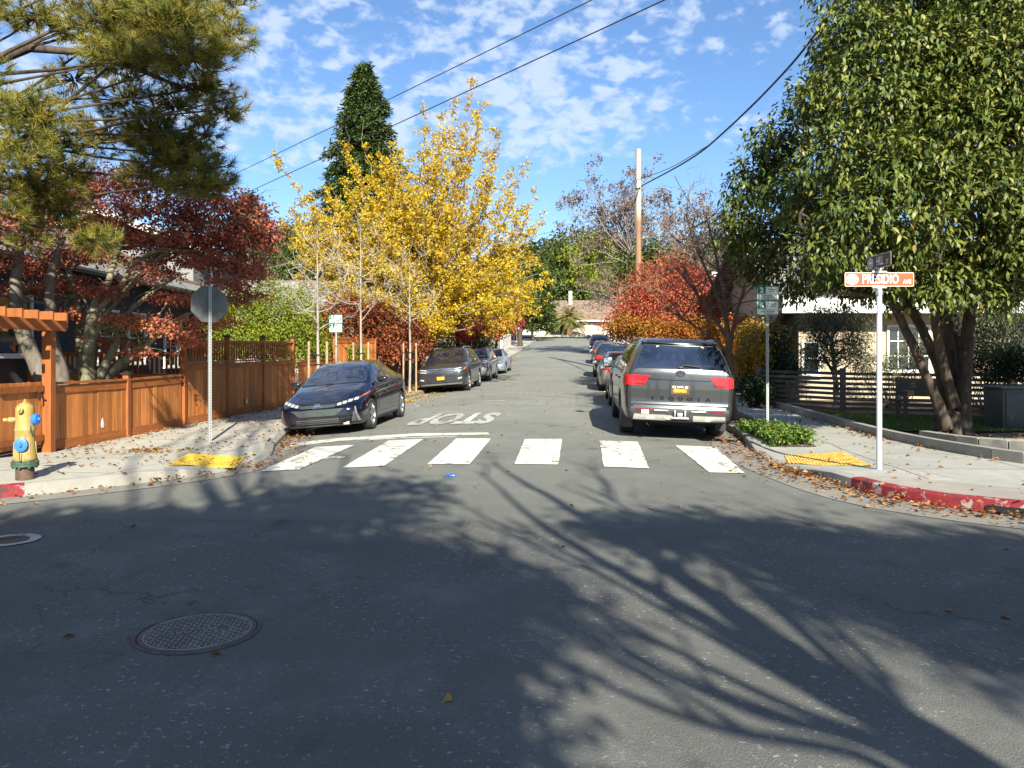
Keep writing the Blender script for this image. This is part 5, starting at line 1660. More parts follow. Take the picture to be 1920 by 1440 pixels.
    def both(s, name, poly, proj, mat, off=.004, **kw):
        out_ = []
        for sg in (1, -1):
            if proj == 'side': out_.append(s.patch(name, poly, proj, mat, off, sign=sg, **kw))
            else: out_.append(s.patch(name, [(p[0]*sg, p[1]) for p in poly], proj, mat, off, **kw))
        return out_
    def add_wheels(s, spokes=5, rim=RIM, width=.21):
        for sv in s.wheels:
            for sx in (-1, 1):
                c = Vector((sx*(s.hw - width/2 - .02), s.L/2 - sv, s.Rw)); Rw = s.Rw; w = width/2; r = Rw*.70
                mb = MB(); mb.lathe((0, 0, 0), [(r*.98, -w*.7), (r, -w*.9), (Rw*.93, -w), (Rw*.985, -w*.8), (Rw, -w*.4), (Rw, w*.4), (Rw*.985, w*.8), (Rw*.93, w), (r, w*.9), (r*.98, w*.7)], 40, 'X')
                t = mb.build('wheel', TYRE, s.root, 40); t.location = c
                mb = MB(); f = sx
                mb.lathe((0, 0, 0), [(r, f*w*.88), (r*.95, f*w*.92), (r*.90, f*w*.80), (r*.88, f*w*.3)], 40, 'X')
                mb.lathe((0, 0, 0), [(r*.9, f*w*.28), (.001, f*w*.28)], 32, 'X', 1)
                for k in range(spokes):
                    a = 2*math.pi*k/spokes + .2
                    for da in ((-.11, .11) if spokes <= 6 else (0,)):
                        p0 = Vector((f*w*.82, math.cos(a+da*2.2)*.045, math.sin(a+da*2.2)*.045)); p1 = Vector((f*w*.80, math.cos(a+da)*r*.92, math.sin(a+da)*r*.92))
                        mb.bar(p0, p1, .036*Rw/.33, .022, 0, up=(1, 0, 0))
                mb.lathe((0, 0, 0), [(.055, f*w*.7), (.05, f*w*.92), (.001, f*w*.94)], 20, 'X')
                fix_normals(mb.build('rim', [rim, RIMD], t, 40))
    def mirror(s, sv, z, x, size=(.20, .10, .14), mat=None, facing=1):
        for sx in (-1, 1):
            mb = MB(); mb.box((0, 0, 0), size, None, 0, min(size)*.42); mb.bar((-sx*size[0]*.35, .0, -size[2]*.3), (-sx*(size[0]*.5 + .10), -.02, -size[2]*.45), .05, .035)
            o = mb.build('side_mirror', mat or s.paint, s.root, 60); o.location = (sx*x, s.L/2 - sv, z)
            mb = MB(); mb.box((0, -size[1]*.5 - .001, 0), (size[0]*.82, .008, size[2]*.78), None, 0, .003); mb.build('mirror_glass', CHROME, o, 40)
    def on(s, name, mb, mat, loc, rot=(0, 0, 0), parent=None, smooth=0):
        o = mb.build(name, mat, parent or s.root, smooth); o.location = loc; o.rotation_euler = rot; return o
    def surf(s, x, z, end):
        """y of the body surface at the front (+1) or rear (-1) seen at (x, z)"""
        from mathutils.bvhtree import BVHTree
        if not hasattr(s, 'bvh'): s.bvh = BVHTree.FromBMesh(s.bm)
        h = s.bvh.ray_cast(Vector((x, end*10, z)), Vector((0, -end, 0)))
        return h[0].y if h[0] else end*s.L/2
    def text(s, txt, x, z, end, size, mat, bold=.0, width=1.0, spacing=1.0, depth=.004, parent=None, off=.004, name='lettering'):
        me = text_mesh(txt, size, bold, width, depth, spacing=spacing)
        o = link(name, me, parent or s.root, mat)
        o.rotation_euler = (R(90), 0, 0 if end < 0 else math.pi); o.location = (x, s.surf(x, z, end) + end*off, z); return o
    def oval_badge(s, x, z, end, rx, rz, mat, inner=None, off=.012):
        y = s.surf(x, z, end) + end*off; mb = MB()
        def ring(cx, cz, a, b, r):
            mb.tube([(x + cx + a*math.cos(t), y, z + cz + b*math.sin(t)) for t in np.linspace(0, 2*math.pi, 29)], r, 6, cap=False)
        r = rx*.13
        ring(0, 0, rx, rz, r); ring(0, rz*.45, rx*.62, rz*.42, r*.8); ring(0, 0, rx*.30, rz*.88, r*.8)
        o = mb.build('emblem', mat, s.root, 60)
        if inner:
            mb = MB(); mb.prism([Vector((x + rx*math.cos(t), y - end*.008, z + rz*math.sin(t))) for t in np.linspace(0, 2*math.pi, 24, endpoint=False)], (0, end*.004, 0)); fix_normals(mb.build('emblem_plate', inner, o))
    def plate(s, z, end, txt=None, x=0):
        y = s.surf(x, z, end) + end*.012
        mb = MB(); mb.box((x, y, z), (.325, .014, .165), None, 0, .004); o = mb.build('licence_plate', PLATE_D, s.root)
        mb = MB(); mb.box((x, y + end*.008, z-.012), (.285, .004, .115)); mb.build('plate_face', PLATE_Y if not txt else PLATE_D, o)
        if txt:
            s.text(txt, x, z-.014, end, .088, PLATE_Y, .004, .84, parent=o, off=.024)
            mb = MB(); mb.box((x-.11, y + end*.011, z+.052), (.05, .003, .03)); mb.box((x+.11, y + end*.011, z+.052), (.05, .003, .03)); mb.box((x, y + end*.011, z+.055), (.11, .003, .014)); mb.build('plate_stickers', SIGNW, o)
    def place(s, X, Y, heading_away=True, yaw=0.0):
        """stand the four wheels on the road"""
        th = math.atan(TAN)
        d = Vector((math.sin(th + yaw), math.cos(th + yaw), 0))
        if not heading_away: d = -d
        r = Vector((d.y, -d.x, 0)); hb = abs(s.wheels[1]-s.wheels[0])/2
        off = (s.L/2 - s.wheels[0] + s.L/2 - s.wheels[1])/2
        c = Vector((X, Y, 0))
        P = []
        for a in (1, -1):
            for b in (1, -1):
                q = c + d*(off + a*hb) + r*b*(s.hw-.12); P.append(Vector((q.x, q.y, float(zroad(q.x, q.y)) + .004)))
        fwd = ((P[0]+P[1]) - (P[2]+P[3])).normalized(); rt = ((P[0]+P[2]) - (P[1]+P[3])).normalized()
        up = rt.cross(fwd).normalized(); rt = fwd.cross(up).normalized()
        M = Matrix((rt, fwd, up)).transposed()
        z = sum(p.z for p in P)/4 - fwd.z*off
        s.root.rotation_euler = M.to_euler(); s.root.location = (X, Y, z)
        s.bm.free()

# ---------------------------------------------------------------- dark blue hatchback
NAVY = car_paint('paint_navy', (.0025, .004, .016), .3, .16)
def hatchback():
    c = Car('parked_car', 'dark blue hatchback facing the camera at the left kerb by the crossing', 4.54,
            [(0, .60), (.06, .66), (.2, .735), (.5, .83), (.9, .935), (1.1, .985), (1.45, 1.17), (1.85, 1.36), (2.2, 1.445), (2.55, 1.47), (3.0, 1.445), (3.5, 1.34), (4.0, 1.185), (4.35, 1.09), (4.54, 1.03)],
            [(0, .55), (.15, .62), (.5, .72), (.9, .82), (1.3, .90), (2.5, .95), (3.5, 1.01), (4.2, 1.02), (4.54, .95)],
            [(0, .63), (.05, .72), (.13, .785), (.28, .84), (.6, .872), (1.1, .88), (3.7, .88), (4.1, .86), (4.35, .80), (4.5, .71), (4.54, .64)],
            [(0, .50), (.3, .60), (.8, .70), (1.1, .735), (1.4, .69), (1.9, .60), (2.4, .575), (3.3, .545), (3.9, .53), (4.3, .56), (4.54, .56)],
            [(0, .21), (.3, .17), (.9, .165), (3.6, .165), (4.2, .22), (4.54, .32)],
            [(.15, .10), (.24, .03), (.34, 0), (.50, .01), (.60, .05), (.75, .15)], [(.2, .12), (.4, .0), (.8, .0), (1.05, .08)], (.95, 3.65), .322, NAVY)
    c.panel('bonnet', [(-.66, .16), (.66, .16), (.74, .95), (.58, 1.05), (-.58, 1.05), (-.74, .95)], 'top', smax=1.09, thr=.5)
    c.patch('windscreen', [(-.70, .985), (.70, .985), (.585, 1.385), (.45, 1.42), (-.45, 1.42), (-.585, 1.385)], 'front', GLASS, .006, smin=1.0, smax=2.15, thr=.2)
    for sg in (1, -1):
        d = c.panel('door', [(1.52, .33), (2.52, .33), (2.52, .94), (1.48, .90), (1.38, .60)], 'side', sign=sg, thr=.3)
        d2 = c.panel('door', [(2.53, .33), (3.15, .33), (3.40, .66), (3.50, .98), (2.53, .94)], 'side', sign=sg, thr=.3)
        for q, dd in ((2.36, d), (3.34, d2)):
            mb = MB(); mb.box((sg*.885, c.L/2 - q, .845), (.03, .20, .03), None, 0, .012); mb.build('handle', NAVY, dd, 50)
        c.patch('side_window', [(1.50, .955), (1.95, 1.285), (2.25, 1.36), (2.47, 1.375), (2.47, .985)], 'side', GLASS, .005, sign=sg, thr=.3)
        c.patch('side_window', [(2.55, .99), (2.55, 1.378), (2.95, 1.355), (3.35, 1.25), (3.62, 1.12), (3.50, 1.045)], 'side', GLASS, .005, sign=sg, thr=.3)
        c.patch('sill_trim', [(1.42, .19), (3.18, .19), (3.18, .235), (1.42, .235)], 'side', BLACKP, .008, sign=sg, thr=.3)
        # lamps: wedge with four bright cells, amber corner, silver fin
        hl = c.patch('headlight', [(.36*sg, .575), (.56*sg, .60), (.78*sg, .675), (.80*sg, .735), (.60*sg, .69), (.36*sg, .625)], 'front', LAMPD, .006, thr=.1, smax=.7)
        for k in range(4):
            x = (.40 + k*.095); z = .600 + k*.024
            c.patch('lamp_cell', [(x*sg, z-.022), ((x+.07)*sg, z-.014), ((x+.07)*sg, z+.032), (x*sg, z+.024)], 'front', LAMPW, .014, parent=hl, thr=.05, smax=.7)
        c.patch('indicator', [(.765*sg, .685), (.835*sg, .74), (.85*sg, .80), (.80*sg, .745)], 'front', AMBER, .012, thr=.02, smax=.9)
        fn = c.patch('bumper_fin', [(.655*sg, .26), (.745*sg, .265), (.715*sg, .48)], 'front', simple('fin_grey', (.07, .07, .07), .4), .008, thr=.2, smax=.5)
        c.patch('fin_edge', [(.755*sg, .25), (.79*sg, .26), (.74*sg, .545), (.72*sg, .54)], 'front', simple('fin_silver', (.20, .20, .20), .4, .2), .012, thr=.12, smax=.5)
        c.patch('air_intake', [(.50*sg, .245), (.64*sg, .245), (.715*sg, .515), (.56*sg, .44)], 'front', simple('gloss_black', (.006, .007, .010), .12), .006, thr=.05, smax=.5)
        c.patch('tail_light', [(.52*sg, .80), (.74*sg, .62), (.80*sg, .92), (.62*sg, .99)], 'rear', REDL, .008, thr=.1)
    GB = simple('gloss_black', (.006, .007, .010), .12)
    GG = simple('gloss_grille', (.055, .065, .06), .22, .2, .2, 30)
    c.patch('upper_grille', [(-.355, .56), (.355, .56), (.36, .615), (-.36, .615)], 'front', GG, .007, smax=.6, thr=.05)
    c.patch('bumper_panel', [(-.36, .40), (.36, .40), (.54, .53), (-.54, .53)], 'front', GG, .006, smax=.5, thr=.05)
    lg = c.patch('lower_grille', [(-.46, .245), (.46, .245), (.42, .355), (-.42, .355)], 'front', BLACKP, .008, smax=.5, thr=.05)
    for k in range(3): c.patch('grille_bar', [(-.43, .262+k*.032), (.43, .262+k*.032), (.425, .271+k*.032), (-.425, .271+k*.032)], 'front', SILVERP if k == 3 else simple('dark_bar', (.09, .095, .095), .4), .016, parent=lg, smax=.5, thr=.05)
    c.patch('front_lip', [(-.60, .175), (.60, .175), (.62, .225), (-.62, .225)], 'front', simple('lip_grey', (.12, .13, .13), .4), .012, smax=.5, thr=.05)
    c.oval_badge(0, .588, 1, .085, .058, CHROME, simple('badge_blue', (.02, .10, .40), .2))
    mb = MB(); mb.box((0, 0, 0), (.12, .01, .06), None, 0, .012); o = c.on('bumper_tag', mb, simple('tag_pale', (.45, .33, .30), .5), (-.56, c.surf(-.56, .245, 1)+.006, .235))
    c.patch('rear_window', [(-.50, 1.12), (.50, 1.12), (.48, 1.36), (-.48, 1.36)], 'rear', GLASS, .005, smin=3.2, thr=.1)
    mb = MB(); mb.tube([(-.55, 0, 0), (-.2, .01, .02), (.08, .05, .05)], .009, 5); mb.tube([(.0, 0, 0), (.25, .01, .02), (.5, .05, .05)], .009, 5)
    c.on('wiper', mb, BLACKP, (0, c.L/2 - 1.10, 1.005))
    c.mirror(1.55, 1.015, .965, (.22, .12, .13)); c.add_wheels(5, width=.20)
    mb = MB(); mb.box((0, 0, .42), (1.3, 3.3, .4), None, 0, .05)
    return c
hb = hatchback()
hb.place(-3.62, 17.45, False, -.012)

# ---------------------------------------------------------------- big grey SUV seen from behind
GREYP = car_paint('paint_grey', (.050, .053, .058), .6, .24)
SUV_TOP = [(0, .98), (.08, 1.06), (.5, 1.14), (1.35, 1.22), (1.75, 1.50), (2.15, 1.735), (2.55, 1.80), (3.6, 1.825), (4.7, 1.815), (5.1, 1.79), (5.29, 1.765)]
SUV_BELT = [(0, .92), (.5, 1.05), (1.4, 1.14), (3, 1.20), (4.4, 1.24), (5.29, 1.26)]
SUV_W = [(0, .74), (.05, .84), (.15, .93), (.5, .99), (1, 1.0), (4.4, 1.0), (4.9, .99), (5.15, .97), (5.24, .945), (5.29, .90)]
SUV_WR = [(0, .6), (.5, .8), (1.3, .86), (2.1, .76), (2.6, .735), (4.5, .72), (5.29, .69)]
SUV_BOT = [(0, .36), (.4, .30), (1, .28), (4.4, .30), (5, .34), (5.29, .36)]
SUV_FR = [(.3, .12), (.45, .02), (.7, 0), (.95, .02), (1.1, .10)]
SUV_RR = [(.3, .10), (.36, .02), (.42, 0), (.60, 0), (.635, .045), (.75, .055), (.95, .06), (1.2, .085), (1.27, .10), (1.70, .30), (1.8, .33)]
def big_suv(label, paint, hero=True, group=None, name='parked_car'):
    c = Car(name, label, 5.29, SUV_TOP, SUV_BELT, SUV_W, SUV_WR, SUV_BOT, SUV_FR, SUV_RR, (1.02, 4.12), .405, paint, fr=.8, crown=.045, group=group, dense=1.0 if hero else .6)
    c.panel('tailgate', [(-.86, .64), (.86, .64), (.885, 1.20), (.80, 1.27), (-.80, 1.27), (-.885, 1.20)], 'rear', smin=4.6, thr=.15)
    c.patch('rear_window', [(-.805, 1.295), (.805, 1.295), (.655, 1.715), (-.655, 1.715)], 'rear', GLASS, .008, smin=4.4, thr=.12)
    c.patch('windscreen', [(-.80, 1.24), (.80, 1.24), (.70, 1.70), (-.70, 1.70)], 'front', GLASS, .006, smin=1.2, smax=2.5, thr=.15)
    for sg in (1, -1):
        d1 = c.panel('door', [(1.68, .46), (2.72, .46), (2.72, 1.18), (1.64, 1.12), (1.56, .8)], 'side', sign=sg, thr=.3)
        d2 = c.panel('door', [(2.735, .46), (3.50, .46), (3.72, .84), (3.78, 1.20), (2.735, 1.18)], 'side', sign=sg, thr=.3)
        for q, dd in ((2.55, d1), (3.55, d2)):
            mb = MB(); mb.box((sg*1.01, c.L/2 - q, 1.05), (.035, .22, .035), None, 0, .014); mb.build('handle', paint, dd, 50)
        c.patch('side_window', [(1.72, 1.185), (2.02, 1.50), (2.30, 1.68), (2.68, 1.70), (2.68, 1.215)], 'side', GLASS, .005, sign=sg, thr=.3)
        c.patch('side_window', [(2.76, 1.22), (2.76, 1.705), (3.62, 1.71), (3.72, 1.25)], 'side', GLASS, .005, sign=sg, thr=.3)
        c.patch('side_window', [(3.80, 1.26), (3.74, 1.71), (4.60, 1.69), (4.92, 1.30)], 'side', GLASS, .005, sign=sg, thr=.3)
        lt = c.patch('tail_light', [(.52*sg, 1.165), (1.02*sg, 1.165), (1.02*sg, .985), (.66*sg, .985)], 'rear', REDL, .014, smin=4.75, thr=-.12)
        c.patch('lamp_bar', [(.62*sg, .995), (.80*sg, .995), (.80*sg, 1.03), (.585*sg, 1.03)], 'rear', REDD, .020, parent=lt, smin=4.7, thr=.1)
        c.patch('lamp_seam', [(.865*sg, .985), (.873*sg, .985), (.873*sg, 1.165), (.865*sg, 1.165)], 'rear', SEAM, .017, parent=lt, smin=4.7, thr=-.1)
        c.patch('lamp_side', [(4.98, .985), (5.26, .985), (5.26, 1.165), (4.90, 1.165)], 'side', REDL, .012, parent=lt, sign=sg, thr=.1)
        mb = MB(); mb.tube([(0, .9, -.02), (0, .8, .035), (0, -1.3, .035), (0, -1.42, -.02)], .02, 8)
        c.on('roof_rail', mb, BLACKP if not hero else SILVERP, (sg*.66, c.L/2 - 3.3, 1.80), smooth=60)
        if hero:
            c.patch('bumper_step', [(.235*sg, .475), (.80*sg, .475), (.82*sg, .385), (.235*sg, .385)], 'rear', SILVERP, .03, smin=4.8, thr=.1)
            c.patch('step_pad', [(.46*sg, .455), (.60*sg, .455), (.58*sg, .395), (.44*sg, .395)], 'rear', simple('step_grey', (.30, .29, .27), .5), .034, smin=4.8, thr=.1)
            c.patch('reflector', [(.50*sg, .575), (.80*sg, .575), (.78*sg, .545), (.52*sg, .545)], 'rear', REDD, .02, smin=4.8, thr=.1)
            mb = MB(); mb.box((0, 0, 0), (.26, .02, .03), None, 0, .01); c.on('bumper_hook', mb, CHROME, (sg*.33, c.surf(sg*.33, .545, -1)-.02, .545))
            mb = MB(); mb.lathe((0, 0, 0), [(.028, 0), (.028, .012), (.001, .014)], 12, 'Y'); c.on('tailgate_bump', mb, SIGNW, (sg*.40, c.surf(sg*.40, 1.69, -1)-.02, 1.69))
        mb = MB(); mb.box((0, 0, 0), (.20, .015, .30), None, 0, .004); c.on('mud_flap', mb, BLACKP, (sg*.87, c.L/2 - 4.60, .30))
    if hero:
        bi = c.patch('bumper_insert', [(-.90, .375), (.90, .375), (.86, .59), (-.86, .59)], 'rear', BLACKP, .012, smin=4.8, thr=.1)
        c.patch('bumper_lip', [(-.84, .335), (.84, .335), (.88, .372), (-.88, .372)], 'rear', BLACKP, .014, smin=4.8, thr=.05)
        c.patch('tailgate_crease', [(-.52, 1.10), (.52, 1.10), (.60, 1.145), (-.60, 1.145)], 'rear', paint, .028, smin=4.7, thr=.1)
        # recess sides beside the number plate
        mb = MB(); mb.box((0, 0, 0), (.10, .10, .07), None, 0, .01); mb.box((-.09, -.02, .02), (.03, .05, .12), None, 0, .006); mb.box((.09, -.02, .02), (.03, .05, .12), None, 0, .006); mb.box((0, -.01, -.06), (.32, .04, .03), None, 0, .006)
        c.on('tow_hitch', mb, GALV, (0, c.surf(0, .49, -1)-.03, .485), smooth=40)
        mb = MB(); mb.prism([Vector((.09*math.cos(t), 0, .042*math.sin(t))) for t in np.linspace(0, 2*math.pi, 20, endpoint=False)], (0, -.02, 0)); fix_normals(c.on('tow_socket', mb, SILVERP, (-.20, c.surf(-.2, .42, -1)-.02, .43)))
        mb = MB(); mb.lathe((0, 0, 0), [(.05, -.1), (.05, .12), (.042, .12), (.042, -.1)], 16, 'Y'); c.on('exhaust_pipe', mb, CHROME, (-.52, -c.L/2 + .14, .315))
        c.oval_badge(0, 1.225, -1, .078, .052, CHROME, BLACKP, off=.014)
        for ch, x in zip('SEQUOIA', np.linspace(-.48, .50, 7)):
            c.text(ch, x, .765, -1, .085, SEAM, .006, 1.35, depth=.006, off=.010)
        mb = MB(); mb.tube([(0, 0, 0), (.10, -.005, .045), (.36, -.01, .022)], .012, 6); mb.box((.02, -.01, .0), (.09, .03, .04), None, 0, .01)
        c.on('rear_wiper', mb, BLACKP, (-.02, c.surf(0, 1.33, -1)-.02, 1.325), smooth=50)
        c.patch('spoiler', [(-.70, 1.735), (.70, 1.735), (.70, 1.80), (-.70, 1.80)], 'rear', paint, .05, smin=4.7, thr=-.2)
        c.plate(.925, -1, 'G00431')
        mb = MB(); mb.box((-.70, 0, .595), (.13, .015, .07), None, 0, .004); c.on('bumper_sticker', mb, SIGNW, (.09, c.surf(-.6, .545, -1)-.022, -.075))
    else: c.plate(.925, -1)
    mb = MB(); mb.box((0, 0, 0), (1.45, 4.4, .22), None, 0, .05); c.on('underbody', mb, WELL, (0, 0, .36))
    c.mirror(1.72, 1.30, 1.16, (.22, .12, .24)); c.add_wheels(6, simple('dark_alloy_rim', (.10, .10, .105), .35, .7), .27)
    return c
sv_ = big_suv('big dark grey SUV seen from behind at the right kerb, nearest to the crossing', GREYP)
sv_.place(3.20, 16.45, True, -.01)

# ---------------------------------------------------------------- other parked cars
def crossover(label, paint, hero=False, L=5.0, H=1.74, hw=.98, group=None):
    k = H/1.74; m = L/5.0
    T = [(0, 1.0), (.05, 1.06), (.4, 1.12), (1.2, 1.17), (1.58, 1.42), (2.0, 1.65), (2.4, 1.725), (3.3, 1.74), (4.3, 1.70), (4.75, 1.63), (5.0, 1.55)]
    c = Car('parked_car', label, L, [(a*m, b*k) for a, b in T], [(0, .86*k), (.4*m, .97*k), (1.3*m, 1.06*k), (5.0*m, 1.16*k)],
            [(0, hw-.26), (.05, hw-.15), (.15, hw-.06), (.5, hw), (4.3*m, hw), (4.75*m, hw-.03), (4.92*m, hw-.08), (L, hw-.13)],
            [(0, .58), (.5, .76), (1.2*m, .83), (2.1*m, .70), (2.6*m, .68), (4.5*m, .66), (L, .64)],
            [(0, .30), (.4, .24), (4.3*m, .25), (4.7*m, .32), (L, .38)], [(.25, .12), (.4, .01), (.65, 0), (.9, .03), (1.05, .12)], [(.3, .08), (.5, 0), (.8, .02), (1.1, .06), (1.6, .34)],
            (.93*m, 3.9*m), .375 if hero else .36, paint, group=group, dense=.8 if hero else .55)
    c.panel('bonnet', [(-.70, .14), (.70, .14), (.78, 1.1*m), (-.78, 1.1*m)], 'top', smax=1.14*m, thr=.5)
    c.patch('windscreen', [(-.78, 1.185*k), (.78, 1.185*k), (.655, 1.62*k), (-.655, 1.62*k)], 'front', GLASS, .006, smin=1.15*m, smax=2.4*m, thr=.15)
    c.patch('rear_window', [(-.72, 1.20*k), (.72, 1.20*k), (.62, 1.54*k), (-.62, 1.54*k)], 'rear', GLASS, .006, smin=4.0*m, thr=.1)
    for sg in (1, -1):
        c.panel('door', [(1.52*m, .40), (2.55*m, .40), (2.55*m, 1.08*k), (1.5*m, 1.04*k), (1.40*m, .7)], 'side', sign=sg, thr=.3)
        c.panel('door', [(2.565*m, .40), (3.35*m, .40), (3.52*m, .75), (3.58*m, 1.11*k), (2.565*m, 1.08*k)], 'side', sign=sg, thr=.3)
        c.patch('side_window', [(1.60*m, 1.09*k), (1.92*m, 1.40*k), (2.15*m, 1.57*k), (2.50*m, 1.60*k), (2.50*m, 1.12*k)], 'side', GLASS, .005, sign=sg, thr=.3)
        c.patch('side_window', [(2.58*m, 1.12*k), (2.58*m, 1.605*k), (3.55*m, 1.595*k), (3.62*m, 1.15*k)], 'side', GLASS, .005, sign=sg, thr=.3)
        c.patch('side_window', [(3.68*m, 1.155*k), (3.63*m, 1.59*k), (4.15*m, 1.55*k), (4.50*m, 1.21*k)], 'side', GLASS, .005, sign=sg, thr=.3)
        z = .86*k
        hl = c.patch('headlight', [(.50*sg, z-.10), (.84*sg, z-.06), (.90*sg, z+.09), (.84*sg, z+.10), (.52*sg, z+.06)], 'front', LAMPD, .010, smax=.8, thr=-.1)
        if hl is not None:
            for zz in (-.065, .02): c.patch('lamp_cell', [(.54*sg, z+zz), (.80*sg, z+zz+.03), (.80*sg, z+zz+.055), (.54*sg, z+zz+.035)], 'front', LAMPW, .016, parent=hl, smax=.8, thr=-.05)
            c.patch('indicator', [(.86*sg, z-.03), (.95*sg, z+.02), (.95*sg, z+.08), (.88*sg, z+.06)], 'front', AMBER, .016, parent=hl, smax=.8, thr=-.2)
        fg = c.patch('fog_light', [(.62*sg, .47), (.84*sg, .52), (.84*sg, .60), (.60*sg, .57)], 'front', LAMPD, .010, smax=.6, thr=-.05)
        if fg is not None: c.patch('lamp_cell', [(.66*sg, .50), (.80*sg, .535), (.80*sg, .58), (.65*sg, .555)], 'front', LAMPW, .016, parent=fg, smax=.6, thr=-.05)
        c.patch('tail_light', [(.60*sg, .92*k), (.99*sg, .92*k), (.97*sg, 1.14*k), (.66*sg, 1.10*k)], 'rear', REDL, .010, smin=L-.5, thr=-.1)
        mb = MB(); mb.tube([(0, .75, -.02), (0, .65, .035), (0, -1.1, .035), (0, -1.2, -.02)], .02, 8); c.on('roof_rail', mb, SILVERP, (sg*.60, c.L/2 - 3.0*m, H-.03), smooth=60)
    z = .86*k
    gr = c.patch('grille', [(-.50, z-.13), (.50, z-.13), (.50, z+.07), (-.50, z+.07)], 'front', BLACKP, .008, smax=.5, thr=.05)
    for zz in (-.10, -.02, .06): c.patch('grille_bar', [(-.50, z+zz-.012), (.50, z+zz-.012), (.50, z+zz+.016), (-.50, z+zz+.016)], 'front', CHROME, .018, parent=gr, smax=.5, thr=.05)
    c.patch('lower_grille', [(-.58, .40), (.58, .40), (.52, .50), (-.52, .50)], 'front', BLACKP, .010, smax=.5, thr=.05)
    c.patch('skid_trim', [(-.78, .325), (.78, .325), (.80, .375), (-.80, .375)], 'front', SILVERP, .014, smax=.5, thr=-.05)
    if hero:
        y = c.surf(0, z-.02, 1) + .03; mb = MB(); mb.tube([(.085*math.cos(t), y, z-.02+.085*math.sin(t)) for t in np.linspace(0, 2*math.pi, 30)], .010, 6, cap=False)
        em = mb.build('emblem', CHROME, c.root, 60)
        c.text('V', 0, z+.018, 1, .085, CHROME, .002, 1.0, parent=em, off=.028); c.text('W', 0, z-.052, 1, .085, CHROME, .002, 1.0, parent=em, off=.028)
        c.plate(.585, 1)
    c.plate(.86*k, -1)
    mb = MB(); mb.box((0, 0, 0), (1.4, 4.1*m, .22), None, 0, .05); c.on('underbody', mb, WELL, (0, 0, .33))
    c.mirror(1.62*m, 1.17*k, hw+.13, (.21, .11, .17)); c.add_wheels(5, width=.25)
    return c
def sedan(label, paint, L=4.65, H=1.44, hw=.90, group=None):
    m = L/4.65; k = H/1.44
    T = [(0, .66), (.06, .73), (.4, .82), (1.15, .94), (1.6, 1.17), (2.0, 1.36), (2.4, 1.435), (2.9, 1.43), (3.4, 1.32), (3.85, 1.12), (4.3, 1.06), (4.6, 1.02), (4.65, .96)]
    c = Car('parked_car', label, L, [(a*m, b*k) for a, b in T], [(0, .60), (.4, .74), (1.2, .88), (2.5, .94), (4.65*m, .96)],
            [(0, hw-.24), (.05, hw-.15), (.15, hw-.07), (.5, hw-.01), (.9, hw), (3.9*m, hw), (4.35*m, hw-.05), (4.58*m, hw-.13), (L, hw-.20)],
            [(0, .52), (.4, .64), (1.15*m, .74), (2.0*m, .61), (2.5*m, .58), (3.4*m, .57), (3.9*m, .64), (L, .62)],
            [(0, .22), (.4, .18), (3.9*m, .18), (L, .32)], [(.2, .08), (.35, .01), (.5, 0), (.75, .10)], [(.3, .10), (.5, 0), (.8, .02), (1.0, .08)], (.92*m, 3.68*m), .33, paint, group=group, dense=.55)
    c.patch('windscreen', [(-.70, .965*k), (.70, .965*k), (.58, 1.36*k), (-.58, 1.36*k)], 'front', GLASS, .006, smin=1.1*m, smax=2.3*m, thr=.15)
    c.patch('rear_window', [(-.66, 1.10*k), (.66, 1.10*k), (.55, 1.37*k), (-.55, 1.37*k)], 'rear', GLASS, .006, smin=2.8*m, smax=4.0*m, thr=.1)
    c.panel('bonnet', [(-.64, .16), (.64, .16), (.70, 1.08*m), (-.70, 1.08*m)], 'top', smax=1.12*m, thr=.5)
    for sg in (1, -1):
        c.panel('door', [(1.52*m, .34), (2.5*m, .34), (2.5*m, .92), (1.48*m, .88), (1.38*m, .6)], 'side', sign=sg, thr=.3)
        c.panel('door', [(2.515*m, .34), (3.15*m, .34), (3.34*m, .62), (3.40*m, .94), (2.515*m, .92)], 'side', sign=sg, thr=.3)
        c.patch('side_window', [(1.55*m, .94*k), (1.90*m, 1.21*k), (2.12*m, 1.33*k), (2.45*m, 1.36*k), (2.45*m, .97*k)], 'side', GLASS, .005, sign=sg, thr=.3)
        c.patch('side_window', [(2.52*m, .97*k), (2.52*m, 1.36*k), (2.95*m, 1.34*k), (3.35*m, 1.17*k), (3.5*m, 1.03*k)], 'side', GLASS, .005, sign=sg, thr=.3)
        hl = c.patch('headlight', [(.42*sg, .60), (.74*sg, .64), (.82*sg, .74), (.44*sg, .69)], 'front', LAMPD, .010, smax=.8, thr=-.05)
        if hl is not None: c.patch('lamp_cell', [(.48*sg, .625), (.70*sg, .655), (.72*sg, .705), (.49*sg, .675)], 'front', LAMPW, .016, parent=hl, smax=.8, thr=-.05)
        c.patch('tail_light', [(.48*sg, .78), (.92*sg, .80), (.90*sg, .95), (.50*sg, .90)], 'rear', REDL, .010, smin=L-.6, thr=-.1)
    c.patch('grille', [(-.40, .52), (.40, .52), (.38, .66), (-.38, .66)], 'front', BLACKP, .010, smax=.5, thr=.05)
    c.patch('lower_grille', [(-.60, .27), (.60, .27), (.52, .38), (-.52, .38)], 'front', BLACKP, .010, smax=.5, thr=.05)
    c.oval_badge(0, .62, 1, .06, .045, CHROME)
    c.plate(.45, 1); c.plate(.80, -1)
    mb = MB(); mb.box((0, 0, 0), (1.3, 3.8*m, .22), None, 0, .05); c.on('underbody', mb, WELL, (0, 0, .28))
    c.mirror(1.55*m, 1.0, hw+.11, (.20, .11, .13)); c.add_wheels(5, width=.22)
    return c
vw = crossover('dark grey crossover facing the camera beside the ginkgo trunk', car_paint('paint_slate', (.045, .047, .055), .5, .28), True)
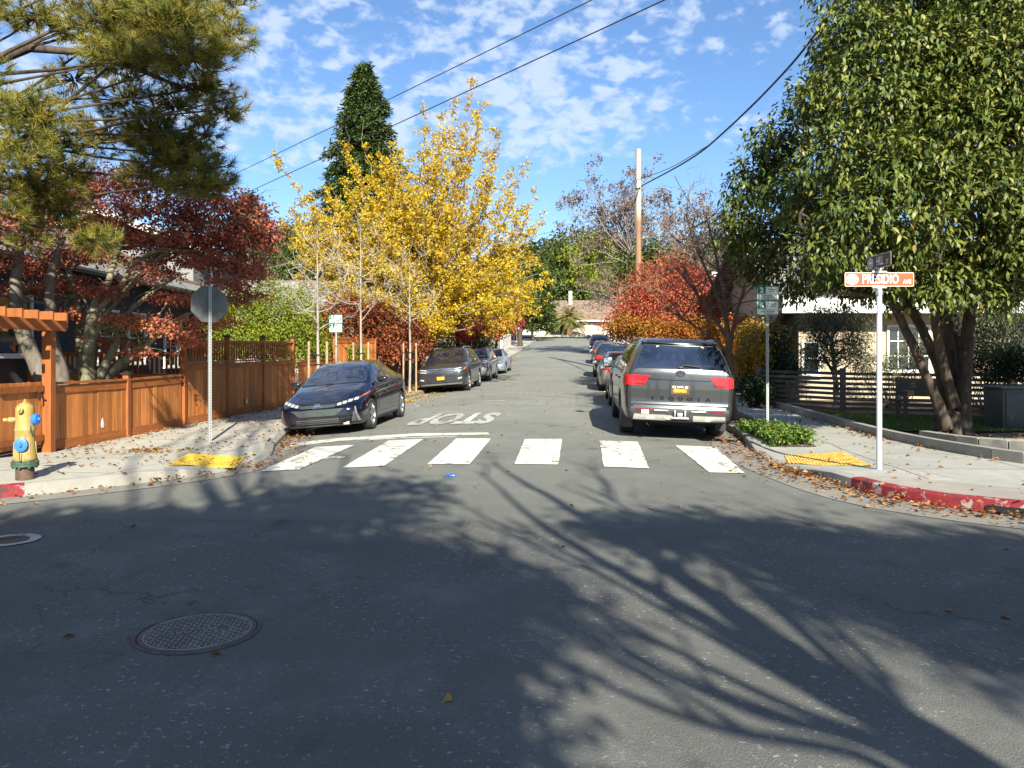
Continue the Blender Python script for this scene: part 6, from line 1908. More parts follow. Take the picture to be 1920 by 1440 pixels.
vw.place(-2.44, 31.9, False, .0)
c2 = crossover('silver car mostly hidden behind the grey crossover at the left kerb', car_paint('paint_silver', (.36, .37, .38), .6, .3), L=4.6, H=1.66, hw=.92)
c2.place(-1.78, 39.6, False)
c3 = sedan('pale blue silver saloon, farthest car at the left kerb', car_paint('paint_ice', (.34, .40, .46), .55, .28), 4.8, 1.50, .93)
c3.place(-1.08, 47.4, False)
c4 = sedan('brownish dark grey car right in front of the big grey SUV', car_paint('paint_taupe', (.085, .078, .068), .5, .3), 4.7, 1.46, .91)
c4.place(3.72, 22.9, True)
c5 = sedan('grey beige saloon with a red tail light, third car on the right kerb', car_paint('paint_beige_grey', (.21, .195, .17), .5, .3), 4.8, 1.50, .92)
c5.place(4.28, 30.4, True)
c6 = big_suv('black SUV with upright tail lights, fourth car on the right kerb', car_paint('paint_black', (.012, .012, .013), .3, .25), False)
c6.place(5.42, 42.0, True)
c7 = crossover('dark green grey wagon with pale glass, behind the black SUV', car_paint('paint_dark_teal', (.03, .04, .04), .4, .28), L=4.7, H=1.66, hw=.93)
c7.place(6.75, 56.5, True)
c8 = crossover('dark blue SUV, farthest car on the right kerb', car_paint('paint_blue', (.012, .03, .12), .35, .26), L=4.7, H=1.72, hw=.94)
c8.place(8.1, 71.5, True)
# ================================================================== trees and plants
def gpt(px, Y, dz=0.0, zf=None):
    X = (px-960)/FPX*Y
    return np.array((X, Y, float((zf or zlot)(X, Y)) + dz))

# ---- magnolia on the right
def magnolia():
    base = np.array((7.75, 13.55, lotz(7.75, 13.55)))
    root = empty('magnolia_tree', base); tag(root, 'big glossy evergreen tree with several trunks in the right garden', 'tree')
    def T(*pts): return np.array([np.array(at(px, py, Y)) - base for px, py, Y in pts])
    mb = MB(); stems = []
    specs = [(((1775, 803, 13.4), (1735, 700, 13.3), (1672, 570, 13.0), (1600, 470, 12.4), (1500, 400, 11.8)), (.09, .08, .065, .045, .03)),
             (((1785, 803, 13.5), (1760, 690, 13.5), (1715, 590, 13.3), (1670, 500, 13.0), (1620, 330, 12.6), (1600, 150, 12.2)), (.10, .085, .075, .06, .045, .03)),
             (((1795, 803, 13.6), (1785, 690, 13.8), (1770, 600, 13.9), (1760, 480, 13.9), (1770, 250, 13.7), (1800, 20, 13.4)), (.13, .11, .095, .08, .06, .04)),
             (((1805, 803, 13.5), (1810, 690, 13.5), (1818, 580, 13.6), (1840, 450, 13.6), (1880, 260, 13.4), (1910, 100, 13.2)), (.13, .11, .095, .08, .06, .04)),
             (((1780, 803, 13.6), (1800, 700, 13.9), (1790, 600, 14.3), (1740, 450, 14.8), (1700, 200, 15.0), (1690, -20, 15.0)), (.11, .095, .08, .07, .05, .03)),
             (((1788, 760, 13.4), (1760, 640, 13.0), (1755, 560, 12.6), (1790, 470, 12.0), (1860, 380, 11.4)), (.085, .075, .06, .045, .03))]
    for p, r in specs:
        P, rr = trunk_tube(mb, T(*p), r, 10, 1.35); stems.append((P, rr))
    # root flare
    for k in range(7):
        a = k*.9; mb.tube([(.08*math.cos(a), .08*math.sin(a), .45), (.24*math.cos(a), .24*math.sin(a), .12), (.52*math.cos(a), .52*math.sin(a), -.03)], [.10, .085, .04], 7)
    mb.tube([np.array(at(1720, 590, 13.2))-base, np.array(at(1640, 552, 12.6))-base, np.array(at(1560, 548, 12.0))-base, np.array(at(1540, 552, 11.8))-base], [.07, .05, .035, .012], 7)
    cl = []
    rows = [(1720, -60, 13, 230, 110), (1860, -40, 12.6, 160, 120), (1600, 60, 12.3, 95, 70), (1730, 90, 11.7, 120, 80), (1860, 110, 11.4, 110, 90), (1560, 170, 12.3, 85, 70),
            (1660, 190, 11.5, 100, 75), (1790, 220, 11.2, 110, 80), (1890, 230, 11.4, 80, 90), (1470, 260, 13.6, 75, 55), (1570, 290, 11.5, 95, 65), (1690, 310, 11.1, 105, 70), (1810, 340, 11.2, 100, 70), (1900, 370, 11.3, 70, 80),
            (1430, 330, 13.9, 60, 55), (1500, 370, 13.0, 85, 60), (1610, 400, 11.2, 95, 60), (1720, 420, 11.3, 95, 55), (1390, 410, 14.1, 45, 50), (1372, 440, 14.5, 34, 40), (1400, 350, 14.5, 40, 40), (1450, 290, 14.2, 50, 40), (1520, 200, 13.6, 50, 50), (1560, 110, 13.4, 50, 60), (1450, 440, 14.3, 75, 55), (1560, 470, 11.5, 80, 45),
            (1660, 470, 11.8, 70, 45), (1830, 470, 12.0, 90, 50), (1910, 500, 12.2, 60, 60), (1420, 490, 15.2, 60, 40), (1500, 520, 15.0, 85, 42), (1600, 525, 13.0, 80, 42), (1700, 520, 12.2, 80, 45), (1790, 530, 12.0, 80, 50), (1900, 440, 11.6, 70, 70), (1960, 480, 11.8, 70, 90), (1860, 20, 11.8, 110, 80), (1780, 150, 11.6, 110, 80), (1900, 150, 11.2, 90, 90), (1880, 560, 12.0, 50, 30),
            (1700, 250, 14.5, 170, 140), (1830, 300, 14.8, 150, 170), (1560, 380, 14.2, 130, 90), (1750, 480, 15.0, 130, 60), (1700, 60, 14.8, 150, 130), (2030, 300, 12.5, 120, 260), (2020, 60, 13, 140, 160), (1690, 545, 14.6, 90, 35), (1830, 545, 14.6, 70, 35)]
    for px, py, Y, rx, ry in rows:
        c, r = px_clump(px, py, Y, rx*.92, ry*.95, (rx+ry)*.4*Y/FPX); cl.append((c - base, r))
    tg = [c for c, r in cl] + list(ellipsoid_tips(cl, 90, .5)[0])
    limbs = []
    for t in tg:
        P, rr = min(stems, key=lambda q: np.min(np.linalg.norm(q[0]-t, axis=1)))
        limbs += branch_out(mb, P[len(P)//3:], rr[len(P)//3:], [t], .045)
    twigs(mb, limbs, 6, .55, .010, .003)
    mb.build('trunk', BK_DARK, root, 60)
    # leaves hang in whorls at the ends of twigs
    nt_ = 9600; tips, d, idx = ellipsoid_tips(cl, nt_, .42)
    per = 10; n = nt_*per
    k = np.repeat(np.arange(nt_), per)
    ax = unit(d[k]*.8 + rng.normal(0, .75, (n, 3)) + np.array([0, -.2, -.35]))
    P = tips[k] + rng.normal(0, .085, (n, 3))
    s = .6 + .8*rng.random(n)
    Nn = np.tile([0, -.15, 1.0], (n, 1)) + rng.normal(0, .35, (n, 3))
    r = np.clip(rng.random(nt_)[k]*.5 + rng.random(n)*.5, 0, 1)
    leaf_obj('crown', P, ax, Nn, .110*s, .041*s, M_MAG, root, 'long', .5, rnd=r)
magnolia()

# ---- pine at the left edge
def pine():
    base = np.array((-10.3, 11.6, lotz(-10.3, 11.6)))
    root = empty('pine_tree', base); tag(root, 'long needled pine whose boughs fill the upper left corner', 'tree')
    mb = MB(); P, rr = trunk_tube(mb, [(0, 0, -.1), (.15, .1, 2.5), (.05, 0, 5.5), (.3, .1, 8.5), (.2, 0, 11.5)], (.28, .24, .20, .14, .05), 12)
    pads = [(70, 30, 11.6, 80, 35, .5), (215, 55, 11.8, 110, 45, 1), (330, 45, 11.5, 100, 45, 1), (430, 60, 11.2, 55, 45, .9), (240, 110, 11.2, 90, 32, 1), (360, 110, 11.0, 95, 32, 1), (300, 15, 12.2, 120, 40, 1), (440, 10, 12.0, 40, 25, .8),
            (55, 215, 10.8, 75, 45, 1), (40, 285, 10.6, 70, 45, 1), (110, 265, 11.4, 60, 40, .8), (140, 150, 12.0, 70, 40, .4), (240, 190, 12.3, 80, 45, .5), (330, 200, 12.0, 70, 40, .6), (380, 165, 11.8, 60, 28, .9), (420, 205, 11.5, 45, 22, .9), (455, 180, 11.3, 16, 18, .8),
            (200, 250, 12.5, 70, 45, .7), (300, 255, 12.4, 90, 40, 1), (385, 250, 12.0, 45, 35, .9), (330, 300, 12.2, 90, 30, 1.1), (400, 315, 11.8, 40, 28, 1), (375, 345, 12.0, 70, 25, 1.1), (280, 330, 12.6, 60, 25, .6),
            (70, 345, 11.5, 80, 40, .9), (30, 385, 11.0, 50, 40, .7), (110, 395, 11.8, 60, 35, .8), (180, 450, 11.2, 50, 25, .8), (60, 450, 11.5, 40, 28, .5), (130, 320, 12.3, 60, 30, .8), (-60, 150, 11, 90, 80, .6), (-80, 320, 11, 90, 90, .7), (-60, 10, 11.5, 100, 60, .6), (200, -60, 12, 200, 50, .6), (400, -50, 12, 120, 40, .5)]
    cl = []; w = []
    for px, py, Y, rx, ry, wt in pads:
        c, r = px_clump(px, py, Y, rx, ry, rx*.75*Y/FPX); cl.append((c-base, r)); w.append(wt*r[0]*max(r[1], .2)*r[2]**.3)
    # main boughs
    limbs = []
    for (c, r) in cl:
        limbs += branch_out(mb, P[6:], rr[6:], [c], .045, .010, 6, .05, -.03, 8, .2)
    bough = [np.array(at(px, py, Y)) - base for px, py, Y in ((-120, 130, 11.5), (0, 112, 11.6), (55, 90, 11.6), (150, 98, 11.5), (260, 130, 11.4), (330, 160, 11.6), (400, 175, 11.6))]
    mb.tube(bough, [.075, .07, .065, .05, .035, .025, .01], 8)
    limbs.append(np.array(bough))
    w = np.array(w); w /= w.sum(); NT_ = 3700
    idx = rng.choice(len(cl), NT_, p=w)
    C = np.array([c for c, r in cl])[idx]; Rr = np.array([r for c, r in cl])[idx]
    dd = unit(rng.normal(size=(NT_, 3))); tips = C + dd*Rr*(rng.random(NT_)**.45)[:, None]
    for k in range(0, NT_, 2):
        c = C[k]; mb.tube(curve_pts(c + (tips[k]-c)*.15, tips[k], 4, .10), [.014, .010, .007, .005], 4, cap=False)
    mb.build('trunk', BK_DARK, root, 60)
    per = 50; n = NT_*per; k = np.repeat(np.arange(NT_), per)
    axis = unit(dd*np.array([1, 1, .5]) + np.array([.12, 0, .55]) + rng.normal(0, .25, (NT_, 3)))
    A = unit(axis[k]*.85 + unit(rng.normal(size=(n, 3)))*.85)
    Pn = tips[k] + axis[k]*(rng.random(n)*.13 - .06)[:, None]
    Ln = .15*(.7 + .6*rng.random(n)); old = rng.random(n)
    tone = rng.random(NT_)
    r = np.clip(.08 + tone[k]*.55 + old*.28, 0, 1); r[old > .93] = .95 + .05*rng.random((old > .93).sum())
    leaf_obj('crown', Pn, A, rng.normal(size=(n, 3)), Ln, np.full(n, .0085), M_PINE, root, 'needle', rnd=r)
    # cones
    mb = MB()
    for t in rng.choice(NT_, 36, replace=False):
        p = tips[t]; mb.lathe(p, [(.004, -.03), (.022, -.015), (.024, .005), (.014, .03), (.002, .042)], 8)
    mb.build('cones', simple('pine_cone', (.13, .07, .035), .8, 0, .4, 60), root)
pine()

# ---- dark red japanese maple behind the low fence
def jmaple():
    Y0 = 15.4; base = gpt(172, Y0); root = empty('japanese_maple', base); tag(root, 'spreading dark red Japanese maple behind the low cedar fence', 'tree')
    def T(*pts): return np.array([np.array(at(px, py, Y)) - base for px, py, Y in pts])
    mb = MB(); stems = []
    specs = [(((165, 730, 15.3), (165, 690, 15.3), (168, 640, 15.2), (172, 590, 15.2), (195, 545, 15.3), (215, 490, 15.4), (235, 420, 15.6)), (.14, .13, .12, .10, .07, .05, .03)),
             (((176, 730, 15.5), (195, 690, 15.5), (212, 655, 15.5), (232, 600, 15.5), (270, 560, 15.5), (330, 520, 15.5)), (.11, .09, .07, .055, .04, .02)),
             (((182, 730, 15.6), (215, 690, 15.7), (262, 660, 15.8), (300, 620, 15.8), (350, 590, 15.7), (420, 565, 15.6)), (.13, .11, .085, .06, .04, .02)),
             (((160, 730, 15.6), (150, 640, 15.8), (140, 560, 15.9), (120, 480, 15.9), (100, 410, 16)), (.12, .10, .08, .05, .02)),
             (((168, 640, 15.2), (205, 580, 15.4), (260, 520, 15.6), (340, 450, 15.8), (430, 390, 15.9)), (.08, .06, .05, .035, .015)),
             (((172, 590, 15.2), (225, 540, 15.2), (245, 505, 15.2), (300, 470, 15.4), (380, 470, 15.4)), (.07, .055, .045, .03, .012))]
    for p, r in specs:
        P, rr = trunk_tube(mb, T(*p), r, 9, 1.2); stems.append((P, rr))
    rows = [(200, 340, 16.2, 90, 35), (310, 345, 16.0, 110, 35), (400, 370, 16, 80, 35), (460, 400, 16, 60, 35), (490, 440, 16, 45, 35), (505, 480, 15.9, 28, 25), (440, 450, 15.8, 70, 30), (350, 400, 15.8, 90, 30), (240, 390, 15.8, 90, 30), (130, 370, 16, 80, 35), (40, 400, 16, 60, 35),
            (400, 490, 15.6, 70, 25), (470, 510, 15.7, 40, 22), (330, 450, 15.6, 80, 22), (430, 530, 15.5, 50, 18), (290, 512, 15.2, 55, 18), (200, 545, 15.1, 45, 18), (350, 560, 15.5, 60, 15), (285, 605, 15.3, 55, 16), (330, 618, 15.4, 50, 14), (230, 600, 15.1, 45, 14), (400, 600, 15.5, 45, 14), (150, 480, 15.5, 70, 20), (60, 500, 15.6, 50, 25), (120, 590, 15.3, 50, 14), (265, 660, 15.2, 26, 10), (80, 540, 15.5, 45, 14), (20, 545, 15.5, 35, 18), (310, 560, 15.6, 30, 10), (380, 440, 16.3, 110, 45), (300, 470, 16.4, 90, 40), (200, 440, 16.3, 80, 40), (450, 560, 16, 50, 22), (360, 640, 16, 45, 14), (200, 640, 15.8, 45, 14), (130, 540, 16.2, 60, 24)]
    cl = []
    for px, py, Y, rx, ry in rows:
        c, r = px_clump(px, py, Y, rx, ry*.85, (rx*.9)*Y/FPX); cl.append((c-base, r))
    limbs = []
    for t in [c for c, r in cl] + list(ellipsoid_tips(cl, 60, .5)[0]):
        P, rr = min(stems, key=lambda q: np.min(np.linalg.norm(q[0]-t, axis=1)))
        limbs += branch_out(mb, P[len(P)//3:], rr[len(P)//3:], [t], .04, .005, 5, .10, .03)
    twigs(mb, limbs, 8, .5, .008, .002, up=.15)
    mb.build('trunk', BK_OLIVE, root, 60)
    nt_ = 2400; tips, d, idx = ellipsoid_tips(cl, nt_, .5); n = 31000; k = rng.integers(0, nt_, n)
    P = tips[k] + rng.normal(0, .10, (n, 3))*[1, 1, .45]
    A, Nn = leaf_dirs(n, d[k], .35); s = .7 + .6*rng.random(n)
    low = (np.array([c[2] for c, r in cl])[idx] < 2.6).astype(float)
    r = np.clip(rng.random(nt_)[k]*.45 + rng.random(n)*.45 + low[k]*.22, 0, 1)
    leaf_obj('crown', P, A, Nn, .062*s, .05*s, M_MAPLE, root, 'diamond', .3, rnd=r)
jmaple()
# leaning trunks inside the arbor gate
def leaning():
    base = gpt(95, 14.2); root = empty('leaning_tree', base); tag(root, 'leaning pale trunked tree seen through the cedar arbor', 'tree')
    mb = MB(); S = []
    for p, r in ((((100, 760, 14.2), (72, 690, 14.2), (42, 620, 14.2), (30, 540, 14.2), (40, 440, 14.3), (90, 330, 14.5)), (.15, .14, .13, .10, .07, .03)),
                 (((125, 760, 14.6), (112, 690, 14.6), (95, 620, 14.6), (95, 520, 14.7), (130, 420, 14.8)), (.14, .13, .11, .08, .03))):
        P, rr = trunk_tube(mb, np.array([np.array(at(*q)) - base for q in p]), r, 10, 1.1); S.append((P, rr))
    cl = []
    for px, py, Y, rx, ry in ((60, 430, 14.2, 60, 30), (120, 400, 14.6, 60, 30), (30, 360, 14.4, 50, 30), (20, 480, 14, 30, 18), (-30, 420, 14, 60, 40)):
        c, r = px_clump(px, py, Y, rx, ry); cl.append((c-base, r))
    L_ = []
    for t in [c for c, r in cl] + list(ellipsoid_tips(cl, 14)[0]):
        P, rr = S[0] if t[0] < .0 else S[1]; L_ += branch_out(mb, P[8:], rr[8:], [t], .04)
    twigs(mb, L_, 6, .4, .008, .002); mb.build('trunk', BK_GREY, root, 60)
    nt_ = 120; tips, d, idx = ellipsoid_tips(cl, nt_); n = 1600; k = rng.integers(0, nt_, n); A, Nn = leaf_dirs(n, d[k])
    leaf_obj('crown', tips[k] + rng.normal(0, .1, (n, 3)), A, Nn, .07, .05, M_MAPLE, root)
leaning()

# ---- ginkgo
def ginkgo():
    Y0 = 34.2; base = gpt(803, Y0, 0); root = empty('ginkgo_tree', base); tag(root, 'tall golden yellow ginkgo with upright spires at the left kerb', 'tree')
    k1 = Y0/FPX
    def Q(px, py, dy=0.0): return np.array(at(px, py, Y0 + dy)) - base
    mb = MB(); P, rr = trunk_tube(mb, [Q(803, 724), Q(802, 680), Q(806, 620), Q(812, 560), Q(815, 500), Q(830, 400), Q(850, 300)], (.36, .33, .30, .25, .20, .12, .05), 12, 1.5)
    shoots = []
    spires = [(516, 293), (548, 395), (575, 365), (610, 350), (645, 262), (665, 300), (700, 340), (735, 330), (765, 300), (793, 199), (812, 260), (828, 216), (850, 186), (870, 240), (887, 150), (905, 190), (937, 236), (930, 280), (986, 302), (1003, 362), (1018, 405), (960, 320), (720, 380), (600, 400), (680, 270)]
    env_x = [515, 545, 600, 645, 680, 720, 760, 793, 830, 860, 887, 915, 940, 960, 990, 1015]; env_y = [330, 410, 375, 300, 350, 340, 310, 240, 240, 230, 190, 230, 260, 335, 330, 400]
    specs = [(x, y, rng.normal(0, .8)) for x, y in spires]
    for _ in range(125):
        x = 525 + 495*rng.random(); y = np.interp(x, env_x, env_y) + rng.random()**1.3*230 + 10; specs.append((x, y, rng.normal(0, 2.2)))
    for _ in range(58):   # low side boughs that droop
        s_ = -1 if rng.random() < .55 else 1; x = 800 + s_*(50 + 190*rng.random()); y = 470 + 90*rng.random() + (0 if s_ < 0 else 40*rng.random()); specs.append((x, y, rng.normal(0, 2.4)))
    for _ in range(34): specs.append((700 + 120*rng.random(), 265 + 170*rng.random(), rng.normal(0, 1.8)))
    for _ in range(36): specs.append((522 + 170*rng.random(), 395 + 130*rng.random(), rng.normal(0, 2.0)))
    for _ in range(14): specs.append((740 + 120*rng.random(), 560 + 60*rng.random(), -1.5 - 1.5*rng.random()))
    pts_all = []; rad_all = []
    for i, (x, y, dy) in enumerate(specs):
        tip = Q(x, y, dy); low = y > 455
        y0 = min(650, 625 - .34*max(0, 600-y) + rng.normal(0, 14))
        p0 = Q(803 + (640-y0)*.10, y0)
        mid = Q(806 + (x-806)*(.72 if not low else .6), y + (y0-y)*(.48 if not low else .25), dy*.7)
        q = np.linspace(0, 2, 12)
        C = np.stack([pchip([0, 1, 2], [p0[j], mid[j], tip[j]], q) for j in range(3)], 1)
        C[1:-1] += rng.normal(0, .07, (10, 3))
        main = i < len(spires)
        mb.tube(C, list(np.linspace(.06 if main else .034, .006, 12)), 5, cap=False)
        t = np.linspace(0, 1, 40); CC = np.stack([np.interp(t*11, np.arange(12), C[:, j]) for j in range(3)], 1)
        st = .20 if not low else .12
        sel = CC[t > st]; pts_all.append(sel); rad_all.append(np.interp(np.linspace(0, 1, len(sel)), [0, .5, 1], [.55, .46, .24]) if main else np.interp(np.linspace(0, 1, len(sel)), [0, .5, 1], [.46, .44, .22]))
    twigs(mb, pts_all[:70], 3, .9, .012, .004, up=.9, lo=.2, spread=.6)
    mb.build('trunk', BK_GINK, root, 60)
    PA = np.concatenate(pts_all); RA = np.concatenate(rad_all); nm = sum(len(q) for q in pts_all[:len(spires)])
    w = RA + .05; w[:nm] *= 2.4; w /= w.sum(); nt_ = 7800; ti = rng.choice(len(PA), nt_, p=w)
    tips = PA[ti] + unit(rng.normal(size=(nt_, 3)))*(RA[ti]*rng.random(nt_)**.6)[:, None]
    n = 120000; k = rng.integers(0, nt_, n); Pn = tips[k] + rng.normal(0, .075, (n, 3))
    A, Nn = leaf_dirs(n, None, .2); s = .7 + .6*rng.random(n)
    r = np.clip(rng.random(nt_)[k]*.5 + rng.random(n)*.5, 0, 1)
    leaf_obj('crown', Pn, A, Nn, .09*s, .096*s, M_GINK, root, 'fan', .2, rnd=r)
ginkgo()

# ---- young bare street trees with whitewashed stems and stakes
def sapling(px, Y, top, label, spread, stakes=True, fork=False, seed=1, barkm=None, lean=0, r0=.046):
    random.seed(seed)
    base = gpt(px, Y, 0); root = empty('bare_sapling', base); tag(root, label, 'tree', 'young bare street trees on the left')
    mb = MB(); H = at(px, top, Y).z - base[2]; kk = Y/FPX
    P, rr = trunk_tube(mb, [(0, 0, -.05), (.02, 0, H*.25), (lean*.4, .02, H*.55), (lean, 0, H*.8), (lean*1.1, 0, H)], (r0, r0*.9, r0*.66, r0*.4, .008), 8, 1.2)
    tg = []
    for i in range(17):
        a = i*2.4; h = H*(.42 + .5*i/17); rad = spread*(.55 + .6*random.random())*(1.1 - .5*i/17)
        tg.append((math.cos(a)*rad, math.sin(a)*rad, h + rad*(.35 + .5*random.random())))
    limbs = branch_out(mb, P, rr, tg, .017, .003, 5, .09, .02, 6, .25)
    t1, l1 = twigs(mb, limbs, 6, .55, .008, .0025, up=.35)
    twigs(mb, l1, 2, .28, .004, .002, up=.3)
    mb.build('trunk', barkm or BK_WHITE, root, 60)
    if stakes:
        for sx in (-.24, .24):
            mb = MB(); mb.tube([(sx, .05, -.1), (sx, .05, 1.85)], .032, 8); mb.build('stake', simple('stake_wood', (.36, .22, .14), .85, 0, .25, 8), root)
        mb = MB()
        for z in (1.25, 1.5): mb.tube([(-.24, .05, z), (0, -.07, z), (.24, .05, z), (0, .08, z), (-.24, .05, z)], .012, 5)
        mb.build('ties', BLACKP, root)
sapling(595, 20.4, 430, 'bare whitewashed sapling at the left kerb, nearest to the stop sign', 1.1, True, seed=3)
sapling(676, 24.6, 420, 'bare whitewashed sapling behind the dark blue hatchback', 1.25, True, seed=5)
sapling(768, 29.0, 470, 'bare whitewashed sapling with two stakes next to the ginkgo trunk', 1.25, True, seed=8)

# ---- bare tree on the right verge
def bare_right():
    random.seed(21)
    base = np.array((4.92, 17.1, float(zR(4.92, 17.1)))); root = empty('bare_tree', base); tag(root, 'leafless dark street tree just right of the big grey SUV', 'tree')
    def Q(px, py, Y): return np.array(at(px, py, Y)) - base
    mb = MB(); S = []
    sp = [((Q(1376, 795, 17.1)*[1, 1, 0], Q(1374, 760, 17.1), Q(1368, 700, 17.1), Q(1366, 650, 17.1), Q(1358, 560, 17.2), Q(1340, 470, 17.3), Q(1325, 400, 17.3)), (.105, .09, .08, .07, .05, .03, .01)),
          ((Q(1367, 655, 17.1), Q(1378, 600, 17.0), Q(1395, 540, 16.9), Q(1410, 480, 16.8)), (.055, .045, .03, .01)),
          ((Q(1366, 640, 17.1), Q(1335, 590, 17.3), Q(1290, 530, 17.5), Q(1250, 480, 17.7)), (.05, .035, .025, .008)),
          ((Q(1367, 670, 17.1), Q(1345, 640, 16.8), Q(1300, 610, 16.6), Q(1240, 570, 16.4)), (.04, .03, .02, .007)),
          ((Q(1362, 600, 17.1), Q(1330, 520, 17.6), Q(1300, 450, 18), Q(1285, 400, 18.2)), (.045, .035, .022, .008))]
    for p, r in sp:
        P, rr = trunk_tube(mb, p, r, 8, 1.15); S.append((P, rr))
    limbs = []
    for i in range(46):
        P, rr = S[i % len(S)]; t = P[int(len(P)*(.4 + .55*random.random()))]
        a = random.random()*6.28; L = .5 + .9*random.random(); tg = t + np.array([math.cos(a)*L, math.sin(a)*L, .35 + .8*random.random()])
        limbs.append(curve_pts(t, tg, 6, .07)); mb.tube(limbs[-1], list(np.linspace(.018, .004, 6)), 5, cap=False)
    t1, l1 = twigs(mb, limbs, 6, .5, .007, .002, up=.4); twigs(mb, l1, 2, .28, .004, .0018, up=.3)
    mb.build('trunk', BK_BROWN, root, 60)
    k = rng.integers(0, len(t1), 70); A, Nn = leaf_dirs(70)
    leaf_obj('last_leaves', np.array(t1)[k], A, Nn, .07, .05, M_ORANGE, root)
bare_right()

# ---- maples and shrubs in colour
def pc(rows): return [px_clump(*r) for r in rows]
clump_tree('red_maple', 'scarlet and orange maple on the right behind the parked cars', 'tree', gpt(1262, 32), [gpt(1262, 32), gpt(1260, 32, 1.5), gpt(1255, 32, 3.5)], (.13, .10, .05),
           pc([(1215, 525, 32, 40, 32), (1255, 505, 32, 42, 30), (1195, 560, 31.5, 42, 34), (1250, 560, 31, 55, 40), (1305, 545, 31.5, 42, 40), (1175, 590, 31, 34, 28), (1290, 590, 30.5, 55, 36), (1230, 600, 30.5, 55, 28), (1320, 570, 32, 30, 30), (1350, 575, 31, 34, 36), (1345, 610, 30, 40, 30), (1150, 610, 31, 18, 16)]),
           16000, .10, .075, M_RED, BK_BROWN, None, 620, .24, twig_per=5)
clump_tree('orange_maple', 'low orange and gold maple under the scarlet one, above the parked cars', 'tree', gpt(1252, 29.5), [gpt(1252, 29.5), gpt(1248, 29.5, 1.0), gpt(1235, 29.5, 2.0)], (.09, .07, .04),
           pc([(1170, 605, 29.5, 28, 22), (1205, 618, 29, 38, 22), (1250, 622, 29, 42, 18), (1300, 615, 29, 40, 22), (1160, 620, 30, 18, 14)]), 8000, .085, .065, M_ORANGE, BK_BROWN, None, 240, .15, twig_per=4)
bush('shrub', 'orange red shrub between the bare tree and the brick building', 'shrub', pc([(1340, 640, 25, 30, 34), (1368, 650, 25, 28, 36), (1330, 680, 24.5, 22, 26), (1385, 620, 26, 22, 30)]), 6000, .085, .065, M_ORANGE, BK_BROWN, tips_n=220)
bush('shrub', 'yellow green shrub beside the parking sign, before the brick building', 'shrub', pc([(1410, 640, 23, 26, 36), (1425, 680, 22.5, 24, 34), (1400, 690, 23, 22, 28), (1440, 620, 23.5, 18, 24)]), 5500, .085, .06, M_GOLDGREEN, BK_BROWN, tips_n=220)
bush('shrub', 'low dark green shrub at the left end of the slat fence', 'shrub', pc([(1405, 728, 20.3, 18, 20), (1425, 735, 20.2, 14, 18)]), 2200, .07, .05, M_DARK, BK_DARK, tips_n=90)
bush('hedge', 'lime green hedge rising behind the tall slatted cedar fence', 'hedge', pc([(455, 600, 26, 45, 60), (510, 590, 26, 55, 62), (560, 605, 26.3, 45, 55), (480, 640, 25.6, 60, 40), (545, 645, 25.8, 50, 40), (425, 625, 26.4, 30, 50), (590, 650, 26.5, 30, 28)]), 22000, .10, .045, M_LIME, BK_BROWN, tips_n=900, sigma=.14)
clump_tree('maple', 'dull red maple behind the two right hand saplings', 'tree', gpt(690, 30.5), [gpt(690, 30.5), gpt(690, 30.5, 1.5), gpt(690, 30.5, 3)], (.12, .09, .05),
           pc([(600, 620, 30, 40, 40), (650, 590, 30.5, 45, 40), (705, 600, 30, 45, 45), (745, 630, 30, 38, 38), (680, 650, 29.5, 60, 30), (620, 660, 29.5, 40, 20), (730, 665, 29.5, 30, 20), (780, 640, 31, 30, 40)]),
           11000, .10, .08, leafmat('maple_leaf_dull_red', [(0, (.10, .025, .018)), (.45, (.22, .05, .025)), (.8, (.33, .11, .03)), (1, (.40, .22, .05))], .32), BK_DARK, None, 420, .17, twig_per=4)
clump_tree('red_maple', 'crimson and orange maple behind the ginkgo trunk and parked crossover', 'tree', gpt(860, 43), [gpt(860, 43), gpt(858, 43, 2), gpt(855, 43, 4)], (.16, .12, .06),
           pc([(835, 600, 42, 34, 30), (850, 570, 43, 40, 30), (870, 620, 41, 30, 22), (890, 590, 42, 34, 30), (820, 560, 43, 28, 28)]), 8000, .13, .10, M_RED, BK_DARK, None, 320, .18)
clump_tree('maple', 'gold and green maple standing over the silver parked cars', 'tree', gpt(889, 47), [gpt(889, 47), gpt(890, 47, 2), gpt(900, 47, 4.5)], (.18, .14, .07),
           pc([(900, 560, 47, 40, 30), (935, 555, 48, 36, 32), (925, 600, 46, 36, 28), (890, 610, 45, 34, 24), (950, 590, 49, 26, 28), (870, 590, 45, 26, 24)]), 9500, .14, .11, M_GOLDGREEN, BK_DARK, None, 340, .2)
clump_tree('red_maple', 'small scarlet tree next to the little white sign up the street', 'tree', gpt(929, 58), [gpt(929, 58), gpt(931, 58, 2), gpt(940, 58, 4)], (.13, .10, .05),
           pc([(955, 575, 60, 18, 26), (945, 610, 58, 22, 18), (930, 620, 57, 16, 12), (965, 600, 61, 14, 22)]), 4200, .15, .12, M_RED, BK_DARK, None, 170, .2)
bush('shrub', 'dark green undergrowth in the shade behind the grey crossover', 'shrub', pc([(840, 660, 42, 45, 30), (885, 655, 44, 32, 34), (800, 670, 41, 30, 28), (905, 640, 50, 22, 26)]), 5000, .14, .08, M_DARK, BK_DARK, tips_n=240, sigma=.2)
bush('shrub', 'bright green low shrub above the roof of the grey crossover', 'shrub', pc([(825, 655, 38, 22, 8), (848, 658, 38, 16, 6)]), 900, .10, .05, M_LIME, BK_DARK, tips_n=60)
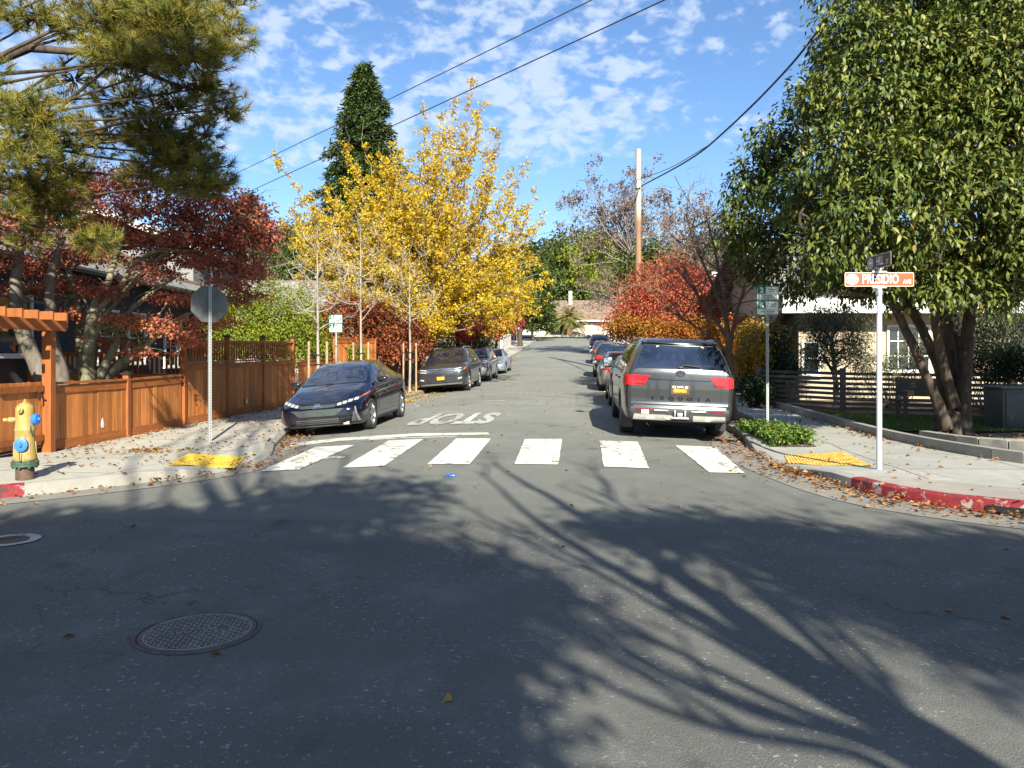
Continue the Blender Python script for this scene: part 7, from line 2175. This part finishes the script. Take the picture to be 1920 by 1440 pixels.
bush('shrub', 'light green shrub at the inner side of the cedar gate panels', 'shrub', pc([(640, 655, 27.5, 34, 14), (665, 665, 27.5, 22, 10), (610, 665, 27.5, 18, 12)]), 2600, .09, .05, M_LIME, BK_DARK, tips_n=110)
# agave like plant in the planter
x, y = at(907, 0, 52).x, 52.0
def spiky(name, label, c, n, L, W, mat, cat='plant'):
    root = empty(name, c); tag(root, label, cat); a = rng.random(n)*6.283; e = rng.random(n)*1.2 + .25
    A = np.stack([np.cos(a)*np.cos(e), np.sin(a)*np.cos(e), np.sin(e)], 1); P = A*.05
    leaf_obj('fronds', P, A, np.tile([0, 0, 1.0], (n, 1)) + rng.normal(0, .2, (n, 3)), L*(.7 + .5*rng.random(n)), np.full(n, W), mat, root, 'long', .35)
    mb = MB(); mb.lathe((0, 0, -.05), [(.10, 0), (.08, .12), (.001, .14)], 10); mb.build('stump', BK_BROWN, root)
spiky('agave_plant', 'spiky yellow green plant beside the terracotta planter', (x + .9, y + .4, lotz(x+.9, y+.4) + .15), 60, 1.35, .10, M_PALM)

# ---- conifers
def conifer(name, label, px, Y, top, widths, n, mat, droop=.25, size=.5, dens=1.0):
    """widths: (pixel row, half width in pixels)"""
    base = gpt(px, Y); root = empty(name, base); tag(root, label, 'tree'); H = at(px, top, Y).z - base[2]; k = Y/FPX
    mb = MB(); mb.tube([(0, 0, -.3), (0, 0, H*.5), (0, 0, H*.97)], [H*.016, H*.010, .03], 9)
    zt = [at(px, r[0], Y).z - base[2] for r in widths][::-1]; wt = [r[1]*k for r in widths][::-1]
    nb = int(150*dens); tips = []; dirs = []
    for i in range(nb):
        t = (i + rng.random())/nb; z = zt[0] + (H-zt[0])*t**.92; a = i*2.39996 + rng.normal(0, .3); w = np.interp(z, zt, wt)*(.72 + .40*rng.random())
        e = np.array([math.cos(a)*w, math.sin(a)*w, z - w*droop + rng.normal(0, .1)]); s0 = np.array([0, 0, z + w*.05])
        pts = curve_pts(s0, e, 6, .03, .05); mb.tube(pts, list(np.linspace(.05, .012, 6)), 4, cap=False)
        for q in np.linspace(.25, 1.0, 5 + int(w*2.2)):
            f = q*5; j = min(int(f), 4); p = pts[j] + (pts[j+1]-pts[j])*(f-j)
            sd = np.array([-math.sin(a), math.cos(a), 0])
            for sgn in (-1, 0, 1):
                tips.append(p + sd*sgn*w*.16*(1.25-q) + rng.normal(0, .08*size/.5, 3)); dirs.append(np.array([math.cos(a), math.sin(a), -droop]) + sd*sgn*.6)
    mb.build('trunk', BK_BROWN, root, 60)
    tips = np.array(tips); dirs = np.array(dirs); kk = rng.integers(0, len(tips), n)
    P = tips[kk] + rng.normal(0, size*.22, (n, 3)); A = unit(dirs[kk] + rng.normal(0, .55, (n, 3)) + [0, 0, .25]); Nn = np.tile([0, 0, 1.0], (n, 1)) + rng.normal(0, .5, (n, 3))
    s = .6 + .7*rng.random(n); tone = rng.random(len(tips))
    leaf_obj('crown', P, A, Nn, size*.62*s, size*.20*s, mat, root, 'diamond', .15, rnd=np.clip(tone[kk]*.5 + rng.random(n)*.5, 0, 1))
conifer('redwood_tree', 'tall dark conical redwood rising behind the yellow ginkgo', 683, 62, 124, [(124, 4), (150, 25), (190, 42), (230, 56), (270, 66), (320, 84), (380, 96), (450, 105), (540, 108), (620, 100)], 60000, M_CONIF, .30, .62, 1.9)
conifer('dark_conifer', 'dark layered conifer left of the palm, over the street', 998, 100, 470, [(470, 6), (500, 22), (530, 34), (565, 46), (600, 50), (618, 44)], 9000, M_GREEN, .15, 1.0, .5)
conifer('hilltop_conifer', 'small dark conifer on the hill, seen left of the ginkgo', 468, 150, 366, [(366, 4), (385, 22), (410, 32), (440, 36), (520, 30)], 6000, M_DARK, .15, 1.3, .5)

# ---- palm at the end of the street
def palm():
    Y = 112.6; base = gpt(1067, Y, .1); root = empty('palm_tree', base); tag(root, 'feathery date palm at the far end of the street', 'palm tree'); mb = MB()
    H = at(0, 598, Y).z - base[2]
    mb.lathe((0, 0, 0), [(.55, -.3), (.46, .2), (.42, H*.5), (.50, H*.85), (.55, H), (.2, H+.3), (.001, H+.35)], 14); mb.build('trunk', bark('palm_bark', (.26, .15, .08), .4, 6), root, 60)
    PP = []; AA = []; NN = []; LL = []; rb = MB()
    for i in range(64):
        a = i*2.39996; e = R(80 - 105*(i/64)); L = 3.0 + .5*rng.random(); d = np.array([math.cos(a)*math.cos(e), math.sin(a)*math.cos(e), math.sin(e)])
        t = np.linspace(0, 1, 22)[:, None]; pts = np.array([0, 0, H]) + d*L*t; pts[:, 2] -= (L*.42*t[:, 0]**2)
        rb.tube(pts[::3], .03, 4, cap=False); sd = unit(np.cross(d, [0, 0, 1.0]))
        for j in range(2, 22):
            T_ = unit(pts[j]-pts[j-1])
            for s in (-1, 1):
                PP.append(pts[j]); AA.append(sd*s*.8 + T_*.75 + np.array([0, 0, -.15])); NN.append([0, 0, 1.0]); LL.append(.75*(1.1 - .55*j/22))
    rb.build('frond_ribs', simple('palm_rib', (.28, .22, .08), .6), root)
    leaf_obj('fronds', np.array(PP), np.array(AA), np.array(NN), np.array(LL), np.full(len(LL), .07), M_PALM, root, 'long', .2)
palm()

# ---- sparse brown tree and green trees in the middle distance on the right
def sparse(px, Y, rows, label, n=2600, nl=60, name='sparse_tree'):
    base = gpt(px, Y); root = empty(name, base); tag(root, label, 'tree'); mb = MB()
    P, rr = trunk_tube(mb, [(0, 0, -.2), (.1, 0, 2.2), (.0, .1, 5), (-.1, 0, 8)], (.30, .26, .2, .10), 9)
    cl = [(np.array(c)-base, r) for c, r in pc(rows)]
    limbs = []
    for t in [c for c, r in cl] + list(ellipsoid_tips(cl, nl, .4)[0]): limbs += branch_out(mb, P[3:], rr[3:], [t], .11, .012, 5, .10, .06, 7, .1)
    t1, l1 = twigs(mb, limbs, 4, 1.5, .018, .006, up=.4); t2, l2 = twigs(mb, l1, 2, .7, .009, .004, n=3, up=.3)
    mb.build('trunk', BK_PURPLE, root, 60)
    tt = np.array(t2 + t1); k = rng.integers(0, len(tt), n); kc = tt[rng.choice(len(tt), len(tt)//3, replace=False)]; k = rng.integers(0, len(kc), n)
    A, Nn = leaf_dirs(n, None, .5); s = .6 + .8*rng.random(n)
    leaf_obj('crown', kc[k] + rng.normal(0, .22, (n, 3)), A, Nn, .21*s, .11*s, M_BROWNLEAF, root)
sparse(1188, 60, [(1110, 345, 61, 28, 28), (1080, 400, 61, 30, 25), (1140, 400, 60, 40, 35), (1190, 370, 61, 30, 40), (1230, 350, 61, 28, 40), (1260, 400, 61, 35, 40), (1070, 450, 62, 25, 25), (1200, 440, 60, 40, 30), (1115, 460, 61, 30, 25)], 'half bare tall tree with purplish leaves behind the utility pole', 5200, 34)
sparse(1300, 46, [(1290, 420, 46, 30, 30), (1330, 440, 45, 30, 35), (1310, 480, 45, 40, 30), (1270, 470, 46, 30, 30)], 'half bare tree with brown twigs between the utility pole and the magnolia', 1500, 20)
sparse(1163, 99, [(1120, 560, 99, 26, 24), (1090, 530, 99, 30, 26), (1150, 520, 99, 34, 30), (1180, 560, 99, 26, 24)], 'low bare tree before the garage at the far end of the street', 2600, 22)
GT = [('olive green tree behind the bare limbs over the far street', 1110, 131, [(1085, 490, 131, 34, 36), (1120, 465, 131, 36, 34), (1155, 490, 131, 34, 36), (1100, 530, 130, 40, 30), (1150, 530, 130, 36, 32)], M_LIME, 6000, .5),
      ('dark green tree above the terracotta roof, left of the palm', 1035, 131, [(1020, 500, 131, 26, 34), (1045, 480, 133, 26, 28), (1050, 530, 131, 30, 26), (1020, 545, 130, 22, 24)], M_GREEN, 5000, .5),
      ('bushy green tree over the far garage roof', 1120, 129, [(1105, 570, 129, 26, 18), (1130, 578, 128, 22, 16), (1095, 550, 130, 34, 20), (1150, 560, 129, 26, 24)], M_GREEN, 4500, .48),
      ('brownish green tree behind the scarlet maple and the utility pole', 1210, 60, [(1190, 500, 60, 36, 34), (1230, 480, 60, 34, 34), (1270, 500, 58, 34, 36), (1220, 540, 58, 50, 30)], M_GREEN, 6500, .22),
      ('dull green tree behind the brick building', 1310, 62, [(1290, 480, 62, 34, 30), (1340, 470, 62, 34, 34), (1380, 500, 62, 34, 30), (1330, 510, 60, 50, 20)], M_OLIVE, 6000, .24),
      ('green tree behind the left side of the ginkgo', 560, 66, [(540, 440, 70, 34, 26), (580, 450, 68, 40, 34), (545, 490, 66, 40, 28), (520, 470, 72, 30, 26)], M_GREEN, 6500, .26),
      ('green tree between the redwood and the ginkgo top', 760, 70, [(720, 460, 70, 50, 60), (790, 500, 70, 50, 50), (700, 540, 68, 50, 40)], M_GREEN, 6500, .26),
      ('mid green tree beyond the gold maple at the far left pavement', 975, 84, [(960, 540, 84, 28, 30), (985, 560, 84, 24, 26), (950, 500, 88, 30, 32), (1000, 500, 90, 24, 24)], M_GREEN, 5000, .3)]
for lb, px, Y, rows, m, n, L in GT:
    clump_tree('background_tree', lb, 'tree', gpt(px, Y), [gpt(px, Y, -.2), gpt(px, Y, 3), gpt(px, Y, 6)], (.28, .22, .12), pc(rows), n, L, L*.6, m, BK_DARK, 'trees beyond the gardens', 300, .4, limb_r=.09, twig_len=1.1, twig_per=3)

# ---- olive tree and shrubs in front of the beige house
clump_tree('olive_tree', 'grey green olive tree before the beige house, behind the slat fence', 'tree', gpt(1570, 20.6), [gpt(1570, 20.6), gpt(1566, 20.6, .8), gpt(1560, 20.6, 1.7)], (.09, .07, .04),
           pc([(1530, 610, 20.4, 36, 36), (1570, 595, 20.4, 40, 30), (1605, 620, 20.4, 28, 34), (1550, 650, 20.2, 48, 34), (1520, 670, 20.2, 26, 26), (1600, 660, 20.2, 28, 26)]), 9000, .075, .022, M_OLIVE, BK_GREY, None, 460, .11, twig_len=.4, twig_per=7, down=.0)
bush('shrub', 'airy olive shrub left of the magnolia trunks, before the house window', 'shrub', pc([(1630, 690, 20, 40, 28), (1690, 690, 20.2, 28, 30), (1720, 650, 20.6, 24, 34)]), 2600, .075, .024, M_OLIVE, BK_GREY, tips_n=160)
bush('shrub', 'pale silvery olive bush at the right edge behind the magnolia', 'shrub', pc([(1850, 600, 18.5, 40, 40), (1900, 590, 18.2, 40, 50), (1820, 640, 18.6, 34, 40), (1880, 650, 18.2, 50, 36)]), 9000, .08, .026, M_OLIVE, BK_GREY, tips_n=420)
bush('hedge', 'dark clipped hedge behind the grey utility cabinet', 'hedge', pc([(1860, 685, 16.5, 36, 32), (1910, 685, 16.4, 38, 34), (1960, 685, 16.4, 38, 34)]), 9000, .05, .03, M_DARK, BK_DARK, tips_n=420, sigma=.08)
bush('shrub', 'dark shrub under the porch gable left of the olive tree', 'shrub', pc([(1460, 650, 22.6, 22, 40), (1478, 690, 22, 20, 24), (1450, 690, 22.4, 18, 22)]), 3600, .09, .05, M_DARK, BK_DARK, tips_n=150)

# ---- groundcover in the right verge
def groundcover():
    poly = [(4.46, 15.4), (4.42, 14.4), (4.33, 13.3), (4.36, 12.75), (4.98, 12.62), (5.05, 13.3), (4.98, 14.2), (4.85, 15.4)]
    from mathutils.geometry import intersect_point_tri_2d
    root = empty('flowering_groundcover', (4.7, 13.8, zR(4.7, 13.8))); tag(root, 'low green plants with yellow flowers in the right verge by the tactile pad', 'plants'); b = np.array(root.location)
    P = []
    pv = [Vector(p) for p in poly]
    def inside(x, y):
        c = False; j = len(pv)-1
        for i in range(len(pv)):
            if (pv[i].y > y) != (pv[j].y > y) and x < (pv[j].x-pv[i].x)*(y-pv[i].y)/(pv[j].y-pv[i].y) + pv[i].x: c = not c
            j = i
        return c
    while len(P) < 420:
        x = 4.25 + .95*random.random(); y = 12.5 + 3*random.random()
        if inside(x, y): P.append((x, y, zR(x, y) + .02 + .20*random.random()*(1 if y < 14.4 else .6)))
    P = np.array(P) - b; n = 5200; k = rng.integers(0, len(P), n); A, Nn = leaf_dirs(n, None, -.1)
    leaf_obj('leaves', P[k] + rng.normal(0, .045, (n, 3))*[1, 1, .6], A, Nn, .055*(.6 + .8*rng.random(n)), .036, M_IVY, root)
    mb = MB()
    for q in P[::4]: mb.tube([(q[0], q[1], -.02 + 0*q[2]), tuple(q)], .004, 4)
    mb.build('stems', BK_BROWN, root)
    YF = simple('yellow_petal', (.66, .46, .04), .6); mb = MB()
    for q in P[rng.choice(len(P), 26, replace=False)]:
        for j in range(6):
            a = j*1.047; mb.add([(q[0], q[1], q[2]+.05), (q[0]+.03*math.cos(a-.3), q[1]+.03*math.sin(a-.3), q[2]+.06), (q[0]+.036*math.cos(a), q[1]+.036*math.sin(a), q[2]+.055), (q[0]+.03*math.cos(a+.3), q[1]+.03*math.sin(a+.3), q[2]+.06)], [(0, 1, 2, 3)])
    mb.build('flowers', YF, root)
groundcover()

# ---- grass on the lawns
def grass(polys, n):
    P = []
    for poly in polys:
        pv = [Vector(p) for p in poly]; xs_ = [p.x for p in pv]; ys_ = [p.y for p in pv]; m = 0
        while m < n:
            x = min(xs_) + (max(xs_)-min(xs_))*random.random(); y = min(ys_) + (max(ys_)-min(ys_))*random.random()
            c = False; j = len(pv)-1
            for i in range(len(pv)):
                if (pv[i].y > y) != (pv[j].y > y) and x < (pv[j].x-pv[i].x)*(y-pv[i].y)/(pv[j].y-pv[i].y) + pv[i].x: c = not c
                j = i
            if c: P.append((x, y, lotz(x, y) + .03)); m += 1
    P = np.array(P); n = len(P); A = unit(rng.normal(0, .35, (n, 3)) + [0, 0, 1.0])
    tag(leaf_obj('lawn_grass', P, A, rng.normal(size=(n, 3)), .06*(.6 + .8*rng.random(n)), np.full(n, .007), M_GRASS, None, 'needle'), kind='stuff')
grass([LAWN, LAWN2], 11000)

# ---- hills behind the houses
def hills():
    xs_ = np.linspace(-420, 420, 90); ys_ = np.linspace(126, 460, 40)
    def zf(X, Y):
        t = sstep(Y, 126, 330)
        h = 31*t*(.75 + .25*np.sin(X*.013 + 1.2) + .12*np.sin(X*.037 + .4)) + 5*np.sin(X*.06)*t
        return zc(Y) + h - .3
    o = grid_sheet('hills', xs_, ys_, zf, HILLM)
    P = []; D = []
    m = 1500; X = rng.uniform(-230, 230, m); Y = 128 + 210*rng.random(m)**1.2; Z = zf(X, Y)
    r = 2.4 + 2.6*rng.random(m); n = 52000; k = rng.integers(0, m, n); d = unit(rng.normal(size=(n, 3)))
    P = np.stack([X, Y, Z + r*.9], 1)[k] + d*(r[k]*(.6 + .4*rng.random(n)))[:, None]
    A, Nn = leaf_dirs(n, d); tone = rng.random(m)
    s = .7 + .8*rng.random(n)
    tag(leaf_obj('hillside_woods', P, A, Nn, 1.5*s, 1.0*s, M_HILL, None, rnd=np.clip(tone[k]*.7 + rng.random(n)*.3, 0, 1)), kind='stuff')
hills()

# ---- fallen leaves
def scatter(name, spots, mat, size, extra_z=.012):
    """spots: (function giving x, y), count, height spread"""
    P = []
    for f, n, hz in spots:
        for _ in range(n):
            x, y, z = f(); P.append((x, y, z + extra_z + hz*random.random()))
    P = np.array(P); n = len(P); A = rng.normal(size=(n, 3))*[1, 1, .12]; Nn = np.tile([0, 0, 1.0], (n, 1)) + rng.normal(0, .28, (n, 3))
    s = size*(.55 + .8*rng.random(n))
    return tag(leaf_obj(name, P, A, Nn, s, s*.62, mat, None, 'diamond', .15, .3), kind='stuff')
def kerbside(P, Nn, lo, hi, d0, d1, zf):
    idx = [i for i in range(len(P)) if lo <= P[i][1] <= hi and abs(P[i][0]) < 12]
    def f():
        i = random.choice(idx); x, y = P[i][:2] + Nn[i]*(d0 + (d1-d0)*random.random()**1.5) + rng.normal(0, .12, 2); return x, y, float(zf(x, y))
    return f
def rect(x0, x1, y0, y1, zf):
    def f():
        x = x0 + (x1-x0)*random.random(); y = y0 + (y1-y0)*random.random(); return x, y, float(zf(x, y))
    return f
def blob(cx, cy, r, zf, ry=None):
    def f():
        x = random.gauss(cx, r); y = random.gauss(cy, ry or r); return x, y, float(zf(x, y))
    return f
def along_fence(off0, off1):
    def f():
        t = random.random(); a, b_ = ((FENCE[0], FENCE[1]) if t < .5 else (FENCE[1], FENCE[2])); q = random.random()
        x = a[0] + (b_[0]-a[0])*q + off0 + (off1-off0)*random.random()**2; y = a[1] + (b_[1]-a[1])*q; return x, y, zL(x, y)
    return f
def surf_z(x, y):
    u = float(uoff(x, y)); return float(zroad(x, y)) if abs(u) < HALF-.05 else (zL(x, y) if u < 0 else zR(x, y))
scatter('fallen_leaves', [(kerbside(RCd, RN, 6.5, 14.5, -.05, -.55, zroad), 900, .05), (kerbside(RCd, RN, 7, 11, -.03, -.3, zroad), 500, .07), (kerbside(RCd, RN, 14, 26, -.05, -.7, zroad), 380, .03),
        (kerbside(LCd, LN, 8, 16.5, -.02, -.35, zroad), 200, .04), (blob(-4.25, 13.4, .28, surf_z, .5), 170, .05), (blob(-3.95, 11.0, .22, surf_z), 70, .04), (blob(-4.5, 15.6, .25, surf_z, .6), 130, .04), (blob(-4.55, 9.75, .22, zroad, .14), 60, .05), (blob(-6.0, 8.35, .3, zroad, .12), 70, .06),
        (blob(-5.9, 12.4, .42, zL, .24), 150, .02), (along_fence(.1, .6), 330, .03), (rect(-7.2, -3.9, 9.4, 18, zL), 360, .01), (rect(-6.2, -4.6, 17, 24, zL), 160, .01),
        (rect(4.4, 6.6, 9.0, 20, zR), 110, .01), (rect(5.2, 6.6, 15, 24, zR), 90, .01), (kerbside(np.array([(6.95, 20.3, 0), (6.8, 17, 0), (6.66, 14, 0), (6.6, 12, 0), (6.75, 10.7, 0)] + [(6.62 + .02*i, 12.5 + .35*i, 0) for i in range(20)]), np.tile([-1.0, 0], (25, 1)), 9, 21, .0, .35, zR), 330, .03),
        (rect(6.9, 9.8, 10.2, 16.5, zlot), 420, .04), (rect(-3.6, 3.8, 8.5, 16, zroad), 60, .0), (rect(-4.5, 5, 3.4, 8.5, zroad), 26, .0), (rect(4.2, 7, 7.2, 9.3, zR), 40, .0), (rect(-4, 4, 16, 30, zroad), 90, .0)], M_FALL, .062)
scatter('fallen_gold_leaves', [(kerbside(LCd, LN, 24, 47, .9, -.55, surf_z), 2400, .03), (kerbside(LCd, LN, 24, 44, 1.3, -1.4, surf_z), 900, .0), (kerbside(RCd, RN, 24, 31, -.9, -2.2, zroad), 160, .0), (blob(3.55, 25.6, .35, zroad, .6), 150, .01), (rect(-3, 2, 22, 44, zroad), 120, .0), (kerbside(LCd, LN, 47, 70, .3, -.5, surf_z), 500, .02)], M_FALLGOLD, .07)

# ---- trees behind the camera that shade the junction
def sun_line(x, y, dist):
    """the point above the ground whose shadow falls at (x, y), dist metres back towards the sun"""
    h = math.hypot(SUN_DIR.x, SUN_DIR.y); return np.array((x + SUN_DIR.x/h*dist, y + SUN_DIR.y/h*dist, dist*SUN_DIR.z/h))
def shade_tree(label, base, stems, clumps, n, L, mat, seed=1, dense=1, nl=30):
    random.seed(seed); base = np.array(base, float); root = empty('shade_tree', base); tag(root, label, 'tree', 'trees behind the camera'); mb = MB(); S = []
    for p, r in stems:
        P, rr = trunk_tube(mb, np.array(p) - base, r, 9, 1.3); S.append((P, rr))
    cl = [(np.array(c)-base, np.array(r)) for c, r in clumps]; limbs = []
    for t in [c for c, r in cl] + (list(ellipsoid_tips(cl, nl, .5)[0]) if cl else []):
        P, rr = min(S, key=lambda q: np.min(np.linalg.norm(q[0]-t, axis=1))); limbs += branch_out(mb, P[len(P)//3:], rr[len(P)//3:], [t], .06)
    for P, rr in S:
        for i in range(14 if n else 3):
            t = P[int(len(P)*(.3 + .68*random.random()))]; a = random.random()*6.28; Lq = .8 + 1.4*random.random()
            limbs.append(curve_pts(t, t + np.array([math.cos(a)*Lq*.6, math.sin(a)*Lq*.6, Lq]), 6, .06)); mb.tube(limbs[-1], list(np.linspace(.03, .006, 6)), 5, cap=False)
    t1, l1 = twigs(mb, limbs, 6 if n else 3, .9 if n else .7, .012, .004, up=.5); mb.build('trunk', BK_DARK, root, 60)
    if n:
        nt_ = max(60, n//14); tips, d, idx = ellipsoid_tips(cl, nt_, .5); k = rng.integers(0, nt_, n); A, Nn = leaf_dirs(n, d[k]); s = .7 + .6*rng.random(n)
        leaf_obj('crown', tips[k] + rng.normal(0, .22, (n, 3)), A, Nn, L*s, L*.6*s, mat, root)
def stem_from_shadow(px_list, d0, d1, r0, r1):
    """stem whose shadow runs along the road through these photo pixels; d = distance back along the sun line at the first and last one"""
    G = [ground_px(*p) for p in px_list]; ds = np.linspace(d0, d1, len(G)); return [sun_line(g[0], g[1], d) for g, d in zip(G, ds)], list(np.linspace(r0, r1, len(G)))
# bare multi stemmed tree whose limbs draw the long streaks
b0 = sun_line(1.75, 1.9, 5.0); b0[2] = 0.0
st = []
def streak(pts, dz=0.0, r0=.10, r1=.03, back=None):
    G = [ground_px(*p) for p in pts]; out_ = []
    y0 = 1.9
    for g in G:
        dist = 5.2 + (g[1]-y0)*1.0 + dz; out_.append(sun_line(g[0], g[1], max(.3, dist)))
    return [np.array((b0[0]+.0, b0[1], 0.0))] + out_, [r0*1.1] + list(np.linspace(r0, r1, len(out_)))
for pts, dz, r0 in (([(1812, 1437), (1500, 1240), (1330, 1115), (1180, 1020), (1060, 950), (960, 890), (920, 865)], 0, .15), ([(1800, 1437), (1470, 1245), (1230, 1110), (1090, 1030), (990, 965), (930, 910), (890, 880)], .3, .10),
        ([(1770, 1420), (1600, 1270), (1430, 1120), (1290, 1015), (1170, 950), (1080, 905)], -.2, .055), ([(1760, 1430), (1560, 1320), (1310, 1180), (1100, 1060), (950, 970)], .15, .05), ([(1740, 1436), (1480, 1325), (1220, 1195), (1020, 1080)], .2, .045),
        ([(1720, 1440), (1400, 1330), (1190, 1235), (1010, 1135)], .1, .045), ([(1660, 1440), (1350, 1365), (1150, 1290), (1000, 1210)], .2, .04), ([(1760, 1400), (1640, 1250), (1520, 1130), (1400, 1040)], .4, .04)):
    st.append(streak(pts, dz, r0, .016))
shade_tree('bare multi stemmed tree behind the camera whose limbs streak the road', b0, st, [], 0, .1, M_DARK, 4)
# evergreen crowns: the dark left half and the dark right edge
def shadow_clumps(px_rows, dist):
    out_ = []
    for px, py, rx, ry in px_rows:
        x, y = ground_px(px, py); c = sun_line(x, y, dist); out_.append((c, (rx, ry*.55, ry*.6)))
    return out_
def trunk_under(c, r=.22): return ([np.array((c[0], c[1], 0)), np.array((c[0]+.1, c[1], c[2]*.5)), np.array(c)], (r, r*.8, r*.3))
cA = shadow_clumps([(150, 1060, 1.7, 1.1), (520, 1075, 1.3, .9), (760, 1085, .9, .7), (330, 1005, 1.3, .7), (640, 960, 1.1, .45), (120, 1000, 1.2, .7), (720, 915, .7, .22), (560, 935, .6, .25), (900, 1130, .5, .5)], 14.0)
for px, py, Y, t in ((340, 290, 12, 15), (385, 335, 12, 15)):  # unseen clumps added to this crown to shade the pine
    q = at(px, py, Y); cA.append((np.array(q + SUN_DIR*t), (.6, .5, .5)))
shade_tree('dense evergreen behind the camera that darkens the left of the junction', (cA[0][0][0]+1.2, cA[0][0][1], 0), [trunk_under(cA[1][0])], cA, 20000, .16, M_DARK, 7)
cB = shadow_clumps([(120, 1180, .75, .8), (60, 1320, .7, .8), (270, 1400, .7, .6), (500, 1400, .7, .6), (700, 1330, .6, .65), (820, 1240, .45, .55), (640, 1180, .6, .5), (860, 1400, .35, .4), (300, 1110, .8, .5), (560, 1120, .7, .5), (-200, 1300, 1.2, 1.4)], 8.5)
shade_tree('dense evergreen close behind the camera that shades the foreground', (cB[2][0][0], cB[2][0][1]-.6, 0), [trunk_under(cB[2][0], .18)], cB, 13000, .13, M_DARK, 9)
cC = shadow_clumps([(1450, 1015, .9, .5), (1650, 1050, 1.0, .7), (1800, 1100, 1.0, .8), (1880, 1180, .6, .6), (1250, 1000, .6, .3), (1900, 1040, .9, .5), (1560, 1110, .5, .35), (1350, 990, .6, .25), (2100, 1150, 1.0, 1.0), (1150, 990, .4, .18)], 12.5)
shade_tree('dense evergreen behind the camera on the right that darkens the road edge', (cC[2][0][0], cC[2][0][1]-.5, 0), [trunk_under(cC[2][0])], cC, 12000, .15, M_DARK, 12)
cD = [((12.6, 6.6, 7.0), (2.4, 2.2, 1.6)), ((10.4, 6.0, 6.0), (1.5, 1.5, 1.1)), ((14.5, 7.5, 6.2), (2.0, 2.0, 1.6)), ((9.6, 7.4, 4.9), (.9, 1.0, .7)), ((11.8, 8.2, 5.2), (1.6, 1.4, .9))]  # crown of an unseen tree added to shade the magnolia stems and corner garden
shade_tree('unseen broad evergreen added beyond the right edge to shade the corner garden', (12.6, 6.4, lotz(12.6, 8.5)), [([np.array((12.6, 6.4, 0)), np.array((12.6, 6.5, 3.5)), np.array((12.6, 6.6, 7.0))], (.25, .2, .08))], cD, 15000, .17, M_DARK, 15)
